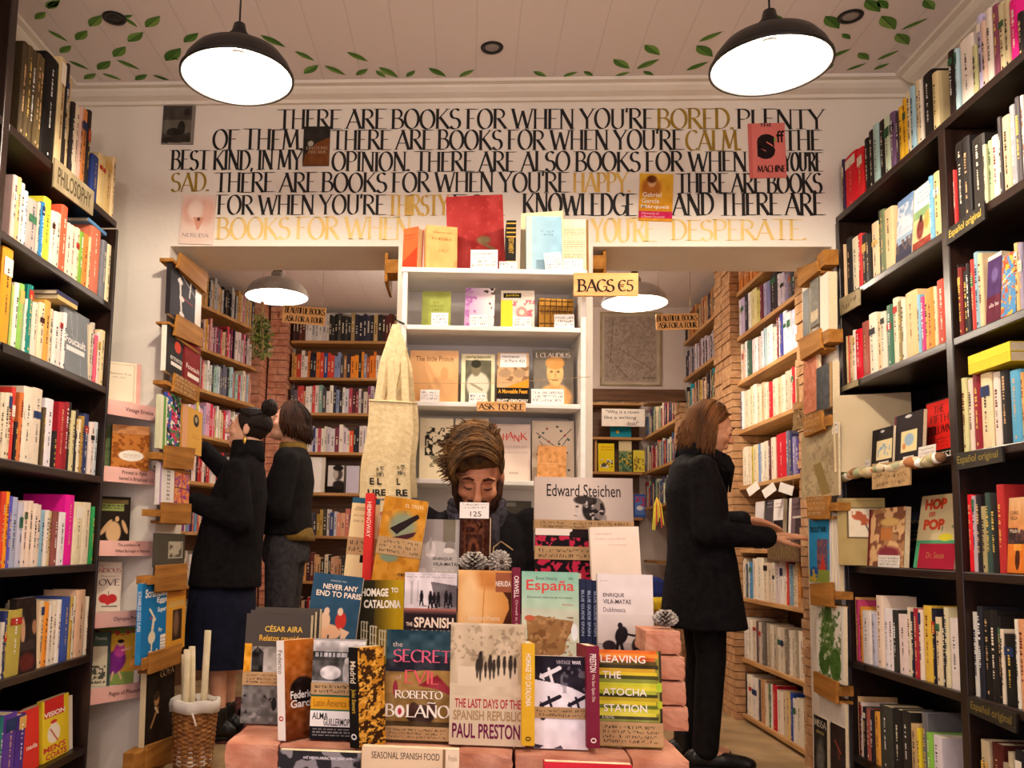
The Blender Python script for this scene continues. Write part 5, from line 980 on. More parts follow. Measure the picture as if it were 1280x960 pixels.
def lbook(px, k, Y, t, color, label, art, texts=(), yaw=32, **kw):
    o = front_book(px, Y, t, color, label, 'books on the pink corner ledges', art, texts, yaw=yaw, **kw)
    if k >= 0: m_ = o.matrix_world.copy(); m_.translation.z = LEDZ[k]-.0018+t*math.sin(math.radians(kw.get('lean', 8))); o.matrix_world = m_
    return o
lbook((132, 170, 455, 509), 0, 3.60, .012, 'ecd9bc', 'cream pamphlet in a plastic sleeve on the topmost pink ledge', lambda c: c.rect(0, 0, 1, 1, 'f0e0c4').rect(.88, 0, 1, 1, 'e8b0a0').rect(.06, .05, .82, .055, 'c8a878').rect(.06, .9, .82, .905, 'c8a878').rect(.82, .05, .825, .9, 'c8a878').noise(3, .03), (('Memoirs d un', .14, .74, .24, .29, '8a6a4a'), ('don juan', .26, .6, .33, .37, '8a6a4a')), lean=6)
lbook((128, 146, 534, 589), 1, 3.575, .014, '5c6c44', 'green paper book half hidden beside the dark bookcase edge', lambda c: c.rect(0, 0, 1, 1, '64744c').rect(0, .5, 1, .57, '4a5a38').noise(4, .08), lean=5)
lbook((143, 181, 536, 592), 1, 3.59, .016, 'b06c30', 'brown patterned book with white oval label in a plastic sleeve', lambda c: c.rect(0, 0, 1, 1, 'b87434').blot(9, .55, '8a4c1c').rect(0, .0, 1, .2, 'c8946a', .6).ell(.52, .68, .33, .12, 'f4ecdc', .05).rect(0, .2, 1, .215, '8a4c1c').lines(.32, .64, .74, .74, 3, 'b8a890', .4, 3), lean=5)
lbook((123, 157, 622, 679), 2, 3.59, .014, '2a201a', 'black paperback with pale standing nude figure and boxed title', lambda c: c.rect(0, 0, 1, 1, '241c16').rect(.08, .06, .92, .16, '6a5a34').rect(.14, .16, .82, .32, '8a9450').lines(.16, .19, .8, .3, 2, '3a4424', .5, 2).ell(.52, .78, .22, .24, 'd8b080', .2).ell(.62, .45, .09, .07, '2a1a12', .2).ell(.62, .49, .06, .06, 'd8b080', .2).ell(.3, .68, .07, .2, 'd0a878', .2, rot=.5).ell(.85, .66, .06, .16, 'd0a878', .2, rot=-.3), (('', 0, 1, 0, 1, 'f0e0c0'),)[:0], lean=4)
lbook((117, 146, 707, 769), 3, 3.60, .016, 'ecd8c4', 'cream book with red heart drawing and red serif title', lambda c: c.rect(0, 0, 1, 1, 'f0dec8').ell(.42, .74, .17, .09, 'c83434', .1).ell(.70, .74, .17, .09, 'c83434', .1).poly([(.27, .76), (.86, .76), (.56, .88)], 'c83434').rect(.35, .89, .9, .91, '3a4434').line(.56, .68, .58, .6, .02, '3a4434').noise(3, .03), (('THE', .12, .4, .07, .11, 'b84c44', 'serif'), ('INDIOUS', .08, .96, .13, .22, 'b84c44', 'serif') if 0 else ('ANDIOUS', .06, .96, .13, .21, 'b84c44', 'serif'), ('Physical', .3, .8, .27, .31, 'a86c5c'), ('LOVE', .04, .94, .35, .47, '5a3a34', 'serif')), lean=4)
lbook((112, 134, 783, 851), 4, 3.565, .012, '4c5c4c', 'dark green bordered book with small ink landscape in a sleeve', lambda c: c.rect(0, 0, 1, 1, '4a5848').rect(0, .26, .86, 1, 'd8ccac').blot(8, .5, '4a4a40', .05, .62, .8, .95).rect(.86, 0, 1, 1, '3c4a44'), (('Poems', .3, .8, .08, .15, 'c8c8b8'),), lean=5)
lbook((127, 169, 780, 851), 4, 3.628, .016, 'c89828', 'yellow book with dancing woman in a purple dress', lambda c: c.rect(0, 0, 1, 1, 'd0a034').rect(0, .0, 1, .1, '6a7a34').blot(8, .55, 'b84030', 0, .05, 1, .14).rect(.86, 0, 1, 1, 'ece0cc').rect(0, .78, .86, 1, '8aa050').ell(.40, .60, .24, .22, '7a2a80', .2, rot=.3).ell(.50, .40, .14, .12, 'b8408c', .2).ell(.52, .28, .07, .05, 'e0b090', .2).ell(.52, .24, .08, .035, '2a1a1c', .2).line(.36, .78, .32, .92, .04, 'e0b090').line(.5, .78, .56, .9, .04, 'e0b090').line(.56, .4, .78, .36, .04, 'e0b090').noise(5, .05), lean=4)

# ================================================================== wooden holders on both reveals of the openings
def holder(side, quad, nub, label, writing=0, crop=(0, 0, 1)):
    X = (OL+.066) if side < 0 else (OR_-.066); s = -side; ox, oy, sc = crop
    P = [atX(ox+x/sc, oy+y/sc, X) for x, y in quad]; nb = [atX(ox+x/sc, oy+y/sc, X-s*.01) for x, y in nub]
    ctr = sum(P, Vector())/4; wall = OL if side < 0 else OR_
    e = empty('book_holder', (wall, ctr.y, ctr.z)); tag(e, label, 'book holder', 'wooden book holders on the doorway reveals')
    L = [p-e.location for p in P]
    bd = MB().prism([(p.x, p.y, p.z) for p in L], (-s*.013, 0, 0)).build('front_board', M['holder'], e); bevel(bd, .0015, 1)
    zb = min(p.z for p in L)
    ymin, ymax = min(p.y for p in L), max(p.y for p in L)
    MB().box(min(0, s*.052), max(0, s*.052), max(ymin, -.16)+.01, ymax-.01, zb+.001, zb+.012).build('base_slat', M['holder'], e)
    ny = [p.y-e.location.y for p in nb]; nz = [p.z-e.location.z for p in nb]
    MB().box(min(0, s*.058), max(0, s*.058), min(ny), min(L, key=lambda p: p.y).y+.03, min(nz), max(nz)).build('end_block', M['holder'], e)
    if writing:
        tm = MB(); r = random.Random(writing*7+len(label)); y0, y1 = ymin+.02, ymax-.02
        tl, tr = (L[0], L[1]); bl = L[3]
        for i in range(writing):
            zt = tl.z-(tl.z-bl.z)*(i+.8)/(writing+.6)
            W = (y1-y0)*r.uniform(.7, .95); slope = (tr.z-tl.z)/(tr.y-tl.y) if abs(tr.y-tl.y) > 1e-4 else 0
            if side < 0: scribble(tm, lambda a, b_, zt=zt: (tl.x+.0008, y0+a, zt+b_+slope*(y0+a-tl.y)), W, .012, lin('e8d8b8'), r)
            else: scribble(tm, lambda a, b_, zt=zt: (tl.x-.0008, y1-a, zt+b_+slope*(y1-a-tl.y)), W, .012, lin('e8d8b8'), r)
        tm.build('handwriting', M['ink'], bd)
    return e
cA, cB, cC = (180, 300, 4.364), (100, 430, 3.556), (100, 680, 3.43)
HL = 'on the reveal by the bun-haired shopper'
holder(-1, [(205, 68), (352, 180), (340, 290), (185, 150)], [(155, 98), (190, 150)], 'topmost oak book holder under the lintel '+HL, 0, cA)
holder(-1, [(190, 405), (327, 488), (318, 585), (170, 520)], [(135, 445), (180, 490)], 'oak book holder below the dark bone-pattern books '+HL, 0, cA)
holder(-1, [(175, 725), (308, 805), (300, 885), (160, 825)], [(120, 765), (165, 810)], 'oak book holder with pale handwriting '+HL, 4, cA)
holder(-1, [(385, 450), (515, 463), (503, 560), (380, 550)], [(352, 480), (385, 520)], 'plain oak holder below the yellow oval-portrait book '+HL, 0, cB)
holder(-1, [(372, 703), (497, 710), (493, 800), (367, 797)], [(335, 735), (370, 768)], 'plain oak holder below the orange and purple chequered book', 0, cB)
holder(-1, [(335, 92), (462, 83), (458, 195), (330, 205)], [(300, 138), (335, 170)], 'wide oak holder between the grey picture book and the bright blue book', 0, cC)
holder(-1, [(303, 468), (440, 425), (430, 512), (298, 560)], [(272, 492), (300, 530)], 'oak holder under the bright blue book', 0, cC)
holder(-1, [(290, 865), (415, 820), (395, 940), (285, 965)], [(245, 900), (290, 945)], 'lowest oak holder under the dark portrait book', 0, cC)
cD, cE, cF = (990, 310, 3.843), (990, 500, 3.69), (990, 720, 4)
HR = 'on the reveal beside the sign-bearing bookcase'
holder(1, [(20, 100), (118, 62), (125, 110), (30, 190)], [(122, 35), (158, 80)], 'topmost wooden holder under the lintel '+HR, 0, cD)
holder(1, [(30, 440), (130, 385), (140, 480), (40, 542)], [(140, 410), (178, 450)], 'wooden holder under the grey sleeved books '+HR, 0, cD)
holder(1, [(50, 810), (138, 778), (150, 870), (58, 910)], [(142, 815), (185, 850)], 'wooden holder with handwriting under the salmon and slate books', 4, cD)
holder(1, [(65, 447), (170, 440), (162, 550), (70, 547)], [(168, 475), (205, 510)], 'wooden holder with handwriting under the large map sheet', 4, cE)
holder(1, [(80, 848), (182, 840), (182, 955), (85, 945)], [(180, 880), (215, 920)], 'square plain wooden holder under the blue comic book', 0, cE)
holder(1, [(105, 475), (222, 530), (218, 640), (107, 577)], [(218, 545), (235, 600)], 'lowest wooden holder under the green plant print', 0, cF)
GLR, GRR = 'books in the oak holders of the first reveal', 'books in the wooden holders of the second reveal'
def rbook(side, px, off, t, color, label, art, texts=(), **kw):
    X = (OL+off) if side < 0 else (OR_-off)
    kw.setdefault('lean', 1); return front_book(px, 0, t, color, label, GLR if side < 0 else GRR, art, texts, xp=X, **kw)
rbook(-1, (213, 245, 338, 405), .050, .02, '241e20', 'dark book with white bone drawing in the topmost filled oak holder', lambda c: c.rect(0, 0, 1, 1, '262022').line(.35, .2, .45, .9, .07, 'd8d0c8').line(.8, .05, .75, .4, .05, 'd8d0c8').ell(.36, .25, .1, .05, 'e0d8d0').ell(.44, .55, .1, .05, 'e0d8d0').ell(.46, .85, .1, .05, 'e0d8d0').line(.2, .02, 1, .3, .02, 'b8b0a8').rect(.5, .5, .9, .52, 'a83040'), wscale=1)
rbook(-1, (244, 252, 360, 408), .046, .012, 'ece2d0', 'thin white book edge beside the bone drawing book', None)
rbook(-1, (208, 229, 412, 470), .050, .022, '28201e', 'black paperback with red blob and white strip on the oak reveal', lambda c: c.rect(0, 0, 1, 1, '262220').ell(.68, .34, .2, .13, 'd04830', .2).rect(.3, .72, .95, .80, 'f0e8dc'), (('ermente', .25, .98, .58, .68, 'e8e0d4'),), spine=('f0ead8', ()))
rbook(-1, (231, 251, 428, 483), .050, .02, '7a1c20', 'dark red paperback with white strip beside the red blob one', lambda c: c.rect(0, 0, 1, 1, '80201f').line(.0, .5, .9, .1, .02, '5a1414').rect(.2, .73, .92, .83, 'f0e8dc'), (('Foucault', .1, .94, .54, .66, 'ecd8cc', .02),))
rbook(-1, (200, 209, 494, 562), .055, .018, 'd8d8b0', 'pale green and white spine edge beside the multicoloured book', lambda c: c.rect(0, 0, 1, 1, 'e4e2c4').rect(.5, 0, .8, 1, '6a9a4a'))
rbook(-1, (209, 226, 493, 560), .055, .018, '3a4a9a', 'multicoloured abstract book in the oak holder', lambda c: c.rect(0, 0, 1, 1, '3c58a8').blot(4, .5, 'd03860').blot(5, .58, '3a8a4a').blot(6, .6, '201c24').blot(5, .66, 'e8e0d0'))
rbook(-1, (228, 253, 510, 567), .048, .022, 'd8a044', 'yellow tan book with small oval portrait by the reaching arm', lambda c: c.rect(0, 0, 1, 1, 'dca850').ell(.68, .24, .14, .14, '3a342c', .1).ell(.68, .22, .07, .07, 'a89c88', .3).rect(0, 0, .25, 1, 'e0a880').lines(.5, .56, .88, .7, 2, 'a87c38', .3))
rbook(-1, (200, 218, 580, 632), .050, .02, 'e8e0dc', 'white spined book with black letters in the oak holder', lambda c: c.rect(0, 0, 1, 1, 'ece6e2').rect(0, 0, .1, 1, 'b898c0').lines(.5, .15, .7, .9, 8, '4a4444', .6, 5))
rbook(-1, (219, 237, 586, 630), .050, .02, 'c86a4a', 'orange and purple chequered book in the oak holder', lambda c: c.rect(0, 0, 1, 1, 'd87848').blot(6, .48, '8a4a90').blot(7, .6, 'e0a060').rect(0, .55, 1, .58, '3a2a34').rect(.45, 0, .5, 1, 'b84858'))
rbook(-1, (197, 231, 667, 708), .048, .02, '4a443a', 'dark olive book with a small framed etching', lambda c: c.rect(0, 0, 1, 1, '4c473c').rect(.38, .24, .92, .76, 'b8b09c').blot(9, .5, '5a5448', .42, .28, .88, .72))
def a_blue(c):
    c.rect(0, 0, 1, 1, '1a74b4').line(.46, .46, .40, .66, .09, 'e8dcc0').ell(.40, .70, .14, .08, 'e8dcc0', .2).line(.40, .78, .42, .95, .05, 'e8dcc0').line(.30, .34, .52, .48, .06, 'e8dcc0').rect(.74, .70, .98, .94, 'f0ece4').lines(.76, .74, .96, .9, 4, '5a5a64', .4).ell(.34, .45, .03, .015, 'c83438')
rbook(-1, (178, 209, 728, 825), .047, .022, '1a74b4', 'bright blue picture book with white playful lettering and a price note', a_blue, (('Scrambled', .10, .98, .08, .19, 'f4f4f0', .03), ('Eggs', .56, .98, .20, .29, 'f4f4f0', .03), ('Super!', .6, .98, .33, .41, 'f4f4f0', .03), ('By', .66, .82, .60, .66, 'f4f4f0', .02), ('Dr. Seuss', .30, .95, .86, .95, 'f4f4f0', .02)), spine=('2a88c4', (('SCRAMBLED EGGS SUPER', .1, .6, 'f4f4f0'),)))
rbook(-1, (209, 232, 736, 812), .050, .022, 'd89c30', 'mustard book with dark seated figure beside the bright blue one', lambda c: c.rect(0, 0, 1, 1, 'd89c34').rect(0, .0, 1, .14, 'b8742c').lines(.1, .03, .9, .12, 2, '7a4a1c').rect(.3, .34, .8, .84, '3a281c').ell(.5, .56, .14, .2, '7a5a44', .4).rect(.1, .2, .92, .3, 'c8b080', .6))
rbook(-1, (183, 218, 836, 931), .046, .024, '1e1812', 'tall black art book with an old master portrait in the lowest oak holder', lambda c: c.rect(0, 0, 1, 1, '201912').ell(.5, .78, .4, .34, '2c221a', .5).ell(.36, .38, .09, .09, 'b88858', .3).ell(.34, .34, .1, .05, '3a2a1c', .3).line(.4, .5, .2, .7, .06, 'a88454').line(.32, .48, .42, .56, .05, 'd8c8a8').noise(6, .05), (('GOYA', .46, .94, .04, .12, 'd8c090', 'serif'),), spine=('d8c8a0', ()))
# second reveal
rbook(1, (1003, 1011, 362, 420), .048, .012, '2c2a28', 'thin black book leaning in the sleeved-books holder', None)
rbook(1, (1012, 1023, 344, 408), .048, .014, '7c7870', 'grey glossy sleeved book in the second reveal holder', lambda c: c.rect(0, 0, 1, 1, '7c7870').rect(.1, .7, .9, .9, 'c8b898').noise(5, .1))
rbook(1, (1023, 1035, 343, 417), .055, .035, 'ecdfc8', 'cream book with wide white page edge in the second reveal holder', lambda c: c.rect(0, 0, 1, 1, 'f0e6d4').rect(0, 0, .12, 1, '5a4a3a'))
rbook(1, (1004, 1022, 446, 516), .046, .014, 'c8785a', 'salmon coloured old book in a plastic sleeve', lambda c: c.rect(0, 0, 1, 1, 'cc7c5c').noise(5, .1).blot(6, .62, 'e0a080', al=.5).rect(.9, 0, 1, 1, 'e0b090'))
rbook(1, (1020, 1040, 456, 512), .050, .03, '46484a', 'slate grey old book with tan edge in a plastic sleeve', lambda c: c.rect(0, 0, 1, 1, '4a4c4e').rect(.84, 0, 1, 1, 'b08a58').noise(6, .08))
rbook(1, (1001, 1047, 534, 622), .050, .010, 'b8a480', 'large faded map sheet with a small note and white price tag', lambda c: c.rect(0, 0, 1, 1, 'bca884').blot(4, .52, 'a89470', al=.6).blot(14, .62, '8a7a5c', .1, .1, .9, .95, .6).rect(.86, .0, 1, .16, 'ece6dc').lines(.88, .03, .98, .14, 3, '5a544c').poly([(.34, .52), (.56, .5), (.80, .96), (.58, .98)], '8a7444'))
rbook(1, (1011, 1036, 648, 728), .046, .012, '2a84b8', 'blue comic book with dark capitals and a tower drawing', lambda c: c.rect(0, 0, 1, 1, '2e8cc0').rect(.4, .32, .9, .82, '5a4a68').blot(9, .55, '8a5a5c', .4, .32, .95, .85).poly([(.5, .85), (.68, .55), (.85, .85)], 'c83c34').rect(0, .80, 1, 1, '8a9a40').ell(.25, .86, .2, .1, '2050a0', .3).blot(8, .6, 'c8a838', 0, .75, .5, 1), (('TROUT INK', .04, .88, .13, .22, '1c2430', .03),))
for i in range(3): rbook(1, (1036+i*4, 1039.4+i*4, 640+i, 738+i*2), .050-.006*i, .02, 'ece6e0', ('first', 'second', 'third')[i]+' white sheet edge beside the blue comic book', None)
rbook(1, (1020, 1054, 756, 850), .050, .014, 'e8e4da', 'white botanical print with a green leafy plant', lambda c: c.rect(0, 0, 1, 1, 'ece8de').ell(.42, .40, .24, .32, '5c7a3c', .3).ell(.3, .76, .2, .2, '46682c', .2).ell(.7, .78, .2, .22, '4a6e30', .2).ell(.44, .12, .14, .12, '4c6a38', .3).blot(8, .54, 'e0e0c4', .25, .25, .6, .75, .7).blot(11, .58, '36581f', .1, .05, .9, 1, .7).rect(.93, 0, .95, 1, 'b8b0a4'))
rbook(1, (1024, 1056, 874, 906), .044, .012, 'e4ded6', 'blank white sheet standing under the plant print', None)
rbook(1, (1017, 1033, 897, 985), .056, .014, '2a2826', 'black book with pale capitals at the foot of the second reveal', lambda c: c.rect(0, 0, 1, 1, '2c2a28').ell(.5, .6, .3, .3, '6a6660', .6).noise(5, .1), (('MISSA', .06, .94, .05, .14, 'e8dcc0', 'serif'), ('solemnis', .2, .8, .18, .24, 'c8b070')))
rbook(1, (1038, 1056, 907, 990), .054, .014, '2e2422', 'dark book with a faint red bird shape at the foot of the second reveal', lambda c: c.rect(0, 0, 1, 1, '302624').line(.3, .25, .7, .4, .07, 'a84c38').line(.5, .32, .6, .5, .05, '8a3c30').noise(5, .06))
# hanging hand brush
p = atX(998, 520, OR_-.03); e = empty('hand_brush', p); tag(e, 'small straw hand brush hanging on a string by the second reveal', 'brush')
mb = MB(); r_ = random.Random(4)
for i in range(46):
    a = (i/45-.5); mb.tube([(r_.uniform(-.012, .012), a*.05, .03), (r_.uniform(-.016, .016), a*.085, -.01), (r_.uniform(-.016, .016), a*.09, -.062)], [.0022, .0024, .0014], 4)
mb.build('bristles', M['twine'], e); MB().box(-.014, .014, -.03, .03, .028, .06).build('head', M['plank_y'], e); MB().tube([(0, 0, .06), (0, .004, .17)], .006, 8).build('handle', M['plank_z'], e); MB().tube([(0, .004, .17), (.02, .0, .22)], .001, 4).build('cord', M['twine'], e)

# ================================================================== face-out books and signs of the dark cases
def cbook(side, px, off, t, color, label, art, texts=(), zs=None, **kw):
    kw.setdefault('lean', 4)
    o = front_book(px, 0, t, color, label, 'face-out books in the dark bookcases', art, texts, xp=(XL-off) if side < 0 else (XR+off), z=zs+.0006, **kw)
    return o
cbook(-1, (83, 115, 389, 470), .018, .018, '74787c', 'grey paperback facing out with white surname and white bar', lambda c: c.rect(0, 0, 1, 1, '787c80').line(.25, .05, .3, .4, .02, '9aa0a4').line(.5, .05, .48, .45, .02, '9aa0a4').line(.25, .4, .48, .45, .02, '9aa0a4').line(.6, .7, .62, 1, .02, '94989c').rect(.06, .585, .78, .66, 'e8e4e0').noise(3, .03), (('Foucault', .03, .82, .43, .55, 'f0ece8', .015),), zs=LZS[2], kind='paper')
cbook(-1, (24, 48, 748, 842), .018, .025, '241a18', 'dark book facing out with a half-lit portrait and pale hand', lambda c: c.rect(0, 0, 1, 1, '261c1a').ell(.3, .44, .12, .18, 'c89c78', .4).ell(.9, .42, .12, .1, 'a87858', .4).rect(.1, .6, .9, .72, '3a2e2c').ell(.5, .88, .4, .12, '5a2420', .5).noise(5, .05), zs=LZS[5])
cbook(-1, (28, 50, 888, 985), .03, .02, 'd0342a', 'red paperback facing out on the lowest shelf with white lower words', lambda c: c.rect(0, 0, 1, 1, 'd4382c'), (('nada', .3, .9, .58, .66, 'f4dcd0', .02),), zs=LZS[6])
cbook(-1, (36, 57, 884, 975), .06, .02, 'd8742c', 'orange book facing out behind the red one on the lowest shelf', lambda c: c.rect(0, 0, 1, 1, 'd8782c').lines(.3, .1, .9, .3, 4, 'b8541c').noise(4, .05), zs=LZS[6])
cbook(-1, (55, 87, 873, 972), .028, .02, 'e8c828', 'yellow and red book facing out with a white figure wearing a sash', lambda c: c.rect(0, 0, 1, 1, 'e8cc30').rect(.08, 0, .8, .30, 'c8302c').ell(.42, .58, .24, .16, 'f0e8d8', .15).ell(.42, .43, .1, .07, 'f0e8d8', .15).ell(.42, .39, .12, .03, 'c83c34', .2).line(.3, .5, .56, .72, .05, 'c86a4c'), (('VISION', .06, .84, .21, .29, 'f4f0e8', .03), ("MEN'S", .04, .86, .76, .86, 'c83c34', .03), ('COATS', .12, .9, .88, .98, 'c83c34', .03)), zs=LZS[6])
cbook(-1, (80, 92, 872, 955), .034, .01, 'e4dccc', 'plain cream sheet facing out at the end of the lowest shelf', lambda c: c.rect(0, 0, 1, 1, 'e8e0d0').noise(3, .03), zs=LZS[6])
RBK = RZS
def dbook(px, Y, yaw, t, color, label, art, texts=(), zs=None, **kw):
    kw.setdefault('lean', 4); return front_book(px, Y, t, color, label, 'face-out books in the dark bookcases', art, texts, yaw=yaw, rest=zs+.0006, **kw)
cbook(1, (1118, 1138, 245, 325), .018, .02, '9ab0c8', 'sky blue book facing out with clouds above a dark town', lambda c: c.grad(0, 0, 1, .6, '6a8ab8', 'c8d0d8').blot(4, .5, 'e0e4e8', 0, .1, 1, .5, .7).rect(0, .72, 1, 1, '3a3a4c').blot(6, .5, '6a5a58', 0, .66, 1, .85), zs=RBK[1])
cbook(1, (1139, 1162, 229, 317), .02, .02, 'd8d4b0', 'book facing out with a seated couple painting under a white title panel', lambda c: c.rect(0, 0, 1, 1, 'c8c08c').rect(0, 0, 1, .36, 'eef0ec').lines(.2, .08, .8, .3, 3, '7a9a9a', .4).rect(0, .36, 1, .5, '8aa878').ell(.4, .68, .2, .16, '7a3a34', .3).ell(.42, .52, .08, .06, '3a2a20').ell(.75, .6, .14, .14, 'b89850', .4).rect(0, .85, 1, 1, '8a3c30').noise(6, .1), zs=RBK[1])
cbook(1, (1228, 1248, 318, 403), .022, .025, '4a3050', 'purple book facing out with white border beside the patterned blue one', lambda c: c.rect(0, 0, 1, 1, 'd8d0d0').rect(.08, .06, 1, 1, '46305a').ell(.6, .3, .2, .1, '6a5a8a', .5).rect(.1, .6, 1, 1, '5a2434').noise(4, .06), (('alla bu', .3, .9, .70, .76, 'e8dcd8'),), zs=RBK[2])
cbook(1, (1249, 1268, 316, 398), .022, .025, '4a80b0', 'blue book facing out scattered with orange and red shapes', lambda c: c.rect(0, 0, 1, 1, '4c84b4').blot(5, .58, 'd05838').blot(6, .64, 'e8b040').line(.1, .4, .7, .3, .03, 'e8e8e8').line(.1, .5, .6, .45, .03, 'e8e8e8'), zs=RBK[2])
cbook(1, (1257, 1282, 622, 716), .02, .03, 'd89858', 'book facing out with a glowing orange city gate at dusk', lambda c: c.grad(0, 0, 1, .5, 'e0b484', 'd88c50').rect(0, .44, 1, .64, '3a2c2c').blot(6, .5, '5a3a34', 0, .4, 1, .6).rect(0, .62, 1, 1, 'd8782c').ell(.5, .82, .12, .14, '4a2418', .1).rect(.3, .62, .7, .7, 'e8a048').noise(5, .08), (('CHRIS', .1, .5, .18, .23, '5a3424', .01), ('VEGA', .1, .46, .25, .30, '5a3424', .01), ('Madrid', .1, .6, .42, .47, 'e8dcc8')), zs=RBK[4])
# display shelf behind the cloth roll
dbook((1050, 1134, 494, 591), 3.545, -22, .008, 'd8c4a0', 'very large blank beige portfolio leaning at the back of the display shelf', lambda c: c.rect(0, 0, 1, 1, 'ccb996').noise(4, .04).lines(.42, .40, .64, .43, 1, 'c8b48c'), zs=RBK[3], mat='matte_print', lean=4)
cbook(1, (1088, 1114, 535, 586), .03, .012, '26201f', 'small black book with a pale yellow picture panel, the lower of two', lambda c: c.rect(0, 0, 1, 1, '282221').rect(.24, .30, .98, .78, 'e8d8a8').blot(6, .6, '9ab0c0', .3, .4, .9, .7).rect(.36, .84, .84, .92, 'e0d8d0').ell(.5, .08, .1, .03, 'c8c8c8'), zs=RBK[3])
cbook(1, (1115, 1151, 516, 578), .04, .014, '2a2024', 'larger black book with a pale yellow picture panel in a sleeve', lambda c: c.rect(0, 0, 1, 1, '2a2224').rect(0, 0, .06, 1, '6a3040').rect(.26, .34, .82, .76, 'e8d8a0').ell(.55, .52, .16, .12, '9ab4c8', .3).ell(.38, .64, .06, .06, 'd88c58', .3).rect(.36, .84, .72, .92, 'e0d8d0').ell(.5, .06, .12, .03, 'd0d0d0'), zs=RBK[3])
cbook(1, (1155, 1189, 499, 573), .10, .02, 'c81f1c', 'bright red book with black stacked capitals in a black frame', lambda c: c.rect(0, 0, 1, 1, '1c1614').rect(.0, .02, .97, .80, 'd8261e'), (('THE', .3, .68, .10, .21, '1c1210', 'hand'), ('FIFTH', .18, .86, .25, .37, '1c1210', 'hand'), ('COLUMN', .08, .94, .42, .55, '1c1210', 'hand'), ('3', .12, .88, .60, .78, '1c1210', 'scr'), ('ERNEST', .3, .98, .85, .97, 'e8dcc8', 'hand')), zs=RBK[3], lean=3)
dbook((1053, 1103, 622, 706), 3.56, -25, .025, 'a08a5c', 'tan cloth book with an inset white panel and red drawing', lambda c: c.rect(0, 0, 1, 1, 'a8935f').rect(.06, .04, .94, .045, '7a6840').rect(.2, .14, .94, .6, '5a4a30').rect(.23, .16, .92, .58, 'e0d4bc').blot(6, .6, 'b05838', .3, .2, .85, .4).line(.6, .4, .66, .5, .03, '4a3a2c').noise(6, .04), zs=RBK[4], mat='matte_print')
cbook(1, (1083, 1128, 635, 707), .022, .02, '7a4c34', 'brown glossy book with ornate gold and purple crown-like pattern', lambda c: c.rect(0, 0, 1, 1, '7c4e38').blot(5, .5, 'a87c54').blot(7, .58, 'd8b080').rect(0, 0, .06, 1, '6a2028').ell(.6, .24, .26, .07, 'd8b470', .4).rect(.36, .34, .66, .56, 'b8743c').ell(.6, .78, .3, .12, '7a2c38', .5), zs=RBK[4])
cbook(1, (1127, 1151, 640, 707), .12, .02, '1c2036', 'navy book with thin gold lines behind the leaning rhyme book', lambda c: [c.rect(0, 0, 1, 1, '1e2238')]+[c.rect(.25, .34+.035*k, .9, .345+.035*k, 'c8a850') for k in range(6)], (('Gratitude', .2, .95, .13, .21, 'c8b890'), ('Oboe', .2, .6, .62, .72, 'c8b890')), zs=RBK[4])
cbook(1, (1140, 1190, 617, 708), .05, .012, 'c8b894', 'pale picture book with red bouncy title above a green and crimson base', lambda c: c.rect(0, 0, 1, 1, 'd0c098').rect(0, .62, 1, 1, '4a9a70').rect(.1, .66, 1, 1, '9a1c34').ell(.72, .58, .17, .05, 'd8cc38', .2).blot(9, .62, '6a7a60', .6, .36, .95, .54, .7), (('HOP', .12, .66, .05, .20, 'c8401f', .06), ('on', .24, .40, .23, .30, 'c8401f', .03), ('POP', .14, .66, .33, .48, 'c8401f', .06), ('Dr. Seuss', .30, .74, .78, .86, 'b07848')), zs=RBK[4], lean=9)
for px, off, zs, lab, n in (((1064, 1087, 574, 589), .03, RBK[3], 'white price card before the beige portfolio', 2), ((1147, 1169, 556, 574), .02, RBK[3], 'white price card before the larger black panel book', 3), ((1097, 1124, 692, 707), .02, RBK[4], 'white handwritten card before the ornate brown book', 3), ((1071, 1083, 695, 707), .03, RBK[4], 'small white card before the tan cloth book', 1)):
    o = front_book(px, 0, .001, 'f0e8e0', lab, 'price cards in the display bay', None, (SCR(n, '3a3430'),), xp=XR+off, lean=4, name='price_card', cat='price card'); m_ = o.matrix_world.copy(); m_.translation.z = zs+.0006; o.matrix_world = m_
    for ch in list(o.children):
        if ch.name.startswith('pages'): bpy.data.objects.remove(ch)
# floral cloth roll along the display shelf edge
m, ns, L, b = newmat('floral_cloth'); tc = N(ns, 'ShaderNodeTexCoord'); vo = N(ns, 'ShaderNodeTexVoronoi'); vo.inputs['Scale'].default_value = 26; cr = N(ns, 'ShaderNodeValToRGB')
for p_, c_ in ((0, '2c3c34'), (.3, 'c87a3c'), (.5, 'e8d4b0'), (.7, '8a9a70'), (.9, 'd8b880')):
    el = cr.color_ramp.elements.new(p_); el.color = rgba(c_)
L.new(tc.outputs['Object'], vo.inputs['Vector']); sx = N(ns, 'ShaderNodeSeparateColor'); L.new(vo.outputs['Color'], sx.inputs[0]); L.new(sx.outputs[0], cr.inputs[0]); L.new(cr.outputs[0], b.inputs['Base Color']); b.inputs['Roughness'].default_value = .9
M['floral'] = m
mb = MB(); pts = [(XR-.0235, y, RZS[3]-.012+.004*math.sin(y*31)) for y in np.linspace(3.655, 2.89, 26)]; mb.tube(pts, [.019+.003*math.sin(i*1.7) for i in range(26)], 10); tag(mb.build('cloth_roll', M['floral'], None, True), 'rolled floral cloth along the display shelf edge of the sign-bearing bookcase', 'cloth')
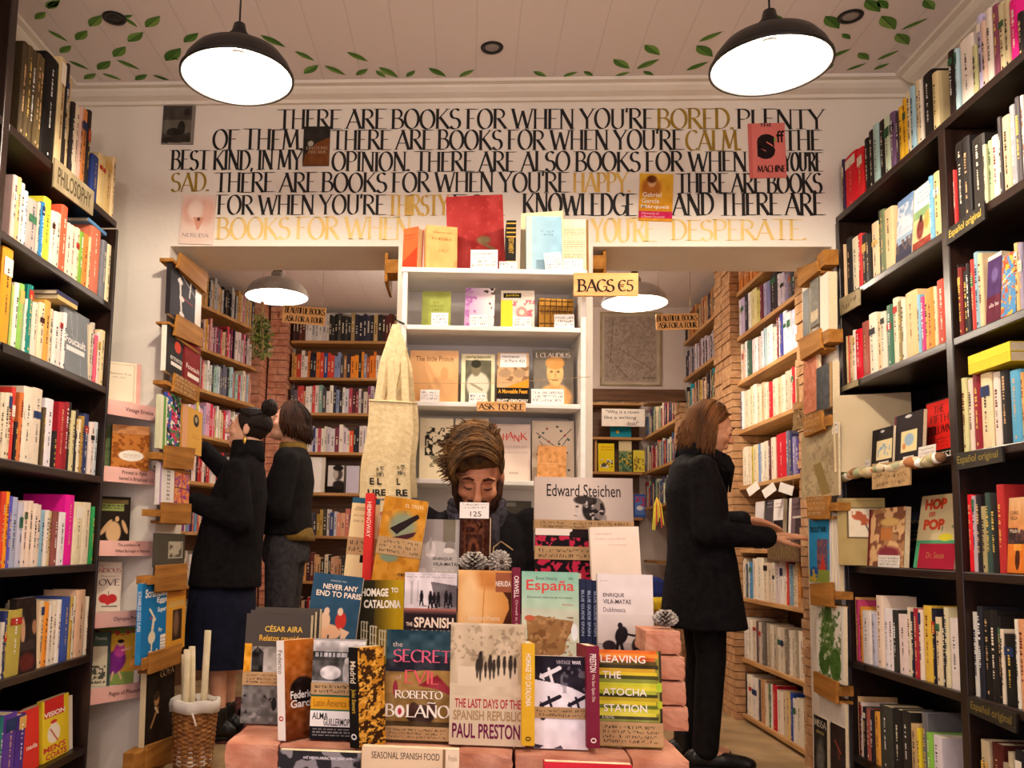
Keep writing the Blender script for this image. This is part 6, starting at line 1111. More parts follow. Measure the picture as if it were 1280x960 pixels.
# shelf signs
def shelf_sign(side, pts, label, text=None, mat='dark_wood', col='b8a848', h_=None, n_scr=0, tcol='6a5a34', name='shelf_sign'):
    """pts: pixel corners TL, TR, BR, BL of a board on the shelf edge"""
    X = (XL+.008) if side < 0 else (XR-.006); P = [atX(x, y, X) for x, y in pts]
    if name == 'kraft_sign': P = [atX(x, y, XR-.036) for x, y in pts]
    ctr = sum(P, Vector())/4; L_ = [p-ctr for p in P]; s = -side
    o = MB().prism([tuple(p) for p in L_], (-s*.006, 0, 0)).build(name, M[mat]); o.location = ctr; tag(o, label, 'sign', 'signs on the shelf edges'); tm = MB()
    def PP(u, v): a = L_[0].lerp(L_[1], u); b_ = L_[3].lerp(L_[2], u); q = b_.lerp(a, v); return (q.x+s*.0008, q.y, q.z)
    if text:
        v, fs, _ = text_polys(text, .012); tm.add([PP(.08+q[0]*.84, .2+q[1]*.6) for q in v], fs, col)
    for i in range(n_scr):
        W = (L_[0]-L_[1]).length; H = (L_[0]-L_[3]).length
        scribble(tm, lambda a, b_, i=i: PP(.06+a/W, 1-(i+.9)/(n_scr+.15)+b_/H), W*.84, H/n_scr*.5, lin(tcol), random.Random(i+n_scr))
    if tm.f: tm.build('lettering', M['ink'], o)
    return o
M['faded_wood'] = noise_mat('faded_sign_board', '8a7a5c', 'b0a07c', 9, .8)
shelf_sign(-1, [(69, 197), (118, 240), (116, 270), (67, 233)], 'faded philosophy shelf board below the tall old volumes', 'PHILOSOPHY', 'faded_wood', '4a4030')
M['black_board'] = noise_mat('black_sign_board', '16110c', '241c14', 9, .6)
shelf_sign(1, [(1183, 288), (1230, 253), (1231, 274), (1183, 307)], 'black board with yellow foreign-original words on the second shelf edge', 'Español original', 'black_board', 'c8b050')
shelf_sign(1, [(1192, 567), (1252, 558), (1254, 577), (1193, 588)], 'black board with faint words on the fourth shelf edge above red spines', 'Español original', 'black_board', '8a7a3c')
shelf_sign(1, [(1209, 870), (1270, 892), (1270, 917), (1209, 890)], 'black board with faint words on the sixth shelf edge near the floor', 'Español original', 'black_board', '7a6a34')
shelf_sign(1, [(1049, 374), (1074, 361), (1074, 381), (1050, 395)], 'small greyed board on the second shelf edge by the doorway', None, 'faded_wood', n_scr=1)
shelf_sign(1, [(1049, 485), (1071, 475), (1071, 482), (1049, 491)], 'small greyed board on the third shelf edge by the doorway', None, 'faded_wood')
shelf_sign(1, [(1057, 825), (1078, 831), (1078, 838), (1057, 832)], 'small dark board on the sixth shelf edge by the doorway', None, 'black_board')
shelf_sign(1, [(1090, 580), (1137, 575), (1137, 606), (1090, 612)], 'kraft card with handwriting hanging below the floral cloth roll', None, 'kraft', n_scr=3, tcol='5a4020', name='kraft_sign')
shelf_sign(-1, [(4, 428), (38, 443), (38, 452), (4, 440)], 'small dark board on the third shelf edge below the orange book', None, 'black_board')
# flat books lying on top of rows
def flat_book(side, px, z, color, label, L=.2, W=.13, t=.02, rot=0, off=.08, name='book'):
    X = (XL-off) if side < 0 else (XR+off); p = atX(px[0], px[1], X); p.z = z
    mb = MB(); c = .0015; mb.box(-W/2, W/2, -L/2, L/2, 0, c); mb.box(-W/2, W/2, -L/2, L/2, t-c, t); mb.box(-side*W/2-(.002 if side < 0 else 0), -side*W/2+(0 if side < 0 else .002), -L/2, L/2, c, t-c)
    o = mb.build(name, M['cover'], None, color=color); o.location = p; o.rotation_euler = (0, 0, rot); tag(o, label, 'book', 'books lying flat on top of shelved rows')
    MB().box(-W/2+.003, W/2-.003, -L/2+.002, L/2-.002, c, t-c).build('pages', M['pages'], o); return o
flat_book(-1, (104, 282), LZS[1]+.268, '5a8ab8', 'blue edged book lying flat over the orange spine on the second shelf', .17, .12, .014)
flat_book(-1, (66, 362), LZS[2]+.262, '2c2a4c', 'navy book lying flat on the third shelf above tan spines', .17, .12, .016); flat_book(-1, (66, 362), LZS[2]+.2465, 'd8b878', 'tan book lying flat under the navy one on the third shelf', .16, .12, .015)
z_ = RZS[3]+.232
for k, c_ in enumerate(('e8cc20', 'f0d828')): flat_book(1, (1266, 440), z_+k*.0285, c_, ('lower', 'upper')[k]+' of two bright yellow books lying flat on the fourth shelf', .21, .14, .028, off=.07)

# ================================================================== back room: plank shelves on brick pillars
rp = random.Random(33)
def brick_pillar(x0, x1, y0, y1, z0, z1, label, face, mt='brick_pale', ch=.047):
    """coursed bricks with open joints around a solid core"""
    mb = MB(); mb.box(x0+.012, x1-.012, y0+.012, y1-.012, z0, z1, None, 1); z = z0; k = 0
    while z < z1-.01:
        h = min(ch*rp.uniform(.88, 1.1), z1-z); n = 1 if (k % 2 and (y1-y0) < .3 and face == 'x') or (face == 'y' and (x1-x0) < .26 and k % 2) else 2
        for i in range(n):
            if face == 'x': a, b = y0+(y1-y0)*i/n, y0+(y1-y0)*(i+1)/n; d = rp.uniform(-.006, .006); mb.box(x0+d, x1+d, a+.002, b-.002, z+.001, z+h-.004)
            else: a, b = x0+(x1-x0)*i/n, x0+(x1-x0)*(i+1)/n; d = rp.uniform(-.009, .009); mb.box(a+.002, b-.002, y0+d, y1+d, z+.001, z+h-.004)
        z += h; k += 1
    o = mb.build('brick_pillar', [M[mt], M['brown_wood']]); o['kind'] = 'structure'; return o
brick_pillar(1.61, 1.93, 5.50, 5.86, 0, 2.88, 'pale brick pillar', 'x'); brick_pillar(1.62, 1.93, 4.20, 4.44, 0, 2.88, 'pale brick pillar', 'x'); brick_pillar(1.62, 1.93, 6.86, 7.05, 0, 2.14, 'pale brick pillar', 'x')
brick_pillar(-1.62, -1.47, 6.84, 7.10, 0, 2.88, 'red brick pillar', 'y', 'brick', .055); brick_pillar(-1.78, -1.635, 6.66, 6.9, 0, 2.88, 'red brick pillar', 'y', 'brick', .055)
BRZ = [2.605, 2.32, 2.04, 1.738, 1.396, 1.017, .728, .37, .045]
e = empty('plank_bookcase', (1.79, 4.97, 0)); tag(e, 'pine plank bookcase on pale brick pillars before the browsing woman in black', 'bookcase')
for k, z in enumerate(BRZ):
    bevel(MB().box(1.648-1.79+(.004 if k == 5 else 0), .14, 4.441-4.97, 5.498-4.97, z-.024, z).build('shelf', M['plank_y'], e), .003)
e2 = empty('plank_bookcase', (1.79, 6.42, 0)); tag(e2, 'farther pine plank bookcase between the brick pillars, by the framed map wall', 'bookcase')
for z in BRZ: MB().box(1.648-1.79, .14, 5.862-6.42, 6.858-6.42, z-.024, z).build('shelf', M['plank_y'], e2)
for o_, y0, y1 in ((e, 4.45, 5.49), (e2, 5.87, 6.85)):
    MB().box(.142, .15, y0-o_.location.y, y1-o_.location.y, .03, 2.85).build('back_panel', M['brown_wood'], o_)
WM = 'woman-side plank bookcase'
cM, cN, cO = (840, 330, 4.176, 500), (900, 540, 4.364, 600), (890, 740, 4.364, 600)
def prow(z, crop, items, nm): shelf_row(1, z, crop, items, f'{nm} shelf, {WM}', f'paperbacks on the {nm} shelf of the plank bookcase', xplane=1.664, name='paperback', hmax=.24, dep=(.11, .14), ylim=(4.45, 5.49))
prow(2.32, cM, """330,345,205,f0e8d8;345,360,190,e8e0f0;360,378,178,c8b8d8;378,398,140,302a40;398,412,150,f0ece0;412,442,133,e8dca0;442,458,135,d8d070;458,472,112,7a2a3a;472,490,100,b0a8c8;490,510,92,8888b8;510,545,48,2a2028;545,560,52,e8e0ec;560,582,48,d8cce0;582,602,52,9a90b0;602,618,45,6a6070;618,645,40,2a2a34""", 'top')
prow(2.04, cM, """330,366,430,f2ead8;366,376,450,e0b098;376,392,405,e8e8e8;392,412,400,3a5a4a;412,432,392,e8d0d0;432,448,385,e0e4e8;448,464,380,c8b8b0;464,478,350,d8d8e0;478,490,335,a8c0c8;490,520,322,f4f0ec;520,540,330,ecd8c8;540,555,265,7a2a2a;555,562,280,f0f0f4;562,580,245,3a3a90;580,600,240,e8e4f0;600,620,250,f4f0f0;620,648,236,d8d4e8""", 'second')
prow(1.738, cM, """345,358,680,3a4a8a;358,372,665,f0ecec;372,408,660,f0e4c8;408,420,630,e8d8b0;420,440,618,f4ecdc;440,462,640,ecdcc0;462,480,618,dcb890;480,498,622,f0e0c8;498,506,618,e0d0b0;506,522,615,d02830;522,548,600,e8d8c0;548,570,590,e0c8a0;570,590,580,f0e4d0;590,612,560,d8c8b0;612,626,548,eadcc8;626,640,536,c8202c;640,668,528,e0c8b0""", 'third')
prow(1.396, cN, """106,125,100,f0e0c0;125,150,82,f4e8d0;150,172,82,ecdcc0;172,182,80,c8b840;182,208,70,ecd8b0;208,222,65,7a98c8;222,238,60,f0e8d8;238,262,50,e8dcc8;262,278,45,5a2a2a;278,302,30,f0e0c8;302,360,-5,c8182a;360,378,-20,6a6a80;378,392,10,3a3a6a;392,410,25,8a80a8;410,425,40,4a3a7a""", 'fourth')
prow(.728, cN, """85,112,735,e8d8c8;112,128,700,f0e8d8;128,140,690,d8c8b0;140,152,720,4a5a6a;152,160,710,e8e0d0;160,178,708,4a88b8;178,200,690,ecdcc8;200,236,680,f0e4d0;236,262,712,e8d4b8;262,285,715,dcc8b0;285,300,712,e8dcc8;300,325,715,d8c8c8;325,345,705,f0e8e0;345,360,708,ecdcc8;360,372,710,d84838;372,392,720,7a9ab0;392,410,725,c8c0a0;410,425,712,e0c0a0;425,440,712,d89048""", 'sixth')
prow(.37, cO, """150,165,132,d8d0c0;165,182,135,e8e0d4;182,200,140,f0e8dc;200,218,150,e8dccc;218,240,150,d8c8b8;240,255,160,5a4a4a;255,272,165,c8b8a8;272,292,168,6a6258;292,312,172,a89880;312,332,180,d8ccb8;332,356,190,b8a890;356,375,195,e0d4c0;375,395,200,d8c8b0;395,415,205,8a7a68;415,432,210,e8dcc8;432,450,210,d0c0a8;450,468,218,a89880;468,512,200,f0e0c8""", 'seventh')
prow(.045, cO, """150,170,435,e8dcc8;170,178,440,2a2a2a;178,198,448,f0e8dc;198,218,452,f4ecd8;218,250,470,f0e8e0;250,260,480,4a4a5a;260,290,455,c89868;290,305,500,e8d8c0;305,318,502,5a8a5a;318,326,505,f0e8e0;326,352,482,c81830;352,385,540,ece0cc;385,405,540,d8c0a0;405,424,545,e0c080;424,440,535,2848a0;440,462,585,e8e0d4;462,498,585,e8dcc4;498,515,610,d8b890""", 'lowest')
# tray of small books under her hands
def xbook(px, X, t, color, label, group, art=None, texts=(), zs=None, **kw):
    kw.setdefault('lean', 3); return front_book(px, 0, t, color, label, group, art, texts, xp=X, z=zs, name=kw.pop('name', 'paperback'), **kw)
GQ = 'small books face out under the woman\'s hands'
xbook((942, 953, 627, 680), 1.70, .02, 'd8d0d0', 'pale paperback facing out beside the far hand', GQ, lambda c: c.rect(0, 0, 1, .5, 'e8e0e0').rect(0, .5, 1, 1, '3a3438'), zs=1.0176)
xbook((954, 964, 625, 682), 1.69, .02, '4a4248', 'dark grey paperback facing out above the hands', GQ, lambda c: c.rect(0, 0, 1, 1, '4c444a').lines(.3, .05, .9, .2, 2, 'a8a0a0', .3), zs=1.0176)
xbook((965, 977, 624, 684), 1.68, .02, 'ece4e0', 'white topped paperback with black lower half above the hands', GQ, lambda c: c.rect(0, 0, 1, 1, 'f0e8e4').rect(0, .42, 1, 1, '201a1c').ell(.6, .75, .3, .12, 'c84838', .3).lines(.15, .08, .8, .22, 2, '8a5a54', .3), zs=1.0176)
xbook((984, 1001, 622, 688), 1.672, .03, '6a5458', 'brown grey paperback with white spine being fingered by the near hand', GQ, lambda c: c.rect(0, 0, 1, 1, '6c565a').rect(0, 0, .18, 1, 'ece4dc').rect(.3, .36, 1, .4, 'c8b8b0').rect(.5, .4, 1, 1, '3a2c30').lines(.3, .12, .9, .3, 2, '3a2c30', .3), zs=1.0176)
e = empty('book_tray', (1.66, 4.68, 1.0)); tag(e, 'dark lettered tray board along the shelf under the woman\'s hands', 'tray')
fb = MB().box(-.034, -.018, -.20, .26, -.045, .055).build('front_board', M['brown_wood'], e)
tm = MB(); hand_text(tm, 'LES LIVRES', lambda a, b_: (-.035, .24-a, -.03+b_), .40, .06, .14, .03, col=lin('8a7a48'), rnd=random.Random(2)); tm.build('lettering', M['ink'], fb)
MB().box(-.018, .0, -.20, .26, -.045, -.03).build('base_board', M['brown_wood'], e)
for x, y, lab in ((941, 610, 'small white paper tag hanging by the woman\'s far hand'), (961, 612, 'folded white paper tag hanging below the red spined shelf'), (983, 610, 'white paper tag on a string loop nearest the second reveal')):
    p = atX(x, y, 1.625); e = empty('paper_tag', p); tag(e, lab, 'tag', 'white paper tags under the fourth shelf')
    MB().box(-.001, .001, -.045, .045, -.03, .02).build('card', M['card'], e); MB().tube([(0, -.04, .02), (.01, 0, .09), (0, .04, .02)], .0009, 4).build('string', M['twine'], e); e.rotation_euler = (.3 if x == 983 else -.5, 0, .5)

# ---- masses of small books in the far rows: one object
mb = MB()
def srow(P, D, Nn, z, W, cols, hmin, hmax, tmin=.012, tmax=.034, skip=0):
    """row from P along unit D, spines towards Nn"""
    s = 0; i = 0
    while s < W-.02:
        t = rp.uniform(tmin, tmax); h = rp.uniform(hmin, hmax); c = cols[i % len(cols)] if i < len(cols)*1 else rp.choice(cols); i += 1
        if s+t > W: break
        a = P+D*s; b = P+D*(s+t-.001); d = rp.uniform(.11, .15); f = rp.uniform(-.006, .006)
        q = [a+Nn*f, b+Nn*f, b-Nn*d, a-Nn*d]; vs = [(v.x, v.y, z+.0005) for v in q]+[(v.x, v.y, z+h) for v in q]
        mb.add(vs, [(3, 2, 1, 0), (0, 1, 5, 4), (1, 2, 6, 5), (2, 3, 7, 6), (3, 0, 4, 7)], c); mb.add(vs, [(4, 5, 6, 7)], 'e8d8b8')
        if t > .014:
            ic = '2a2420' if cname(c) in LIGHTC else 'e8dcc0'; u = D; z0, z1 = z+h*rp.uniform(.2, .4), z+h*rp.uniform(.6, .9)
            for k in range(int((z1-z0)/.011)):
                if rp.random() < .2: continue
                m1 = a+u*(t*.3)+Nn*(f+.0008); m2 = a+u*(t*.62)+Nn*(f+.0008); zz = z0+k*.011; mb.add([(m1.x, m1.y, zz), (m2.x, m2.y, zz), (m2.x, m2.y, zz+.007), (m1.x, m1.y, zz+.007)], [(0, 1, 2, 3)], ic)
        s += t
V2 = lambda x, y: Vector((x, y, 0))
BWZ = [2.612, 2.311, 2.026, 1.711, 1.387, 1.047, .692, .35]
C_ = lambda s: s.split()
BR_ = [C_('4a2c2c 3a2428 6a3a30 5a3028 d8d0d0 e0dcd8 c8c4c4 d0ccc8 dcd8d4 c4bcbc d0c8b8 2c2a2a 38332f 242222 4a463e 2a2628 3c3834 2a2a30 a08860 34303a 282838 302c3c 3a3644 2c2830 b89868 2e2a28 3a2624 5a2a24 5a2824 4e2420 c8a060'),
       C_('c89858 d89c50 c04838 e8d8d0 e4dcd4 d87838 2a2a34 30303c e07830 d84830 2c4a8a d04030 d84838 8090b8 8894bc 4a4448 a87850 3a343c e88830 e8902c 2a2830 e08828 8a8aa0 b05838 e88028 e07828 d8d0c8 c8b8a8 3a3438 dcd0b8 d8c8b0 2c2a34 c8a878'),
       C_('4a4850 6a606a c84848 d05050 e0a880 e8e0d8 f0ece4 d84848 e8d8d0 88a8a0 4a4850 e0d8d0 f0e8d8 3a3848 8898b8 3a3a44 e8e4dc c8c8d0 b04858 5a2a34 8a3a44 d0c8c8 484048 c8b8a8 7a3a5a b8a8b0 b0a8b0 3a3438 c89858 d0a060 d8a868 c89858 d0a468 5a8a6a'),
       C_('d04838 3a3a44 d8d0c8 c8b8a0 a8a8b0 5a5860 e0d8d0 d0c8d0 3a4a8a e8e0d8 b84858 e8e0d0 e0d8c8 c8c0c8 d8d0d0 7a3a4a e8dcd0 d8c8d0 e0d4c4 e05838 2c2c34 2a2830 d8c8c0'),
       None, C_('d84848 c84840 b84038 2a2428 e8a890 e0a898 c8c8c8 5a5458 3a3844 a88838 c0a050 4a443c dcd8d8 3a4a80 d0d0d8 d89078 d8a080 c8786a 3a3a4a 4a3a4a'),
       C_('d8b8a8 e0c0b0 2a282c 3a3438 3a3a44 d8a060 4a2a2c 6a3430 d8a878 e0b080 3a342c e8d8b8 2a2624 d8a888 c89878 b88868 3a3834 2a2a34 88909c'), C_('a02028 3a2428 c0a080 8a7a60 d8c8a8 502024')]
e = empty('plank_bookcase', (-.95, 6.98, 0)); tag(e, 'pine shelves with small books on the back wall behind the second browser', 'bookcase')
for z in BWZ: MB().box(-.505, .62, -.08, .13, z-.022, z).build('shelf', M['plank_x'], e)
MB().box(-.505, .62, .131, .138, 0, 2.86).build('back_panel', M['brown_wood'], e)
for z, cols in zip(BWZ, BR_):
    if cols: srow(V2(-1.445, 6.915), V2(1, 0), V2(0, -1), z, 1.1, cols, .17 if z < 2.6 else .2, .225 if z < 2.6 else .235, .018, .036)
PA_ = V2(-2.33, 4.25); PB_ = V2(-1.655, 6.55); DL = (PB_-PA_).normalized(); NL = V2(DL.y, -DL.x); LW = (PB_-PA_).length
e = empty('plank_bookcase', (-1.95, 5.5, 0)); tag(e, 'pine shelves of small books beyond the oak holders, running to the red brick corner', 'bookcase'); eo = Vector((-1.95, 5.5, 0))
for z in BWZ:
    q = [PA_+NL*.012-eo, PB_+NL*.012-eo, PB_-NL*.16-eo, PA_-NL*.16-eo]; MB().prism([(v.x, v.y, z-.022) for v in q], (0, 0, .022)).build('shelf', M['plank_y'], e)
q = [PA_-NL*.161-eo, PB_-NL*.161-eo, PB_-NL*.17-eo, PA_-NL*.17-eo]; MB().prism([(v.x, v.y, 0) for v in q], (0, 0, 2.86)).build('back_panel', M['brown_wood'], e)
LCOL = [C_('2a2a2e 3a3c46 a8a4a4 b0aca8 c89c60 b88c54 d0a468 a87848 c8c0bc 2a2428 b8706a'), C_('d8b8b8 c88888 e0d0d0 c8b0b8 8a3a5a d87890 e8c8c0 d0485a e8d8d0 d8b0a0 6a4038 c86838 d8b890 2a2a34 7a3a44 b05060 d8a040 c8c0b8 c04858 5a5a70 d8a888'),
        C_('c8a898 8a6a5a c84858 a8c8d8 d8dce0 6a6a7a e0a8a0 f0e8e4 d8a888 c89070 d8d0d0 3a3a90 b8c8d0 3a3a44 d09080 e0b0a0 d8d8d0 e8e0c8 c0508a e8dcc0 a8c8b8 d8d8c8'), C_('b8a8c8 e0a8c0 f0e8f0 e0d060 a8c8e0 f0f0f0 d82838 d83848 f0e8e0 e8e4c8 c8c890 d8b898'),
        C_('e0d8d0 3a3034 c83838 d84848 b83838 e8d0c8 2a2c38'), C_('d0c8c0 7aa0c0 d86858 e0d0a0 8a3a8a 3a3a4a'), C_('e8e0d8 c8b8a8 a8a098 d8d0c8'), C_('8a8078 b8a898 3a3438')]
for z, cols in zip(BWZ, LCOL): srow(PA_+DL*.03, DL, NL, z, LW-.06, cols, .17, .235, .013, .034)
FCOL = [C_('3a3438 4a4040 6a5a58 c8a078 5a4850 b88850 a05830 c07838 c88848'), C_('3a3440 4a4450 c8b8c0 b0a0a8 8a5860 e0d8e0 a8a0a8 3a3444'), C_('2a2830 8a8070 d8c8a0 3a3440 282838 e8d020 30a0b0 e8c8a8 d8b090 c83848 6a4a3a'),
        C_('c8c0a8 a89070 c87848 e0d8c8 3a3830 e0a040 c83828 2a2428 8a3a60 e8d8b0'), C_('b8a890 8a7a68 e0d0b0 c84838'), C_('d8c8a8 8a8070'), C_('a89878 d8c8a8 8a7a60'), C_('a89878 d8d0b8 8aa870 d8d040'), C_('e0d8c8 4a6ab0 d8d0b0 e8d830 e0c040 3a3a34')]
for z, cols in zip(BRZ, FCOL): srow(V2(1.664, 6.84), V2(0, -1), V2(-1, 0), z, .95, cols, .16, .22, .014, .036)
srow(V2(1.664, 5.48), V2(0, -1), V2(-1, 0), BRZ[0], 1.0, C_('c87838 b06830 d89048 a05828 c88040'), .2, .24)
# alcove side shelf
for z in (2.41, 2.073, 1.737, 1.40): srow(V2(1.70, 8.6), V2(0, -1), V2(-1, 0), z, 1.4, C_('8a2038 5a5a60 a8a8a0 3a5a80 d8d0c0 c84838 7a9a6a 4a3a60 d8c8a8 2a3448'), .17, .25, .014, .04)
tag(mb.build('books', M['matte_print']), 'hundreds of small books filling the far shelves of the back room', 'books', None, 'stuff')
e = empty('plank_bookcase', (1.78, 7.9, 0)); tag(e, 'pine shelves along the low alcove beyond the framed map wall', 'bookcase')
for z in (2.41, 2.073, 1.737, 1.40, .9): MB().box(-.10, .12, -.80, .72, z-.024, z).build('shelf', M['plank_y'], e)
MB().box(-.11, .12, -.83, -.80, 0, 2.13).build('side_panel', M['plank_z'], e); MB().box(.12, .13, -.80, .72, 0, 2.13).build('back_panel', M['brown_wood'], e)
e = empty('plank_bookcase', (1.24, 8.66, 0)); tag(e, 'far end shelf of picture books behind the riddle card', 'bookcase')
for z in (2.41, 2.073, 1.737, 1.30): MB().box(-.36, .42, -.10, .06, z-.024, z).build('shelf', M['plank_x'], e)
MB().box(-.36, .42, .062, .07, 0, 2.6).build('back_panel', M['brown_wood'], e); MB().box(-.03, -.008, -.07, .06, 1.737, 2.049).build('divider', M['plank_z'], e)
GK = 'picture books on the far end shelf'
def kbook(px, Y, t, c, lab, art, zs): o = front_book(px, Y, t, c, lab, GK, art, (), lean=4); m_ = o.matrix_world.copy(); m_.translation.z = zs+.0008+t*.07; o.matrix_world = m_
kbook((748, 768, 562, 597), 8.575, .02, 'e8d020', 'yellow picture book with a white sketch at the far end shelf', lambda c: c.rect(0, 0, 1, 1, 'ecd424').blot(6, .55, 'e8e4e0', .1, .55, .95, .9).blot(8, .6, '4a4a44', .15, .6, .9, .85).lines(.2, .1, .9, .3, 2, 'c88828', .5), 1.737)
kbook((774, 790, 558, 597), 8.575, .02, '7a9a6a', 'tall green and cream picture book at the far end shelf', lambda c: c.rect(0, 0, 1, 1, '6a8a64').rect(0, 0, 1, .35, 'd8c8a0').blot(6, .5, '3a5a44', 0, .4, 1, 1).blot(7, .6, 'c8b048', 0, .3, 1, .9), 1.737)
kbook((792, 806, 570, 597), 8.56, .02, 'd8c83c', 'small yellow picture book beside the tall green one', lambda c: c.rect(0, 0, 1, 1, 'dccc48').blot(6, .55, '8a6a3a', .1, .3, .9, .9), 1.737)
kbook((763, 789, 533, 546), 8.585, .03, '1c8ca4', 'teal book half hidden under the riddle card', lambda c: c.rect(0, 0, 1, 1, '2090a8').ell(.35, .5, .08, .15, 'e0c048', .2), 2.073)
kbook((793, 807, 612, 641), 8.57, .02, '3a5aa8', 'blue picture book with red sky and a pale boat below the yellow ones', lambda c: c.rect(0, 0, 1, 1, '3a5cac').rect(.1, .08, .9, .9, '5a7ac0').blot(5, .5, 'b83850', .1, .08, .9, .5).ell(.5, .6, .3, .1, 'e0e0e8', .3), 1.30)
kbook((747, 780, 490, 505), 8.59, .02, 'c8b8b0', 'wide pale picture with a dark green shape on the topmost far shelf', lambda c: c.rect(0, 0, 1, 1, 'ccbcb4').poly([(.4, 1), (.55, .1), (.8, .2), (.9, 1)], '3c5a4a').noise(6, .1), 2.41)
plaque((752, 806, 511, 533), 8.50, 'white riddle card about a raven on the far end shelf', (('"Why is a raven', .10, .86, .08, .32, '2a2430'), ('like a writing', .06, .80, .40, .64, '2a2430'), ('desk?"', .58, .86, .70, .94, '2a2430')), mat='card', th=.003, name='card_sign')
# framed map on the rear wall
p = at(788, 436, YR-.012); e = empty('framed_map', p); tag(e, 'large faded city map hanging on the wall above the low alcove', 'map')
w_ = at(824, 436, YR).x-at(752, 436, YR).x; h_ = at(788, 392, YR).z-at(788, 480, YR).z
MB().box(-w_/2, w_/2, 0, .008, -h_/2, h_/2).build('backing', M['card'], e)
cv = Cv(110, 130, 'b8a894'); cv.noise(5, .08).rect(.04, .03, .96, .97, 'a8988a').blot(30, .55, '8a7a6c', .06, .05, .94, .95, .7).blot(14, .6, '94867a', .06, .05, .94, .95, .6).line(.1, .6, .5, .95, .012, '6a5c50').line(.2, .1, .15, .7, .012, '6a5c50').line(.3, .5, .9, .8, .01, '6a5c50').rect(.7, .9, .95, .91, '4a3c34'); art_mesh(cv, w_, h_, e, 'map_print', z0=-h_/2, mat='matte_print')
fr = MB(); f_ = .012
for b_ in ((-w_/2-f_, w_/2+f_, h_/2, h_/2+f_), (-w_/2-f_, w_/2+f_, -h_/2-f_, -h_/2), (-w_/2-f_, -w_/2, -h_/2, h_/2), (w_/2, w_/2+f_, -h_/2, h_/2)): fr.box(b_[0], b_[1], -.006, .01, b_[2], b_[3])
fr.build('frame', M['faded_wood'], e)
GB2 = 'face-out books on the back wall shelf'
def bbook(px, t, c, lab, art): o = front_book(px, 6.93, t, c, lab, GB2, art, (), lean=4, rest=BWZ[4]+.0006)
bbook((381, 405, 571, 615), .04, 'ece6e0', 'thick white book facing out on the back wall beside the portrait', lambda c: c.rect(0, 0, 1, 1, 'f0eae4').rect(.82, 0, 1, 1, 'd8d0c4').noise(4, .04))
bbook((408, 430, 579, 614), .03, '1c1818', 'black and white book with a profile portrait on the back wall shelf', lambda c: c.rect(0, 0, 1, 1, '1a1616').rect(.04, .02, .96, .78, 'dcd4d0').ell(.62, .34, .26, .22, '4a4240', .3).ell(.50, .34, .14, .17, 'b8aca4', .3).ell(.62, .12, .3, .1, '241e1e', .2).ell(.68, .72, .34, .16, '2a2424', .3))
bbook((432, 448, 580, 614), .03, 'c0b8c8', 'plain lilac book facing out beside the profile portrait', lambda c: c.rect(0, 0, 1, 1, 'c4bccc').noise(3, .03))
for X_, s_, zz, lab in ((PL, -1, 2.20, 'small wooden bracket on the pillar side of the first opening'), (PR, 1, 2.22, 'small dark wooden bracket on the pillar side of the second opening')):
    e = empty('wall_bracket', (X_, 3.86, zz)); tag(e, lab, 'bracket'); MB().box(min(0, s_*.05), max(0, s_*.05), -.15, -.03, -.03, .03).build('end_block', M['holder'], e); MB().box(min(s_*.05, s_*.063), max(s_*.05, s_*.063), -.12, .13, -.06, .07).build('front_board', M['holder'], e)

# dried bunch hanging in the first opening
p = at(328, 385, 4.45); e = empty('dried_bunch', p); tag(e, 'bunch of dried green leaves hanging upside down below the cool white lamp', 'plant')
rq = random.Random(9); st = MB(); fo = MB()
for i in range(38):
    a = rq.uniform(0, 2*PI); r = rq.uniform(.01, .058); L_ = rq.uniform(.15, .27); top = Vector((math.cos(a)*.006, math.sin(a)*.006, -.02)); end = Vector((math.cos(a)*r, math.sin(a)*r, -L_)); st.tube([Vector((-math.cos(a)*.012, -math.sin(a)*.012, .035)), top, (top+end)/2+Vector((math.cos(a)*.012, math.sin(a)*.012, .01)), end], .0014, 4)
    for k in range(22):
        t = rq.uniform(.22, 1); q = top.lerp(end, t)+Vector((rq.gauss(0, .010), rq.gauss(0, .010), rq.gauss(0, .008))); d = Vector((rq.gauss(0, 1), rq.gauss(0, 1), rq.gauss(-.5, .8))).normalized(); s_ = d.orthogonal().normalized(); l = rq.uniform(.016, .032); w = l*.34
        fo.add([q, q+d*l*.5+s_*w, q+d*l, q+d*l*.5-s_*w], [(0, 1, 2, 3)], rq.choice(('4a5522', '5c662c', '3c481e', '757838', '525c26')))
st.build('stem', M['twine'], e); fo.build('foliage', M['matte_print'], e); MB().tube([(0, 0, 0), (0, 0, BZ-p.z)], .0012, 4).build('cord', M['twine'], e); MB().tube([(.008*math.cos(a), .008*math.sin(a), -.006) for a in np.linspace(0, 6.3, 14)], .003, 5).build('tie', M['twine'], e)

# rug, basket with rolls
m, ns, L, b = newmat('woven_rug'); tc = N(ns, 'ShaderNodeTexCoord'); wv = N(ns, 'ShaderNodeTexWave'); wv.inputs['Scale'].default_value = 6; wv.inputs['Distortion'].default_value = 3; cr = N(ns, 'ShaderNodeValToRGB'); cr.color_ramp.elements[0].color = rgba('3a1418'); cr.color_ramp.elements[1].color = rgba('6a3430')
L.new(tc.outputs['Object'], wv.inputs['Vector']); L.new(wv.outputs[0], cr.inputs[0]); L.new(cr.outputs[0], b.inputs['Base Color']); b.inputs['Roughness'].default_value = .95; M['rug'] = m
e = empty('rug', (-1.0, 5.0, 0)); tag(e, 'dark red woven rug on the floor under the two browsers by the basket', 'rug')
MB().box(-.75, .70, -.62, .62, .001, .012).build('pile', M['rug'], e); mb = MB()
for x0 in (-.75, .70): mb.box(x0-.02, x0+.02, -.62, .62, .0015, .014)
mb.build('border', M['kraft'], e)

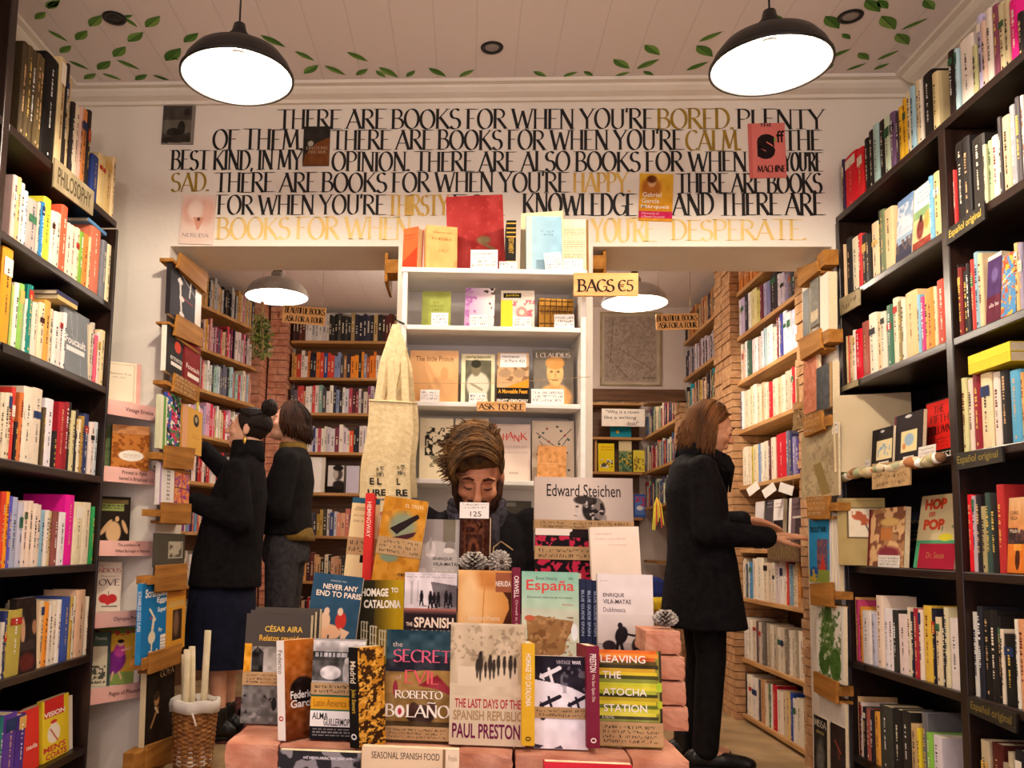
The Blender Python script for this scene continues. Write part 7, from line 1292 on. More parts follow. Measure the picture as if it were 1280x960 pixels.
# ================================================================== wicker basket with liner and rolls
bc = at(240, 955, 3.42); bz0 = 0.0
bx, by = atZ(240, 968, 0).x, atZ(240, 968, 0).y
top = at(242, 872, by).z; R1, R0_ = .092, .070
e = empty('wicker_basket', (bx, by, 0)); tag(e, 'tall wicker basket with white cloth liner below the lowest oak holder', 'basket')
wv = MB(); nrow = 30; ns_ = 20
for j in range(nrow):
    z = .012+top*.9*j/(nrow-1)*.98; r = R0_+(R1-R0_)*z/top; pts = []
    for k in range(ns_*3+1):
        a = 2*PI*k/(ns_*3); pts.append((math.cos(a)*(r+.0045*math.sin(a*ns_/2+j*PI)), math.sin(a)*(r+.0045*math.sin(a*ns_/2+j*PI)), z))
    wv.tube(pts, .0078, 5, caps=False, flat=1)
wv.build('weave', M['wicker'], e, True); sk = MB()
for k in range(ns_):
    a = 2*PI*(k+.5)/ns_; sk.tube([(math.cos(a)*R0_, math.sin(a)*R0_, .004), (math.cos(a)*R1, math.sin(a)*R1, top*.93)], .0042, 5)
sk.lathe([(.001, .004), (R0_, .004), (R0_, .012), (.001, .012)], 20); sk.build('stake', M['wicker'], e)
M['liner'] = noise_mat('white_liner_cloth', 'd8d0c4', 'f0eadf', 12, .95, .5)
ln = MB(); pr = [(R1-.012, .05), (R1-.008, top*.9), (R1+.002, top), (R1+.012, top-.004), (R1+.016, top*.93), (R1+.012, top*.84), (R1+.009, top*.84), (R1+.010, top*.93)]
ln.lathe(pr, 48); ln.v = [(x*(1+.03*math.sin(9*math.atan2(y, x)+z*30)), y*(1+.03*math.sin(9*math.atan2(y, x)+z*30)), z+.004*math.sin(5*math.atan2(y, x))*(1 if z > .1 else 0)) for x, y, z in ln.v]; ln.build('liner', M['liner'], e, True)
MB().tube([(.02, -R1-.014, top*.86), (.03, -R1-.02, top*.8), (.04, -R1-.016, top*.70)], .004, 5).build('tie', M['liner'], e)
M['roll'] = noise_mat('rolled_paper', 'd8c8a0', 'ecdcb8', 18, .8)
for px, pt, dx, lab in ((234, 812, -.048, 'leftmost short cream roll standing in the wicker basket'), (240, 808, -.018, 'second cream roll standing in the wicker basket'), (231, 818, -.058, 'lowest cream roll at the back of the wicker basket'), (260, 788, .05, 'tallest cream roll leaning out of the wicker basket')):
    yy = by+{234: -.016, 240: .034, 231: .026, 260: -.01}[px]; p1 = at(px, pt, yy); p0 = Vector((bx+dx*.7, yy, .03)); ax = (p1-p0); Lr = ax.length
    o = empty('paper_roll', p0); o.rotation_euler = ax.to_track_quat('Z', 'Y').to_euler(); tag(o, lab, 'paper roll', 'paper rolls in the wicker basket')
    MB().lathe([(.0145, 0), (.0145, Lr), (.0115, Lr), (.0115, 0)], 16, close=True).build('tube', M['roll'], o, True); MB().lathe([(.0112, Lr-.0015), (.007, Lr-.002), (.0005, Lr-.0035)], 14).build('inner_wrap', M['roll'], o, True)

# ================================================================== canvas tote bags hanging beside the white case
def tote(top_px, Y, x0, x1, y0, y1, label, prints, amp, seed, strap_to, col='canvas'):
    """front and back cloth joined at the sides; slack folds"""
    r = random.Random(seed); tl, br = at(x0[0], y0, Y), at(x1[1], y1, Y); TL, TR, BL, BR_p = at(x0[0], y0, Y), at(x1[0], y0+3, Y), at(x0[1], y1, Y), at(x1[1], y1, Y)
    c = (TL+TR)/2; e = empty('tote_bag', c); tag(e, label, 'tote bag', 'canvas tote bags hanging on the white case'); nx, nz = 28, 36; mb = MB(); ph = [r.uniform(0, 6) for _ in range(4)]
    def S(u, v, side):
        q = TL.lerp(TR, u).lerp(BL.lerp(BR_p, u), v)-c; bul = .016*math.sin(PI*u)*(.35+.65*v)
        f = amp*(math.sin(u*9+ph[0]+v*1.5)+.6*math.sin(u*17+ph[1]-v*2)+.5*math.sin(v*11+ph[2]+u*3))*(.5+.5*v)*math.sin(PI*u)
        return q+Vector((.004*math.sin(v*9+ph[3]), (-bul if side == 0 else bul)+f, 0))
    for s in (0, 1):
        vs = [S(i/nx, j/nz, s) for j in range(nz+1) for i in range(nx+1)]; fs = [(j*(nx+1)+i, (j+1)*(nx+1)+i, (j+1)*(nx+1)+i+1, j*(nx+1)+i+1) for j in range(nz) for i in range(nx)]
        mb.add(vs, fs if s == 0 else [f[::-1] for f in fs])
    mb.add([S(i/nx, 1, s) for s in (0, 1) for i in range(nx+1)], [(i, i+1, nx+2+i, nx+1+i) for i in range(nx)])
    b = mb.build('cloth', M[col], e, True)
    hm = MB(); hm.tube([S(i/nx, .012, 0)+Vector((0, -.001, 0)) for i in range(nx+1)], .003, 5); hm.build('hem', M[col], e, True)
    for u0, u1 in ((.2, .5), (.55, .85)):
        hk = at(strap_to[0], strap_to[1], Y+.02)-c; a, d = S(u0, .02, 0), S(u1, .02, 0); pts = [a, a.lerp(hk, .5)+Vector((-.012, -.006, 0)), hk+Vector((0, 0, .0)), d.lerp(hk, .5)+Vector((.012, -.004, 0)), d]
        q = []
        for i in range(4):
            for k in range(6): t = k/6; q.append(pts[i].lerp(pts[i+1], t))
        q.append(pts[-1]); st = MB(); w = .012
        P = []
        for p_ in q: P += [p_+Vector((-w, 0, 0)), p_+Vector((w, 0, .0))]
        st.add(P, [(2*i, 2*i+1, 2*i+3, 2*i+2) for i in range(len(q)-1)]); P2 = [p_+Vector((0, .003, 0)) for p_ in P]; st.add(P2, [(2*i, 2*i+2, 2*i+3, 2*i+1) for i in range(len(q)-1)]); st.build('strap', M[col], e)
    tx = MB()
    for t, u0, u1, v0, v1, k in prints:
        if k == 'fig':
            rr = random.Random(8)
            for _ in range(9):
                uu, vv = rr.uniform(u0, u1), rr.uniform(v0, v1); pts = []
                for q_ in range(6): uu += rr.uniform(-.06, .06); vv += rr.uniform(-.02, .02); pts.append(S(min(max(uu, u0), u1), min(max(vv, v0), v1), 0)+Vector((0, -.0022, 0)))
                tx.tube(pts, .0009, 4, '3a3a40')
        else:
            v, fs, _ = text_polys(t, .03); tx.add([S(u0+p_[0]*(u1-u0), v1-p_[1]*(v1-v0), 0)+Vector((0, -.0022, 0)) for p_ in v], fs, k)
    if tx.f: tx.build('printed_lettering', M['matte_print'], e, label='black printed letters and small drawing')
tote(0, 3.02, (470, 452), (505, 488), 500, 626, 'rear canvas tote bag with its straps slung up beside the white case', [], .004, 3, (497, 425))
tote(0, 2.965, (462, 446), (516, 512), 499, 640, 'canvas tote bag with black printed letters in front of the white case', [('E L', .20, .44, .70, .76, '1c1a1c'), ('URE', .16, .52, .80, .86, '1c1a1c'), ('L', .74, .81, .70, .76, '1c1a1c'), ('RE', .72, .94, .80, .86, '1c1a1c'), ('', .34, .48, .60, .69, 'fig'), ('', .76, .9, .58, .68, 'fig'), ('BOOKSHOP', .2, .5, .88, .90, '3a3a40'), ('-', .5, .56, .91, .92, '2a6a9a'), ('-', .8, .9, .90, .915, '2a6a9a')], .004, 5, (495, 405))
tote(0, 3.045, (478, 474), (523, 520), 500, 622, 'plain canvas tote bag behind the printed one against the white case', [], .003, 9, (499, 418))
pk = at(497, 404, 3.03); e = empty('coat_hook', pk); tag(e, 'small hook on the white case side holding the tote bag straps', 'hook')
MB().tube([(.02, .06, .012), (0, .02, .012), (-.004, -.03, .004), (-.004, -.05, .012)], .004, 8).build('hook', M['black_metal'], e)
# low alcove corner: cushions on a bench and hanging ribbons
e = empty('low_bench', (1.44, 6.25, 0)); tag(e, 'low wooden bench with cushions below the far end shelf', 'bench'); MB().box(-.10, .16, -.20, .30, .56, .59).build('seat', M['plank_y'], e)
for x in (-.09, .12):
    for y in (-.18, .26): MB().box(x, x+.03, y, y+.03, 0, .56).build('leg', M['plank_z'], e)
def cushion(c, r, rz, col, label):
    mb = MB(); mb.ell((0, 0, 0), (1, 1, 1), 28, 16); mb.v = [(math.copysign(abs(x)**.55, x)*r[0], math.copysign(abs(y)**.8, y)*r[1], math.copysign(abs(z)**.55, z)*r[2]) for x, y, z in mb.v]
    o = mb.build('cushion', M[col], None, True); o.location = c; o.rotation_euler = (.12, 0, rz); tag(o, label, 'cushion')
M['blue_cloth'] = noise_mat('blue_cloth', '14205c', '22348a', 20, .9, .3); M['yellow_cloth'] = noise_mat('yellow_cloth', 'c8a818', 'e8cc38', 20, .9, .3)
p = at(813, 700, 6.2); cushion((p.x, 6.2, .59+.115), (.10, .045, .11), -.3, 'blue_cloth', 'deep blue cushion in the low alcove corner behind the browsing woman'); p = at(822, 728, 6.05); cushion((p.x, 6.03, .59+.048), (.08, .06, .045), .3, 'yellow_cloth', 'small yellow cushion below the deep blue one')
p = at(821, 625, 6.0); e = empty('ribbon_bunch', p); tag(e, 'bunch of yellow and red ribbons hanging in the low alcove', 'ribbon bunch'); rr = random.Random(6)
for i in range(7):
    x = -.03+.012*i; L_ = rr.uniform(.12, .22); MB().tube([(0, 0, .02), (x*.6, -.01, -.03), (x, -.012, -L_)], [.002, .004, .005], 5, ('d8cc40', 'e0d450', 'c84848')[i % 3]).build('ribbon', M['matte_print'], e)
MB().tube([(0, 0, .02), (.10, 0, .12), (.235, 0, .30)], .0015, 4).build('cord', M['twine'], e)

# ================================================================== people
def skin_mat(name, c1, c2):
    m = noise_mat(name, c1, c2, 14, .5, .05, 4); b = m.node_tree.nodes['Principled BSDF']; b.inputs['Subsurface Weight'].default_value = .12; b.inputs['Subsurface Radius'].default_value = (.012, .004, .002); return m
M['skin_pale'] = skin_mat('pale_skin', 'd49a7c', 'e2b092'); M['skin_fair'] = skin_mat('fair_skin', 'cc8e6a', 'dca280'); M['skin_warm'] = skin_mat('warm_skin', 'b87656', 'cc8e6c')
M['black_wool'] = noise_mat('black_wool', '0c0a0c', '1a171a', 30, .95, .35, 6, spec=.1, bscale=60); M['navy_cloth'] = noise_mat('navy_cloth', '10121f', '1a1c2e', 20, .9, .3, 5, spec=.1, bscale=30)
M['grey_denim'] = noise_mat('grey_denim', '2c2b2e', '444246', 40, .9, .4, 6, spec=.1, bscale=25); M['black_cotton'] = noise_mat('black_cotton', '0e0c0d', '1a1718', 30, .9, .4, 6, spec=.12, bscale=14)
M['mustard'] = noise_mat('mustard_cloth', '5e4818', '86682a', 20, .9, .3); M['black_leather'] = noise_mat('black_leather', '0c0a0a', '1a1614', 20, .4, .1); M['scarf_cloth'] = noise_mat('patterned_scarf', '0e0c12', '3a3440', 55, .95, .4)
M['hair_dark'] = noise_mat('dark_hair', '0c0706', '2a1810', 12, .7, .2, 4, (1, 1, .3), spec=.25); M['hair_brown'] = noise_mat('brown_hair', '301a0c', '7c4f28', 12, .6, .2, 4, (1, 1, .3), spec=.2); M['hair_sandy'] = noise_mat('sandy_hair', '2a1a0c', '76522a', 26, .6, .2, 4, spec=.2)
M['hair_deep'] = noise_mat('deep_brown_hair', '1a0d07', '4a2814', 12, .6, .2, 4, (1, 1, .3), spec=.2)
M['eye'] = noise_mat('eye_white', 'd8d0c8', 'e8e0d8', 5, .2); M['lip'] = noise_mat('lip', 'a05a4c', 'b46a5a', 10, .45)
def fused(name, mb, vox, mat, it=6, parent=None, fac=.5):
    me = mb.mesh(name, mat); o = bpy.data.objects.new(name, me); COL.objects.link(o)
    r = o.modifiers.new('r', 'REMESH'); r.mode = 'VOXEL'; r.voxel_size = vox; r.use_smooth_shade = True
    s = o.modifiers.new('s', 'SMOOTH'); s.factor = fac; s.iterations = it
    dg = bpy.context.evaluated_depsgraph_get(); ev = o.evaluated_get(dg); n = bpy.data.meshes.new_from_object(ev); o.modifiers.clear(); o.data = n; n.materials.clear(); n.materials.append(mat)
    n.polygons.foreach_set('use_smooth', [True]*len(n.polygons)); bpy.data.meshes.remove(me)
    if parent: o.parent = parent
    return o
def loft(mb, rings, n=28, sq=1.0):
    """rings: (cx, cy, z, rx, ry) closed stack"""
    vs = []
    for cx, cy, z, rx, ry in rings:
        for k in range(n):
            a = 2*PI*k/n; c, s = math.cos(a), math.sin(a); vs.append((cx+rx*math.copysign(abs(c)**sq, c), cy+ry*math.copysign(abs(s)**sq, s), z))
    K = len(rings); fs = [(i*n+k, i*n+(k+1) % n, (i+1)*n+(k+1) % n, (i+1)*n+k) for i in range(K-1) for k in range(n)]; lo, hi = tuple(range(n-1, -1, -1)), tuple(range((K-1)*n, K*n))
    if rings[0][2] > rings[-1][2]: fs = [f[::-1] for f in fs]; lo, hi = lo[::-1], hi[::-1]
    mb.add(vs, fs+[lo, hi])
def head_parts(mb, H, male=False):
    E = lambda c, r, R=None: mb.ell(H @ Vector(c), r, 18, 12, H.to_3x3() @ (R or Matrix.Identity(3)))
    E((0, .018, .026), (.074, .094, .084)); E((0, -.028, -.028), (.060, .062, .080)); E((0, -.036, -.074), (.047 if not male else .052, .050, .040)); E((0, -.066, -.098), (.019, .017, .016))
    mb.tube([H @ Vector(p) for p in ((0, -.082, .014), (0, -.096, -.008), (0, -.110, -.034))], [.008, .0095, .0115], 10); E((0, -.111, -.036), (.011, .010, .009))
    for s in (-1, 1):
        E((.0115*s, -.098, -.037), (.007, .009, .007)); E((.029*s, -.078, .017), (.024, .012, .008)); E((.037*s, -.060, -.030), (.024, .024, .022)); E((.077*s, .012, -.012), (.008, .019, .031)); E((.031*s, -.074, -.003), (.0155, .0125, .0105))
    E((0, -.0895, -.059), (.021, .009, .0055)); E((0, -.0875, -.070), (.018, .009, .0065))
def face_details(H, root, hair, down=True, bw=1.0):
    for s in (-1, 1):
        b = MB(); b.tube([H @ Vector(p) for p in ((.014*s, -.092-.004*(bw > 1), .024), (.030*s, -.091-.005*(bw > 1), .027+.003*(bw > 1)), (.048*s, -.079-.006*(bw > 1), .022))], [.0024*bw, .0034*bw, .0018*bw], 6); b.build('eyebrow', hair, root, True)
        l = MB(); zz = -.008 if down else -.001
        l.tube([H @ Vector(p) for p in ((.018*s, -.0865, zz), (.031*s, -.0885, zz-.002), (.044*s, -.080, zz+.001))], [.0012, .002, .0012], 6); l.build('eyelashes', M['hair_dark'], root, True)
        if not down:
            e_ = MB(); e_.ell(H @ Vector((.031*s, -.0795, -.004)), (.0095, .0085, .0065), 12, 8, H.to_3x3()); e_.build('eye', M['eye'], root, True)
            e_ = MB(); e_.ell(H @ Vector((.033*s, -.0872, -.004)), (.004, .002, .0045), 10, 6, H.to_3x3()); e_.build('iris', M['hair_dark'], root, True)
    l = MB(); l.tube([H @ Vector(p) for p in ((-.019, -.0925, -.062), (0, -.0985, -.0605), (.019, -.0925, -.062))], [.0016, .0042, .0016], 6); l.tube([H @ Vector(p) for p in ((-.016, -.0905, -.069), (0, -.0960, -.071), (.016, -.0905, -.069))], [.0016, .0046, .0016], 6); l.build('lips', M['lip'], root, True)
def hand(mb, wrist, d, nrm, side=1, curl=.5, L=.175, spread=1.0):
    """palm and five separate fingers; d: direction of the hand, nrm: back of the hand, side: which way the thumb leaves"""
    d, nrm = Vector(d).normalized(), Vector(nrm); nrm = (nrm-d*nrm.dot(d)).normalized(); s = d.cross(nrm).normalized()*side; w = Vector(wrist); k = L/.18
    pl = .088*k
    for i in range(4):
        u = (i-1.5)*.0185*k; base = w+d*pl+s*-u; mb.tube([w+s*(-u*.7)+d*.005, w+s*(-u*.9)+d*pl*.5+nrm*.003, base], [.0145*k, .0135*k, .0105*k], 8)
        fl = (.072, .082, .076, .058)[i]*k; fd = (d+s*(-u*4.5*spread)).normalized(); p = base; r = .0088*k; ang = 0; pts = [p]; rr = [r]
        for j, f in enumerate((.45, .32, .23)):
            ang += curl*(.55, .65, .5)[j]; v = fd*math.cos(ang)-nrm*math.sin(ang); p = p+v*fl*f; pts.append(p); rr.append(r*(.95, .86, .68)[j])
        mb.tube(pts, rr, 8); mb.ell(pts[-1], (rr[-1],)*3, 8, 6)
        for q, r_ in zip(pts[:-1], rr): mb.ell(q, (r_*1.02,)*3, 8, 6)
    t0 = w+d*pl*.22+s*.026*k; t1 = t0+(d*.55+s*.75-nrm*.25).normalized()*.040*k; t2 = t1+(d*.85+s*.30-nrm*.35).normalized()*.030*k; t3 = t2+(d*.95-nrm*.35).normalized()*.024*k
    mb.tube([w+d*.012+s*.012*k, t0, t1, t2, t3], [.014*k, .0145*k, .0108*k, .0098*k, .0072*k], 8); mb.ell(t3, (.0072*k,)*3, 8, 6)
    mb.ell(w, (.021*k,)*3, 10, 8)
def limb(mb, pts, rad, n=12):
    for a, b, ra, rb in zip(pts, pts[1:], rad, rad[1:]): mb.cap(a, ra, b, rb, n)
def hair_mesh(name, strands, mat, root, rad=.0045, n=5):
    mb = MB()
    for st in strands:
        K = len(st); mb.tube(st, [rad*(.75 if i == 0 else 1 if i < K-2 else .75 if i < K-1 else .25) for i in range(K)], n)
    return mb.build(name, mat, root, True)
def on_head(az, el, k=1.0, c=(0, .018, .026), r=(.080, .100, .090)):
    """az 0 = face, positive towards the person's left; el from the crown downwards"""
    return Vector((c[0]+r[0]*k*math.sin(el)*math.sin(az), c[1]-r[1]*k*math.sin(el)*math.cos(az), c[2]+r[2]*k*math.cos(el)))
def scalp(H, root, mat, front=.9, low=2.0, name='hair_cap', k=1.0):
    """close cap of hair over the crown and the back of the head"""
    mb = MB(); nu, nv = 40, 14; vs = []; 
    lim = lambda az: front+(low-front)*min(1, max(0, (abs(az)-.55)/.9))
    for j in range(nv+1):
        for i in range(nu): az = -PI+2*PI*i/nu; vs.append(H @ on_head(az, lim(az)*j/nv, k))
    inner = [H @ on_head(-PI+2*PI*i/nu, lim(-PI+2*PI*i/nu)*j/nv, k*.93) for j in range(nv+1) for i in range(nu)]; n = len(vs)
    fs = [(j*nu+i, (j+1)*nu+i, (j+1)*nu+(i+1) % nu, j*nu+(i+1) % nu) for j in range(nv) for i in range(nu)]
    mb.add(vs+inner, fs+[tuple(n+q for q in f[::-1]) for f in fs]+[(nv*nu+i, n+nv*nu+i, n+nv*nu+(i+1) % nu, nv*nu+(i+1) % nu) for i in range(nu)]); return mb.build(name, mat, root, True)
def shoe(root, ankle, toe_d, mat, L=.26, name='shoe'):
    mb = MB(); a = Vector(ankle); d = Vector(toe_d).normalized(); q = Vector((-d.y, d.x, 0)); z = lambda h: Vector((0, 0, h-a.z))
    h0 = a-d*.055
    mb.ell(h0+z(.045)+d*.01, (.038, .038, .042), 12, 8); mb.cap(h0+z(.04), .036, a+d*.10+z(.036), .040); mb.cap(a+d*.08+z(.038), .040, a+d*(L-.10)+z(.030), .036); mb.ell(a+d*(L-.085)+z(.030), (.040, .040, .029), 12, 8); mb.cap(a+z(.05), .042, a+z(.13), .044)
    o = fused(name, mb, .006, mat, 4, root); s = MB(); pts = []
    n = 20; vs = []
    for zz in (.002, .016):
        for k in range(n):
            t = 2*PI*k/n; e_ = .5*(L+.02); vs.append(a+d*(L*.5-.065+e_*math.cos(t))+q*(.043*math.sin(t)*(1-.12*math.cos(t)))+z(zz))
    s.add(vs, [(k, (k+1) % n, n+(k+1) % n, n+k) for k in range(n)]+[tuple(range(n-1, -1, -1)), tuple(range(n, 2*n))]); s.build('sole', M['black_leather'], o); return o
def person(loc, rz, label):
    e = bpy.data.objects.new('tmp', None); return Vector(loc), rz, label
def finish(body, loc, rz, label, group=None):
    body.location = loc; body.rotation_euler = (0, 0, rz); tag(body, label, 'person', group)
rh = random.Random(77)

# ---------------- browsing woman in the black coat (second opening), facing the plank shelves
base = at(876, 640, 4.36); loc = (base.x, 4.36, 0)
H = Matrix.Translation((0, -.055, 1.545)) @ Matrix.Rotation(math.radians(20), 4, 'X') @ Matrix.Scale(1.0, 4)
sk = MB(); head_parts(sk, H); limb(sk, [H @ Vector((0, .02, -.06)), (0, .02, 1.39)], [.052, .060])
loft(sk, [(0, .0, .78, .13, .10), (0, .0, .95, .155, .11), (0, .01, 1.08, .13, .095), (0, .02, 1.24, .15, .105), (0, .03, 1.34, .13, .065), (0, .025, 1.40, .055, .05)])
rs, re, rw = (-.165, .03, 1.355), (-.205, .03, 1.045), (-.145, -.275, 1.03); ls, le, lw = (.165, .03, 1.355), (.20, -.03, 1.09), (.09, -.245, 1.115)
for s_, e_, w_ in ((rs, re, rw), (ls, le, lw)): limb(sk, [(s_[0]*.9, s_[1], s_[2]-.035), e_, w_], [.044, .036, .023])
hand(sk, rw, (.06, -1, .10), (-.25, .1, 1), 1, .22, .188, .7); hand(sk, lw, (.05, -1, -.28), (.35, 0, 1), -1, .25, .188, .7)
for x in (-.085, .085): limb(sk, [(x, .0, .84), (x*1.05, -.015, .48), (x*1.05, .02, .10)], [.082, .052, .036]); sk.cap((x*1.05, .02, .07), .034, (x*1.05, -.12, .035), .026)
body = fused('person', sk, .0048, M['skin_fair'], 5); body.scale = (1.035,)*3; finish(body, loc, PI/2, 'woman in long black coat with brown loose hair fingering books on the plank shelves')
ct = MB(); loft(ct, [(0, .03, 1.425, .070, .062), (0, .035, 1.40, .105, .078), (0, .035, 1.36, .190, .098), (0, .025, 1.24, .205, .132), (0, .01, 1.06, .188, .132), (0, .0, .92, .205, .152), (0, .0, .76, .225, .172), (0, -.005, .615, .240, .190)], sq=.92)
limb(ct, [(-.155, .03, 1.335), re], [.066, .062]); limb(ct, [re, (-.155, -.245, 1.032)], [.064, .050]); limb(ct, [(.155, .03, 1.335), le], [.066, .062]); limb(ct, [le, (.098, -.215, 1.112)], [.064, .050])
coat = fused('coat', ct, .0085, M['black_wool'], 5, body); col_ = MB()
for s in (-1, 1):
    col_.add([(.015*s, .095, 1.475), (.085*s, .05, 1.465), (.085*s, -.05, 1.432), (.072*s, -.112, 1.405), (.035*s, -.145, 1.36), (.02*s, -.128, 1.24), (.075*s, -.115, 1.33), (.10*s, -.05, 1.385), (.10*s, .05, 1.40), (.015*s, .11, 1.40)], [f if s > 0 else f[::-1] for f in ((0, 1, 8, 9), (1, 2, 7, 8), (2, 3, 6, 7), (3, 4, 5, 6))])
c_ = col_.build('collar', M['black_wool'], coat, True); md = c_.modifiers.new('t', 'SOLIDIFY'); md.thickness = .010; md.offset = 0
bl = MB(); loft(bl, [(0, -.045, 1.36, .05, .045), (0, -.03, 1.43, .055, .055)]); bl.build('shirt', M['grey_denim'], body, True)
pt = MB()
for x in (-.085, .085): limb(pt, [(x, .0, .84), (x*1.05, -.015, .48), (x*1.05, .015, .085)], [.094, .066, .058])
fused('trousers', pt, .0085, M['black_cotton'], 4, body)
for x in (-.09, .09): shoe(body, (x, .02+(.05 if x > 0 else 0), .10), (x*.6, -1, 0), M['black_leather'], .27)
st = []
for i in range(520):
    az = rh.uniform(1.42, PI)*rh.choice((-1, 1)); e0 = rh.uniform(.02, .6); L_ = rh.uniform(.10, .19); k = rh.uniform(1.0, 1.15); pts = []
    a0 = az*rh.uniform(.55, 1.0) if abs(az) < 2 else az
    for j in range(5): t = j/4; pts.append(H @ on_head(a0+(az-a0)*t, e0+(1.75-e0)*t, k))
    q = pts[-1].copy(); back = .75; ph = rh.uniform(0, 6); out = Vector((math.sin(az), -math.cos(az), 0))
    for j in range(1, 6): t = j/5; pts.append(q+Vector((0, .035*back*t, -L_*t*.86))+out*(.030*t*(1-.5*t)+.006*math.sin(t*9+ph))+Vector((.004*math.sin(t*8+ph*2), 0, 0)))
    st.append(pts)
for i in range(150):
    az = rh.uniform(-1.0, 1.0); e1 = .80+.25*abs(az); kk = rh.uniform(1.0, 1.05); st.append([H @ on_head(az+(math.copysign(1.75, az)-az)*t, e1+(1.35-e1)*t**1.4, kk+.02*math.sin(PI*t)) for t in (0, .2, .4, .6, .8, 1.0)])
hair_mesh('hair', st, M['hair_brown'], body, .0046); scalp(H, body, M['hair_brown'], .78, 1.9); face_details(H, body, M['hair_dark'], True)

# ---------------- woman with the bun (first opening), facing the oak holders
base = at(295, 640, 4.5); loc = (base.x, 4.5, .018)
H = Matrix.Translation((0, .045, 1.562)) @ Matrix.Rotation(math.radians(-8), 4, 'X')
sk = MB(); head_parts(sk, H); limb(sk, [H @ Vector((0, .025, -.06)), (0, .05, 1.39)], [.050, .058])
loft(sk, [(0, -.03, .70, .13, .11), (0, -.03, .95, .155, .115), (0, -.01, 1.08, .13, .095), (0, .01, 1.24, .15, .105), (0, .03, 1.33, .125, .065), (0, .05, 1.40, .055, .05)])
rs, re, rw = (-.16, .03, 1.345), (-.27, -.115, 1.33), (-.22, -.285, 1.50); ls, le, lw = (.17, .03, 1.345), (.215, .085, 1.075), (.17, -.19, 1.172)
for s_, e_, w_ in ((rs, re, rw), (ls, le, lw)): limb(sk, [(s_[0]*.9, s_[1], s_[2]-.035), e_, w_], [.043, .036, .023])
hand(sk, rw, (.1, -1, .35), (-1, 0, .2), 1, .35, .17, .6); hand(sk, lw, (.0, -1, .12), (1, 0, .35), -1, .4, .17, .6)
for x in (-.085, .085): limb(sk, [(x, -.03, .80), (x, -.04, .45), (x, -.02, .10)], [.08, .052, .036]); sk.cap((x, -.02, .07), .034, (x, -.15, .035), .026)
body = fused('person', sk, .0048, M['skin_pale'], 5); finish(body, loc, -PI/2, 'woman in black coat and navy skirt with dark hair bun reaching to oak holders')
ct = MB(); loft(ct, [(0, .05, 1.435, .072, .066), (0, .045, 1.40, .11, .080), (0, .035, 1.35, .190, .100), (0, .015, 1.22, .205, .138), (0, -.015, 1.05, .195, .160), (0, -.035, .90, .205, .172), (0, -.04, .74, .215, .182)], sq=.92)
limb(ct, [rs, re, (-.228, -.255, 1.47)], [.072, .062, .048]); limb(ct, [(.16, .03, 1.325), le], [.066, .064]); limb(ct, [le, (.175, -.16, 1.163)], [.066, .052])
coat = fused('coat', ct, .0085, M['black_wool'], 5, body)
cl = MB(); cl.lathe([(.062, 0), (.072, .045), (.082, .05), (.085, .0), (.095, -.05), (.085, -.05)], 28, (0, .045, 1.445), close=True); cl.v = [(x, y, z-(.05 if y < -.02 else 0)*min(1, (-.02-y)/.05)) for x, y, z in cl.v]; cl.build('collar', M['black_wool'], coat, True)
pk_ = MB(); pk_.box(.196, .204, -.10, .02, .80, .812); pk_.build('pocket_flap', M['black_wool'], coat)
sr = MB(); n = 44; vs = []
rings = [(.765, .19, .165), (.62, .20, .172), (.48, .205, .178), (.345, .212, .184)]
for z, rx, ry in rings:
    for k in range(n): a = 2*PI*k/n; f = 1+.02*math.sin(a*9)*(1-(z-.3)*1.4); vs.append((rx*f*math.cos(a), -.05+ry*f*math.sin(a), z))
sr.add(vs, [(i*n+(k+1) % n, i*n+k, (i+1)*n+k, (i+1)*n+(k+1) % n) for i in range(3) for k in range(n)]+[tuple(range(n))]); sr.build('skirt', M['navy_cloth'], body, True)
for x in (-.085, .085): shoe(body, (x, -.02, .10), (x*.5, -1, 0), M['black_leather'], .25)
scalp(H, body, M['hair_dark'], .80, 2.65, k=.995); st = []
for i in range(300):
    az = rh.uniform(-PI, PI); e0 = 1.85 if abs(az) > 1.5 else .86+.45*max(0, abs(az)-.5); bt_ = (PI, .62); a1 = PI*math.copysign(1, az); st.append([H @ on_head(az+(a1-az)*t**1.5, e0+(.62-e0)*t, rh.uniform(1.0, 1.03)+.03*math.sin(PI*t)) for t in (0, .2, .4, .6, .8, 1)])
hair_mesh('hair', st, M['hair_dark'], body, .0036)
bn = MB(); bcn = H @ on_head(PI, .60, 1.32)
for i in range(26):
    R_ = Euler((rh.uniform(0, 6), rh.uniform(0, 6), 0)).to_matrix(); rr = rh.uniform(.028, .044); bn.tube([bcn+R_ @ Vector((rr*math.cos(t), rr*math.sin(t), 0)) for t in np.linspace(0, 5.6, 14)], .0075, 6)
bn.ell(bcn, (.040, .040, .036), 14, 10); bn.build('hair_bun', M['hair_dark'], body, True)
er = MB(); p = H @ Vector((.080, .012, -.05)); er.ell(p+Vector((.002, 0, -.022)), (.003, .009, .018), 10, 8); er.tube([p+Vector((0, 0, .008)), p+Vector((.002, 0, -.006))], .0012, 5); M['gold'] = noise_mat('gold_metal', 'a87c28', 'd8b050', 10, .3, metallic=.9); er.build('earring', M['gold'], body, True, label='small gold drop earring')
face_details(H, body, M['hair_dark'], False)

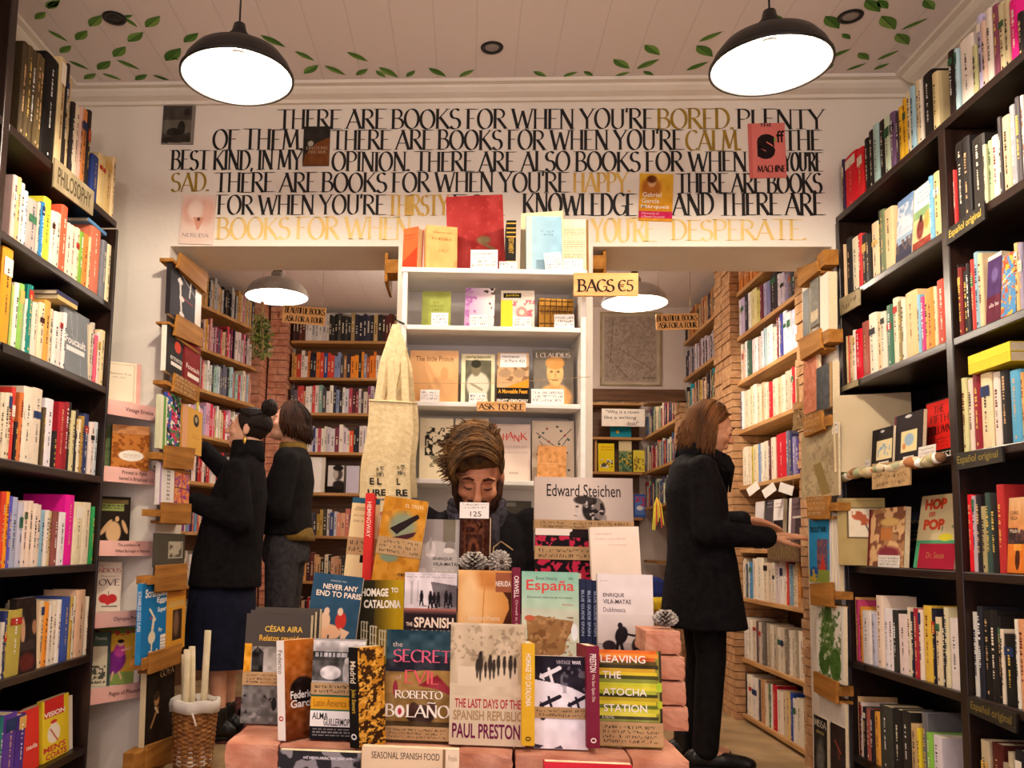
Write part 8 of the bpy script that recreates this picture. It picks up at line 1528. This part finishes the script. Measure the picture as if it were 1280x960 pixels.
# ---------------- second browser behind her
base = at(360, 620, 5.05); loc = (base.x, 5.05, .018)
H = Matrix.Translation((0, -.015, 1.672)) @ Matrix.Rotation(math.radians(-14), 4, 'X') @ Matrix.Rotation(math.radians(14), 4, 'Z') @ Matrix.Scale(1.04, 4)
sk = MB(); head_parts(sk, H, True); limb(sk, [H @ Vector((0, .025, -.06)), (0, .03, 1.47)], [.055, .062])
loft(sk, [(0, .0, .86, .15, .11), (0, .0, 1.02, .16, .11), (0, .0, 1.18, .145, .10), (0, .01, 1.34, .165, .11), (0, .02, 1.44, .145, .065), (0, .03, 1.50, .06, .055)])
rs, re, rw = (-.185, .02, 1.455), (-.24, -.10, 1.25), (-.20, -.33, 1.38); ls, le, lw = (.185, .02, 1.455), (.235, .0, 1.15), (.17, -.24, 1.22)
for s_, e_, w_ in ((rs, re, rw), (ls, le, lw)): limb(sk, [(s_[0]*.9, s_[1], s_[2]-.035), e_, w_], [.046, .038, .025])
hand(sk, rw, (.1, -1, .2), (-1, 0, .2), 1, .4); hand(sk, lw, (-.1, -1, .1), (1, 0, .3), -1, .4)
for x in (-.09, .09): limb(sk, [(x, .0, .92), (x*1.1, -.01, .50), (x*1.1, .02, .10)], [.088, .056, .038]); sk.cap((x*1.1, .02, .07), .035, (x*1.1, -.13, .035), .028)
body = fused('person', sk, .0048, M['skin_pale'], 5); finish(body, loc, -PI/2, 'person with brown bobbed hair, black sweater and grey trousers behind the woman with bun')
sw = MB(); loft(sw, [(0, .03, 1.525, .072, .066), (0, .03, 1.50, .11, .078), (0, .025, 1.455, .20, .100), (0, .012, 1.33, .21, .135), (0, .0, 1.18, .195, .135), (0, .0, 1.015, .20, .146)], sq=.92)
limb(sw, [rs, re, (-.205, -.30, 1.36)], [.076, .064, .048]); limb(sw, [(.175, .02, 1.435), le, (.175, -.21, 1.21)], [.076, .066, .050]); fused('sweater', sw, .0085, M['black_cotton'], 5, body)
sh = MB(); loft(sh, [(0, .045, 1.06, .165, .10), (0, .052, 1.01, .175, .112), (0, .062, .985, .160, .103)]); sh.build('shirt_hem', M['mustard'], body, True, label='mustard shirt hem')
cl = MB(); cl.lathe([(.058, 0), (.066, .05), (.076, .052), (.088, -.005)], 24, (0, .02, 1.50), close=True); cl.build('shirt_collar', M['mustard'], body, True, label='olive mustard shirt collar')
pt = MB(); loft(pt, [(0, .0, 1.03, .165, .118), (0, .0, .93, .185, .138), (0, .0, .86, .18, .13)])
for x in (-.09, .09): limb(pt, [(x, .0, .90), (x*1.1, -.01, .50), (x*1.1, .015, .115)], [.102, .074, .062])
fused('trousers', pt, .0085, M['grey_denim'], 4, body)
for x in (-.1, .1): shoe(body, (x, .02, .10), (x*.5, -1, 0), M['black_leather'], .28)
st = []
for i in range(300):
    az = rh.uniform(.9, PI)*rh.choice((-1, 1)); e0 = rh.uniform(.02, .5); L_ = rh.uniform(.05, .11); k = rh.uniform(1.02, 1.2); pts = [H @ on_head(az*(.6+.4*t), e0+(1.75-e0)*t, k) for t in (0, .25, .5, .75, 1)]
    q = pts[-1].copy(); ph = rh.uniform(0, 6); out = Vector((math.sin(az), -math.cos(az), 0))
    for j in range(1, 5): t = j/4; pts.append(q+Vector((0, .008*t, -L_*t))+out*(.02*t*(1-t)-.012*t*t+.007*math.sin(t*8+ph)))
    st.append(pts)
for i in range(70): az = rh.uniform(-.9, .9); st.append([H @ on_head(az+(math.copysign(1.3, az)-az)*t**.8, .15+(1.1-.15)*t, rh.uniform(1.02, 1.1)) for t in (0, .25, .5, .75, 1)])
hair_mesh('hair', st, M['hair_deep'], body, .0062); scalp(H, body, M['hair_deep'], .82, 1.95, k=1.01); face_details(H, body, M['hair_dark'], False)

# ---------------- reading man seated behind the table
base = at(597, 600, 2.84); loc = (base.x, 2.84, 0)
H = Matrix.Translation((0, -.075, 1.218)) @ Matrix.Rotation(math.radians(27), 4, 'X') @ Matrix.Rotation(math.radians(2), 4, 'Y')
sk = MB(); head_parts(sk, H, True); sk.tube([H @ Vector(p) for p in ((0, -.086, .012), (0, -.102, -.010), (0, -.118, -.035))], [.009, .011, .0135], 10); sk.ell(H @ Vector((0, -.117, -.037)), (.014, .011, .011), 12, 8)
for s in (-1, 1): sk.ell(H @ Vector((.030*s, -.080, .022)), (.026, .012, .009), 12, 8, H.to_3x3())
limb(sk, [H @ Vector((0, .03, -.055)), (0, .02, 1.06)], [.056, .064])
loft(sk, [(0, .02, .50, .165, .13), (0, .03, .66, .16, .115), (0, .04, .80, .155, .11), (0, .035, .95, .17, .11), (0, .03, 1.04, .15, .07), (0, .02, 1.10, .06, .055)])
rs, re, rw = (-.18, .03, 1.05), (-.235, -.05, .77), (-.08, -.27, .72); ls, le, lw = (.18, .03, 1.05), (.235, -.05, .77), (.08, -.27, .72)
for s_, e_, w_ in ((rs, re, rw), (ls, le, lw)): limb(sk, [(s_[0]*.9, s_[1], s_[2]-.035), e_, w_], [.048, .040, .026])
hand(sk, rw, (.55, -.8, -.15), (-.4, -.2, 1), 1, .5); hand(sk, lw, (-.55, -.8, -.15), (.4, -.2, 1), -1, .5)
for x in (-.1, .1): limb(sk, [(x, .0, .545), (x*1.4, -.40, .53), (x*1.4, -.37, .10)], [.085, .060, .038]); sk.cap((x*1.4, -.37, .07), .036, (x*1.4, -.52, .035), .028)
body = fused('person', sk, .0048, M['skin_warm'], 5); finish(body, loc, 0, 'man with swept sandy hair and beard in dark jacket reading with bowed head')
jk = MB(); loft(jk, [(0, .03, 1.125, .080, .072), (0, .035, 1.10, .125, .085), (0, .035, 1.055, .195, .100), (0, .04, .95, .212, .135), (0, .04, .80, .20, .138), (0, .03, .62, .205, .15), (0, .02, .53, .205, .155)], sq=.92)
limb(jk, [rs, re, (-.11, -.235, .725)], [.078, .068, .048]); limb(jk, [ls, le, (.11, -.235, .725)], [.078, .068, .048]); jacket = fused('jacket', jk, .0085, M['black_wool'], 5, body)
sc = MB()
for i in range(7):
    pts = [(.082*math.cos(a)*(1+.06*math.sin(a*3+i)), .0+.078*math.sin(a)*(1+.06*math.cos(a*4+i))-.01, 1.105+.011*(i-3)+.010*math.sin(a*2+i)-(.035 if math.sin(a) < -.3 else 0)*(-math.sin(a))) for a in np.linspace(0, 2*PI, 26)]; sc.tube(pts, .0125, 8)
for s in (-1, 1): sc.tube([(.055*s, -.085, 1.09), (.05*s, -.12, 1.04), (.055*s, -.125, .95)], [.02, .026, .022], 8, flat=.5)
sc.build('scarf', M['scarf_cloth'], body, True, label='dark patterned scarf')
pt = MB()
for x in (-.1, .1): limb(pt, [(x, .02, .545), (x*1.4, -.40, .53), (x*1.4, -.37, .115)], [.098, .074, .062])
fused('trousers', pt, .0085, M['black_cotton'], 4, body)
for x in (-.14, .14): shoe(body, (x, -.37, .10), (x*.3, -1, 0), M['black_leather'], .27)
st = []
HC = Vector((0, .018, .030))
hb = MB(); hb.ell(H @ Vector((-.008, .0, .078)), (.076, .088, .052), 18, 12, H.to_3x3()); hb.ell(H @ Vector((-.052, -.022, .062)), (.040, .062, .040), 16, 10, H.to_3x3()); hb.ell(H @ Vector((.03, .01, .070)), (.05, .08, .04), 16, 10, H.to_3x3())
fused('hair_volume', hb, .006, M['hair_sandy'], 6, body)
for i in range(620):      # top hair combed over from a parting on his left, ends falling past the temple
    y0 = rh.uniform(-.088, .085); s_ = math.sqrt(max(.08, 1-((y0-.012)/.115)**2)); a0 = math.radians(rh.uniform(28, 80)); a1 = math.radians(rh.uniform(120, 205)); vol = rh.uniform(.85, 1.12); dr = rh.uniform(-.025, .018)-(.022 if y0 < -.045 else 0); ph = rh.uniform(0, 6); K = 7; pts = []
    for j in range(K+1):
        t = j/K; a = a0+(a1-a0)*t; g = 1.02+(.30+.16*s_)*vol*math.sin(PI*min(1, max(0, (a-math.radians(25))/math.radians(175))))
        p = HC+Vector((.083*g*math.cos(a)*(.55+.45*s_), y0-.012+dr*t+.004*math.sin(5*t+ph), .092*g*math.sin(a)*(.30+.70*s_)+.003*math.sin(8*t+ph)))
        if t > .85 and rh.random() < .5: p += Vector((-.004, 0, .008*rh.uniform(-1, .8)))
        pts.append(H @ p)
    st.append(pts)
for i in range(230):      # loose tufts breaking the outline, thrown to his right
    y0 = rh.uniform(-.085, .07); a = math.radians(rh.uniform(70, 200)); s_ = math.sqrt(max(.1, 1-((y0-.012)/.115)**2)); g = 1.02+.40*math.sin(min(PI, max(0, (a-math.radians(25))/math.radians(175)))*1.0 if 0 else PI*min(1, max(0, (a-math.radians(25))/math.radians(175))))
    b0 = HC+Vector((.083*g*math.cos(a)*(.55+.45*s_), y0-.012, .092*g*math.sin(a)*(.30+.70*s_))); d = Vector((-rh.uniform(.2, 1), rh.uniform(-.6, .3), rh.uniform(-.35, .55))).normalized(); L_ = rh.uniform(.018, .045); bend = Vector((rh.uniform(-.3, .1), 0, -rh.uniform(.2, .9)))
    st.append([H @ (b0-d*.012), H @ (b0+d*L_*.3), H @ (b0+d*L_*.65+bend*.006), H @ (b0+d*L_+bend*.016)])
for i in range(60):       # forelock sweeping across the brow
    x0 = rh.uniform(-.01, .055); st.append([H @ (Vector((x0, -.070, .092))+Vector((-(.060+x0)*1.35*t, -.026*math.sin(PI*t*.8), .020*math.sin(PI*t)-.050*t*t+rh.uniform(-.002, .002)))) for t in (0, .2, .4, .6, .8, 1)])
for i in range(12): b0 = on_head(rh.uniform(.3, 1.4), rh.uniform(.2, .5), 1.25); st.append([H @ (b0+Vector((.018*math.sin(3*t), .01*t, .034*math.sin(2.4*t)))) for t in (0, .3, .6, .9, 1.2)])
for i in range(150):
    s = rh.choice((-1, 1)); az = s*rh.uniform(1.05, 1.9); e0 = rh.uniform(.75, 1.2); kk = rh.uniform(1.0, 1.035); st.append([H @ on_head(az, e0+(rh.uniform(1.5, 1.7)-e0)*t, kk-.03*t) for t in (0, .35, .7, 1)])
hair_mesh('hair', st, M['hair_sandy'], body, .0034)
scalp(H, body, M['hair_sandy'], .80, 1.75, k=1.01); bd = []
for i in range(300):
    s = rh.choice((-1, 1)); t = rh.random(); az = s*(1.55-1.55*t*rh.uniform(.8, 1)); c = Vector((0, -.030, -.055)); d = Vector((math.sin(az), -math.cos(az)*1.0, rh.uniform(-.95, .28 if abs(az) > .9 else -.42))).normalized(); p = c+Vector((d.x*.062, d.y*.062, d.z*.060)); bd.append([H @ p, H @ (p+d*.006+Vector((0, 0, -.006))), H @ (p+d*.009+Vector((0, 0, -.016)))])
for i in range(50): x = rh.uniform(-.026, .026); p = Vector((x, -.094+abs(x)*.25, -.050)); bd.append([H @ p, H @ (p+Vector((x*.1, -.004, -.005))), H @ (p+Vector((x*.25, -.003, -.011)))])
bv = MB()
for s in (-1, 1):
    pth = [Vector((.070*s, -.004, -.020)), Vector((.065*s, -.020, -.055)), Vector((.050*s, -.044, -.088)), Vector((.024*s, -.066, -.106)), Vector((0, -.074, -.110))]
    for a, b in zip(pth, pth[1:]): bv.cap(H @ a, .0125, H @ b, .0155)
    bv.cap(H @ Vector((.052*s, -.050, -.060)), .010, H @ Vector((.028*s, -.074, -.085)), .012)
    bv.cap(H @ Vector((.026*s, -.084, -.052)), .006, H @ Vector((0, -.096, -.048)), .006)
fused('beard_volume', bv, .004, M['hair_deep'], 3, body)
hair_mesh('beard', bd, M['hair_deep'], body, .0026, 4); face_details(H, body, M['hair_deep'], True, 1.35)
e = empty('stool', (base.x, 2.88, 0)); tag(e, 'plain wooden stool under the seated reading man', 'stool'); MB().box(-.16, .16, -.15, .15, .405, .435).build('seat', M['plank_x'], e)
for x in (-.13, .13):
    for y in (-.12, .12): MB().tube([(x, y, .405), (x*1.1, y*1.1, 0)], .016, 8).build('leg', M['plank_z'], e)
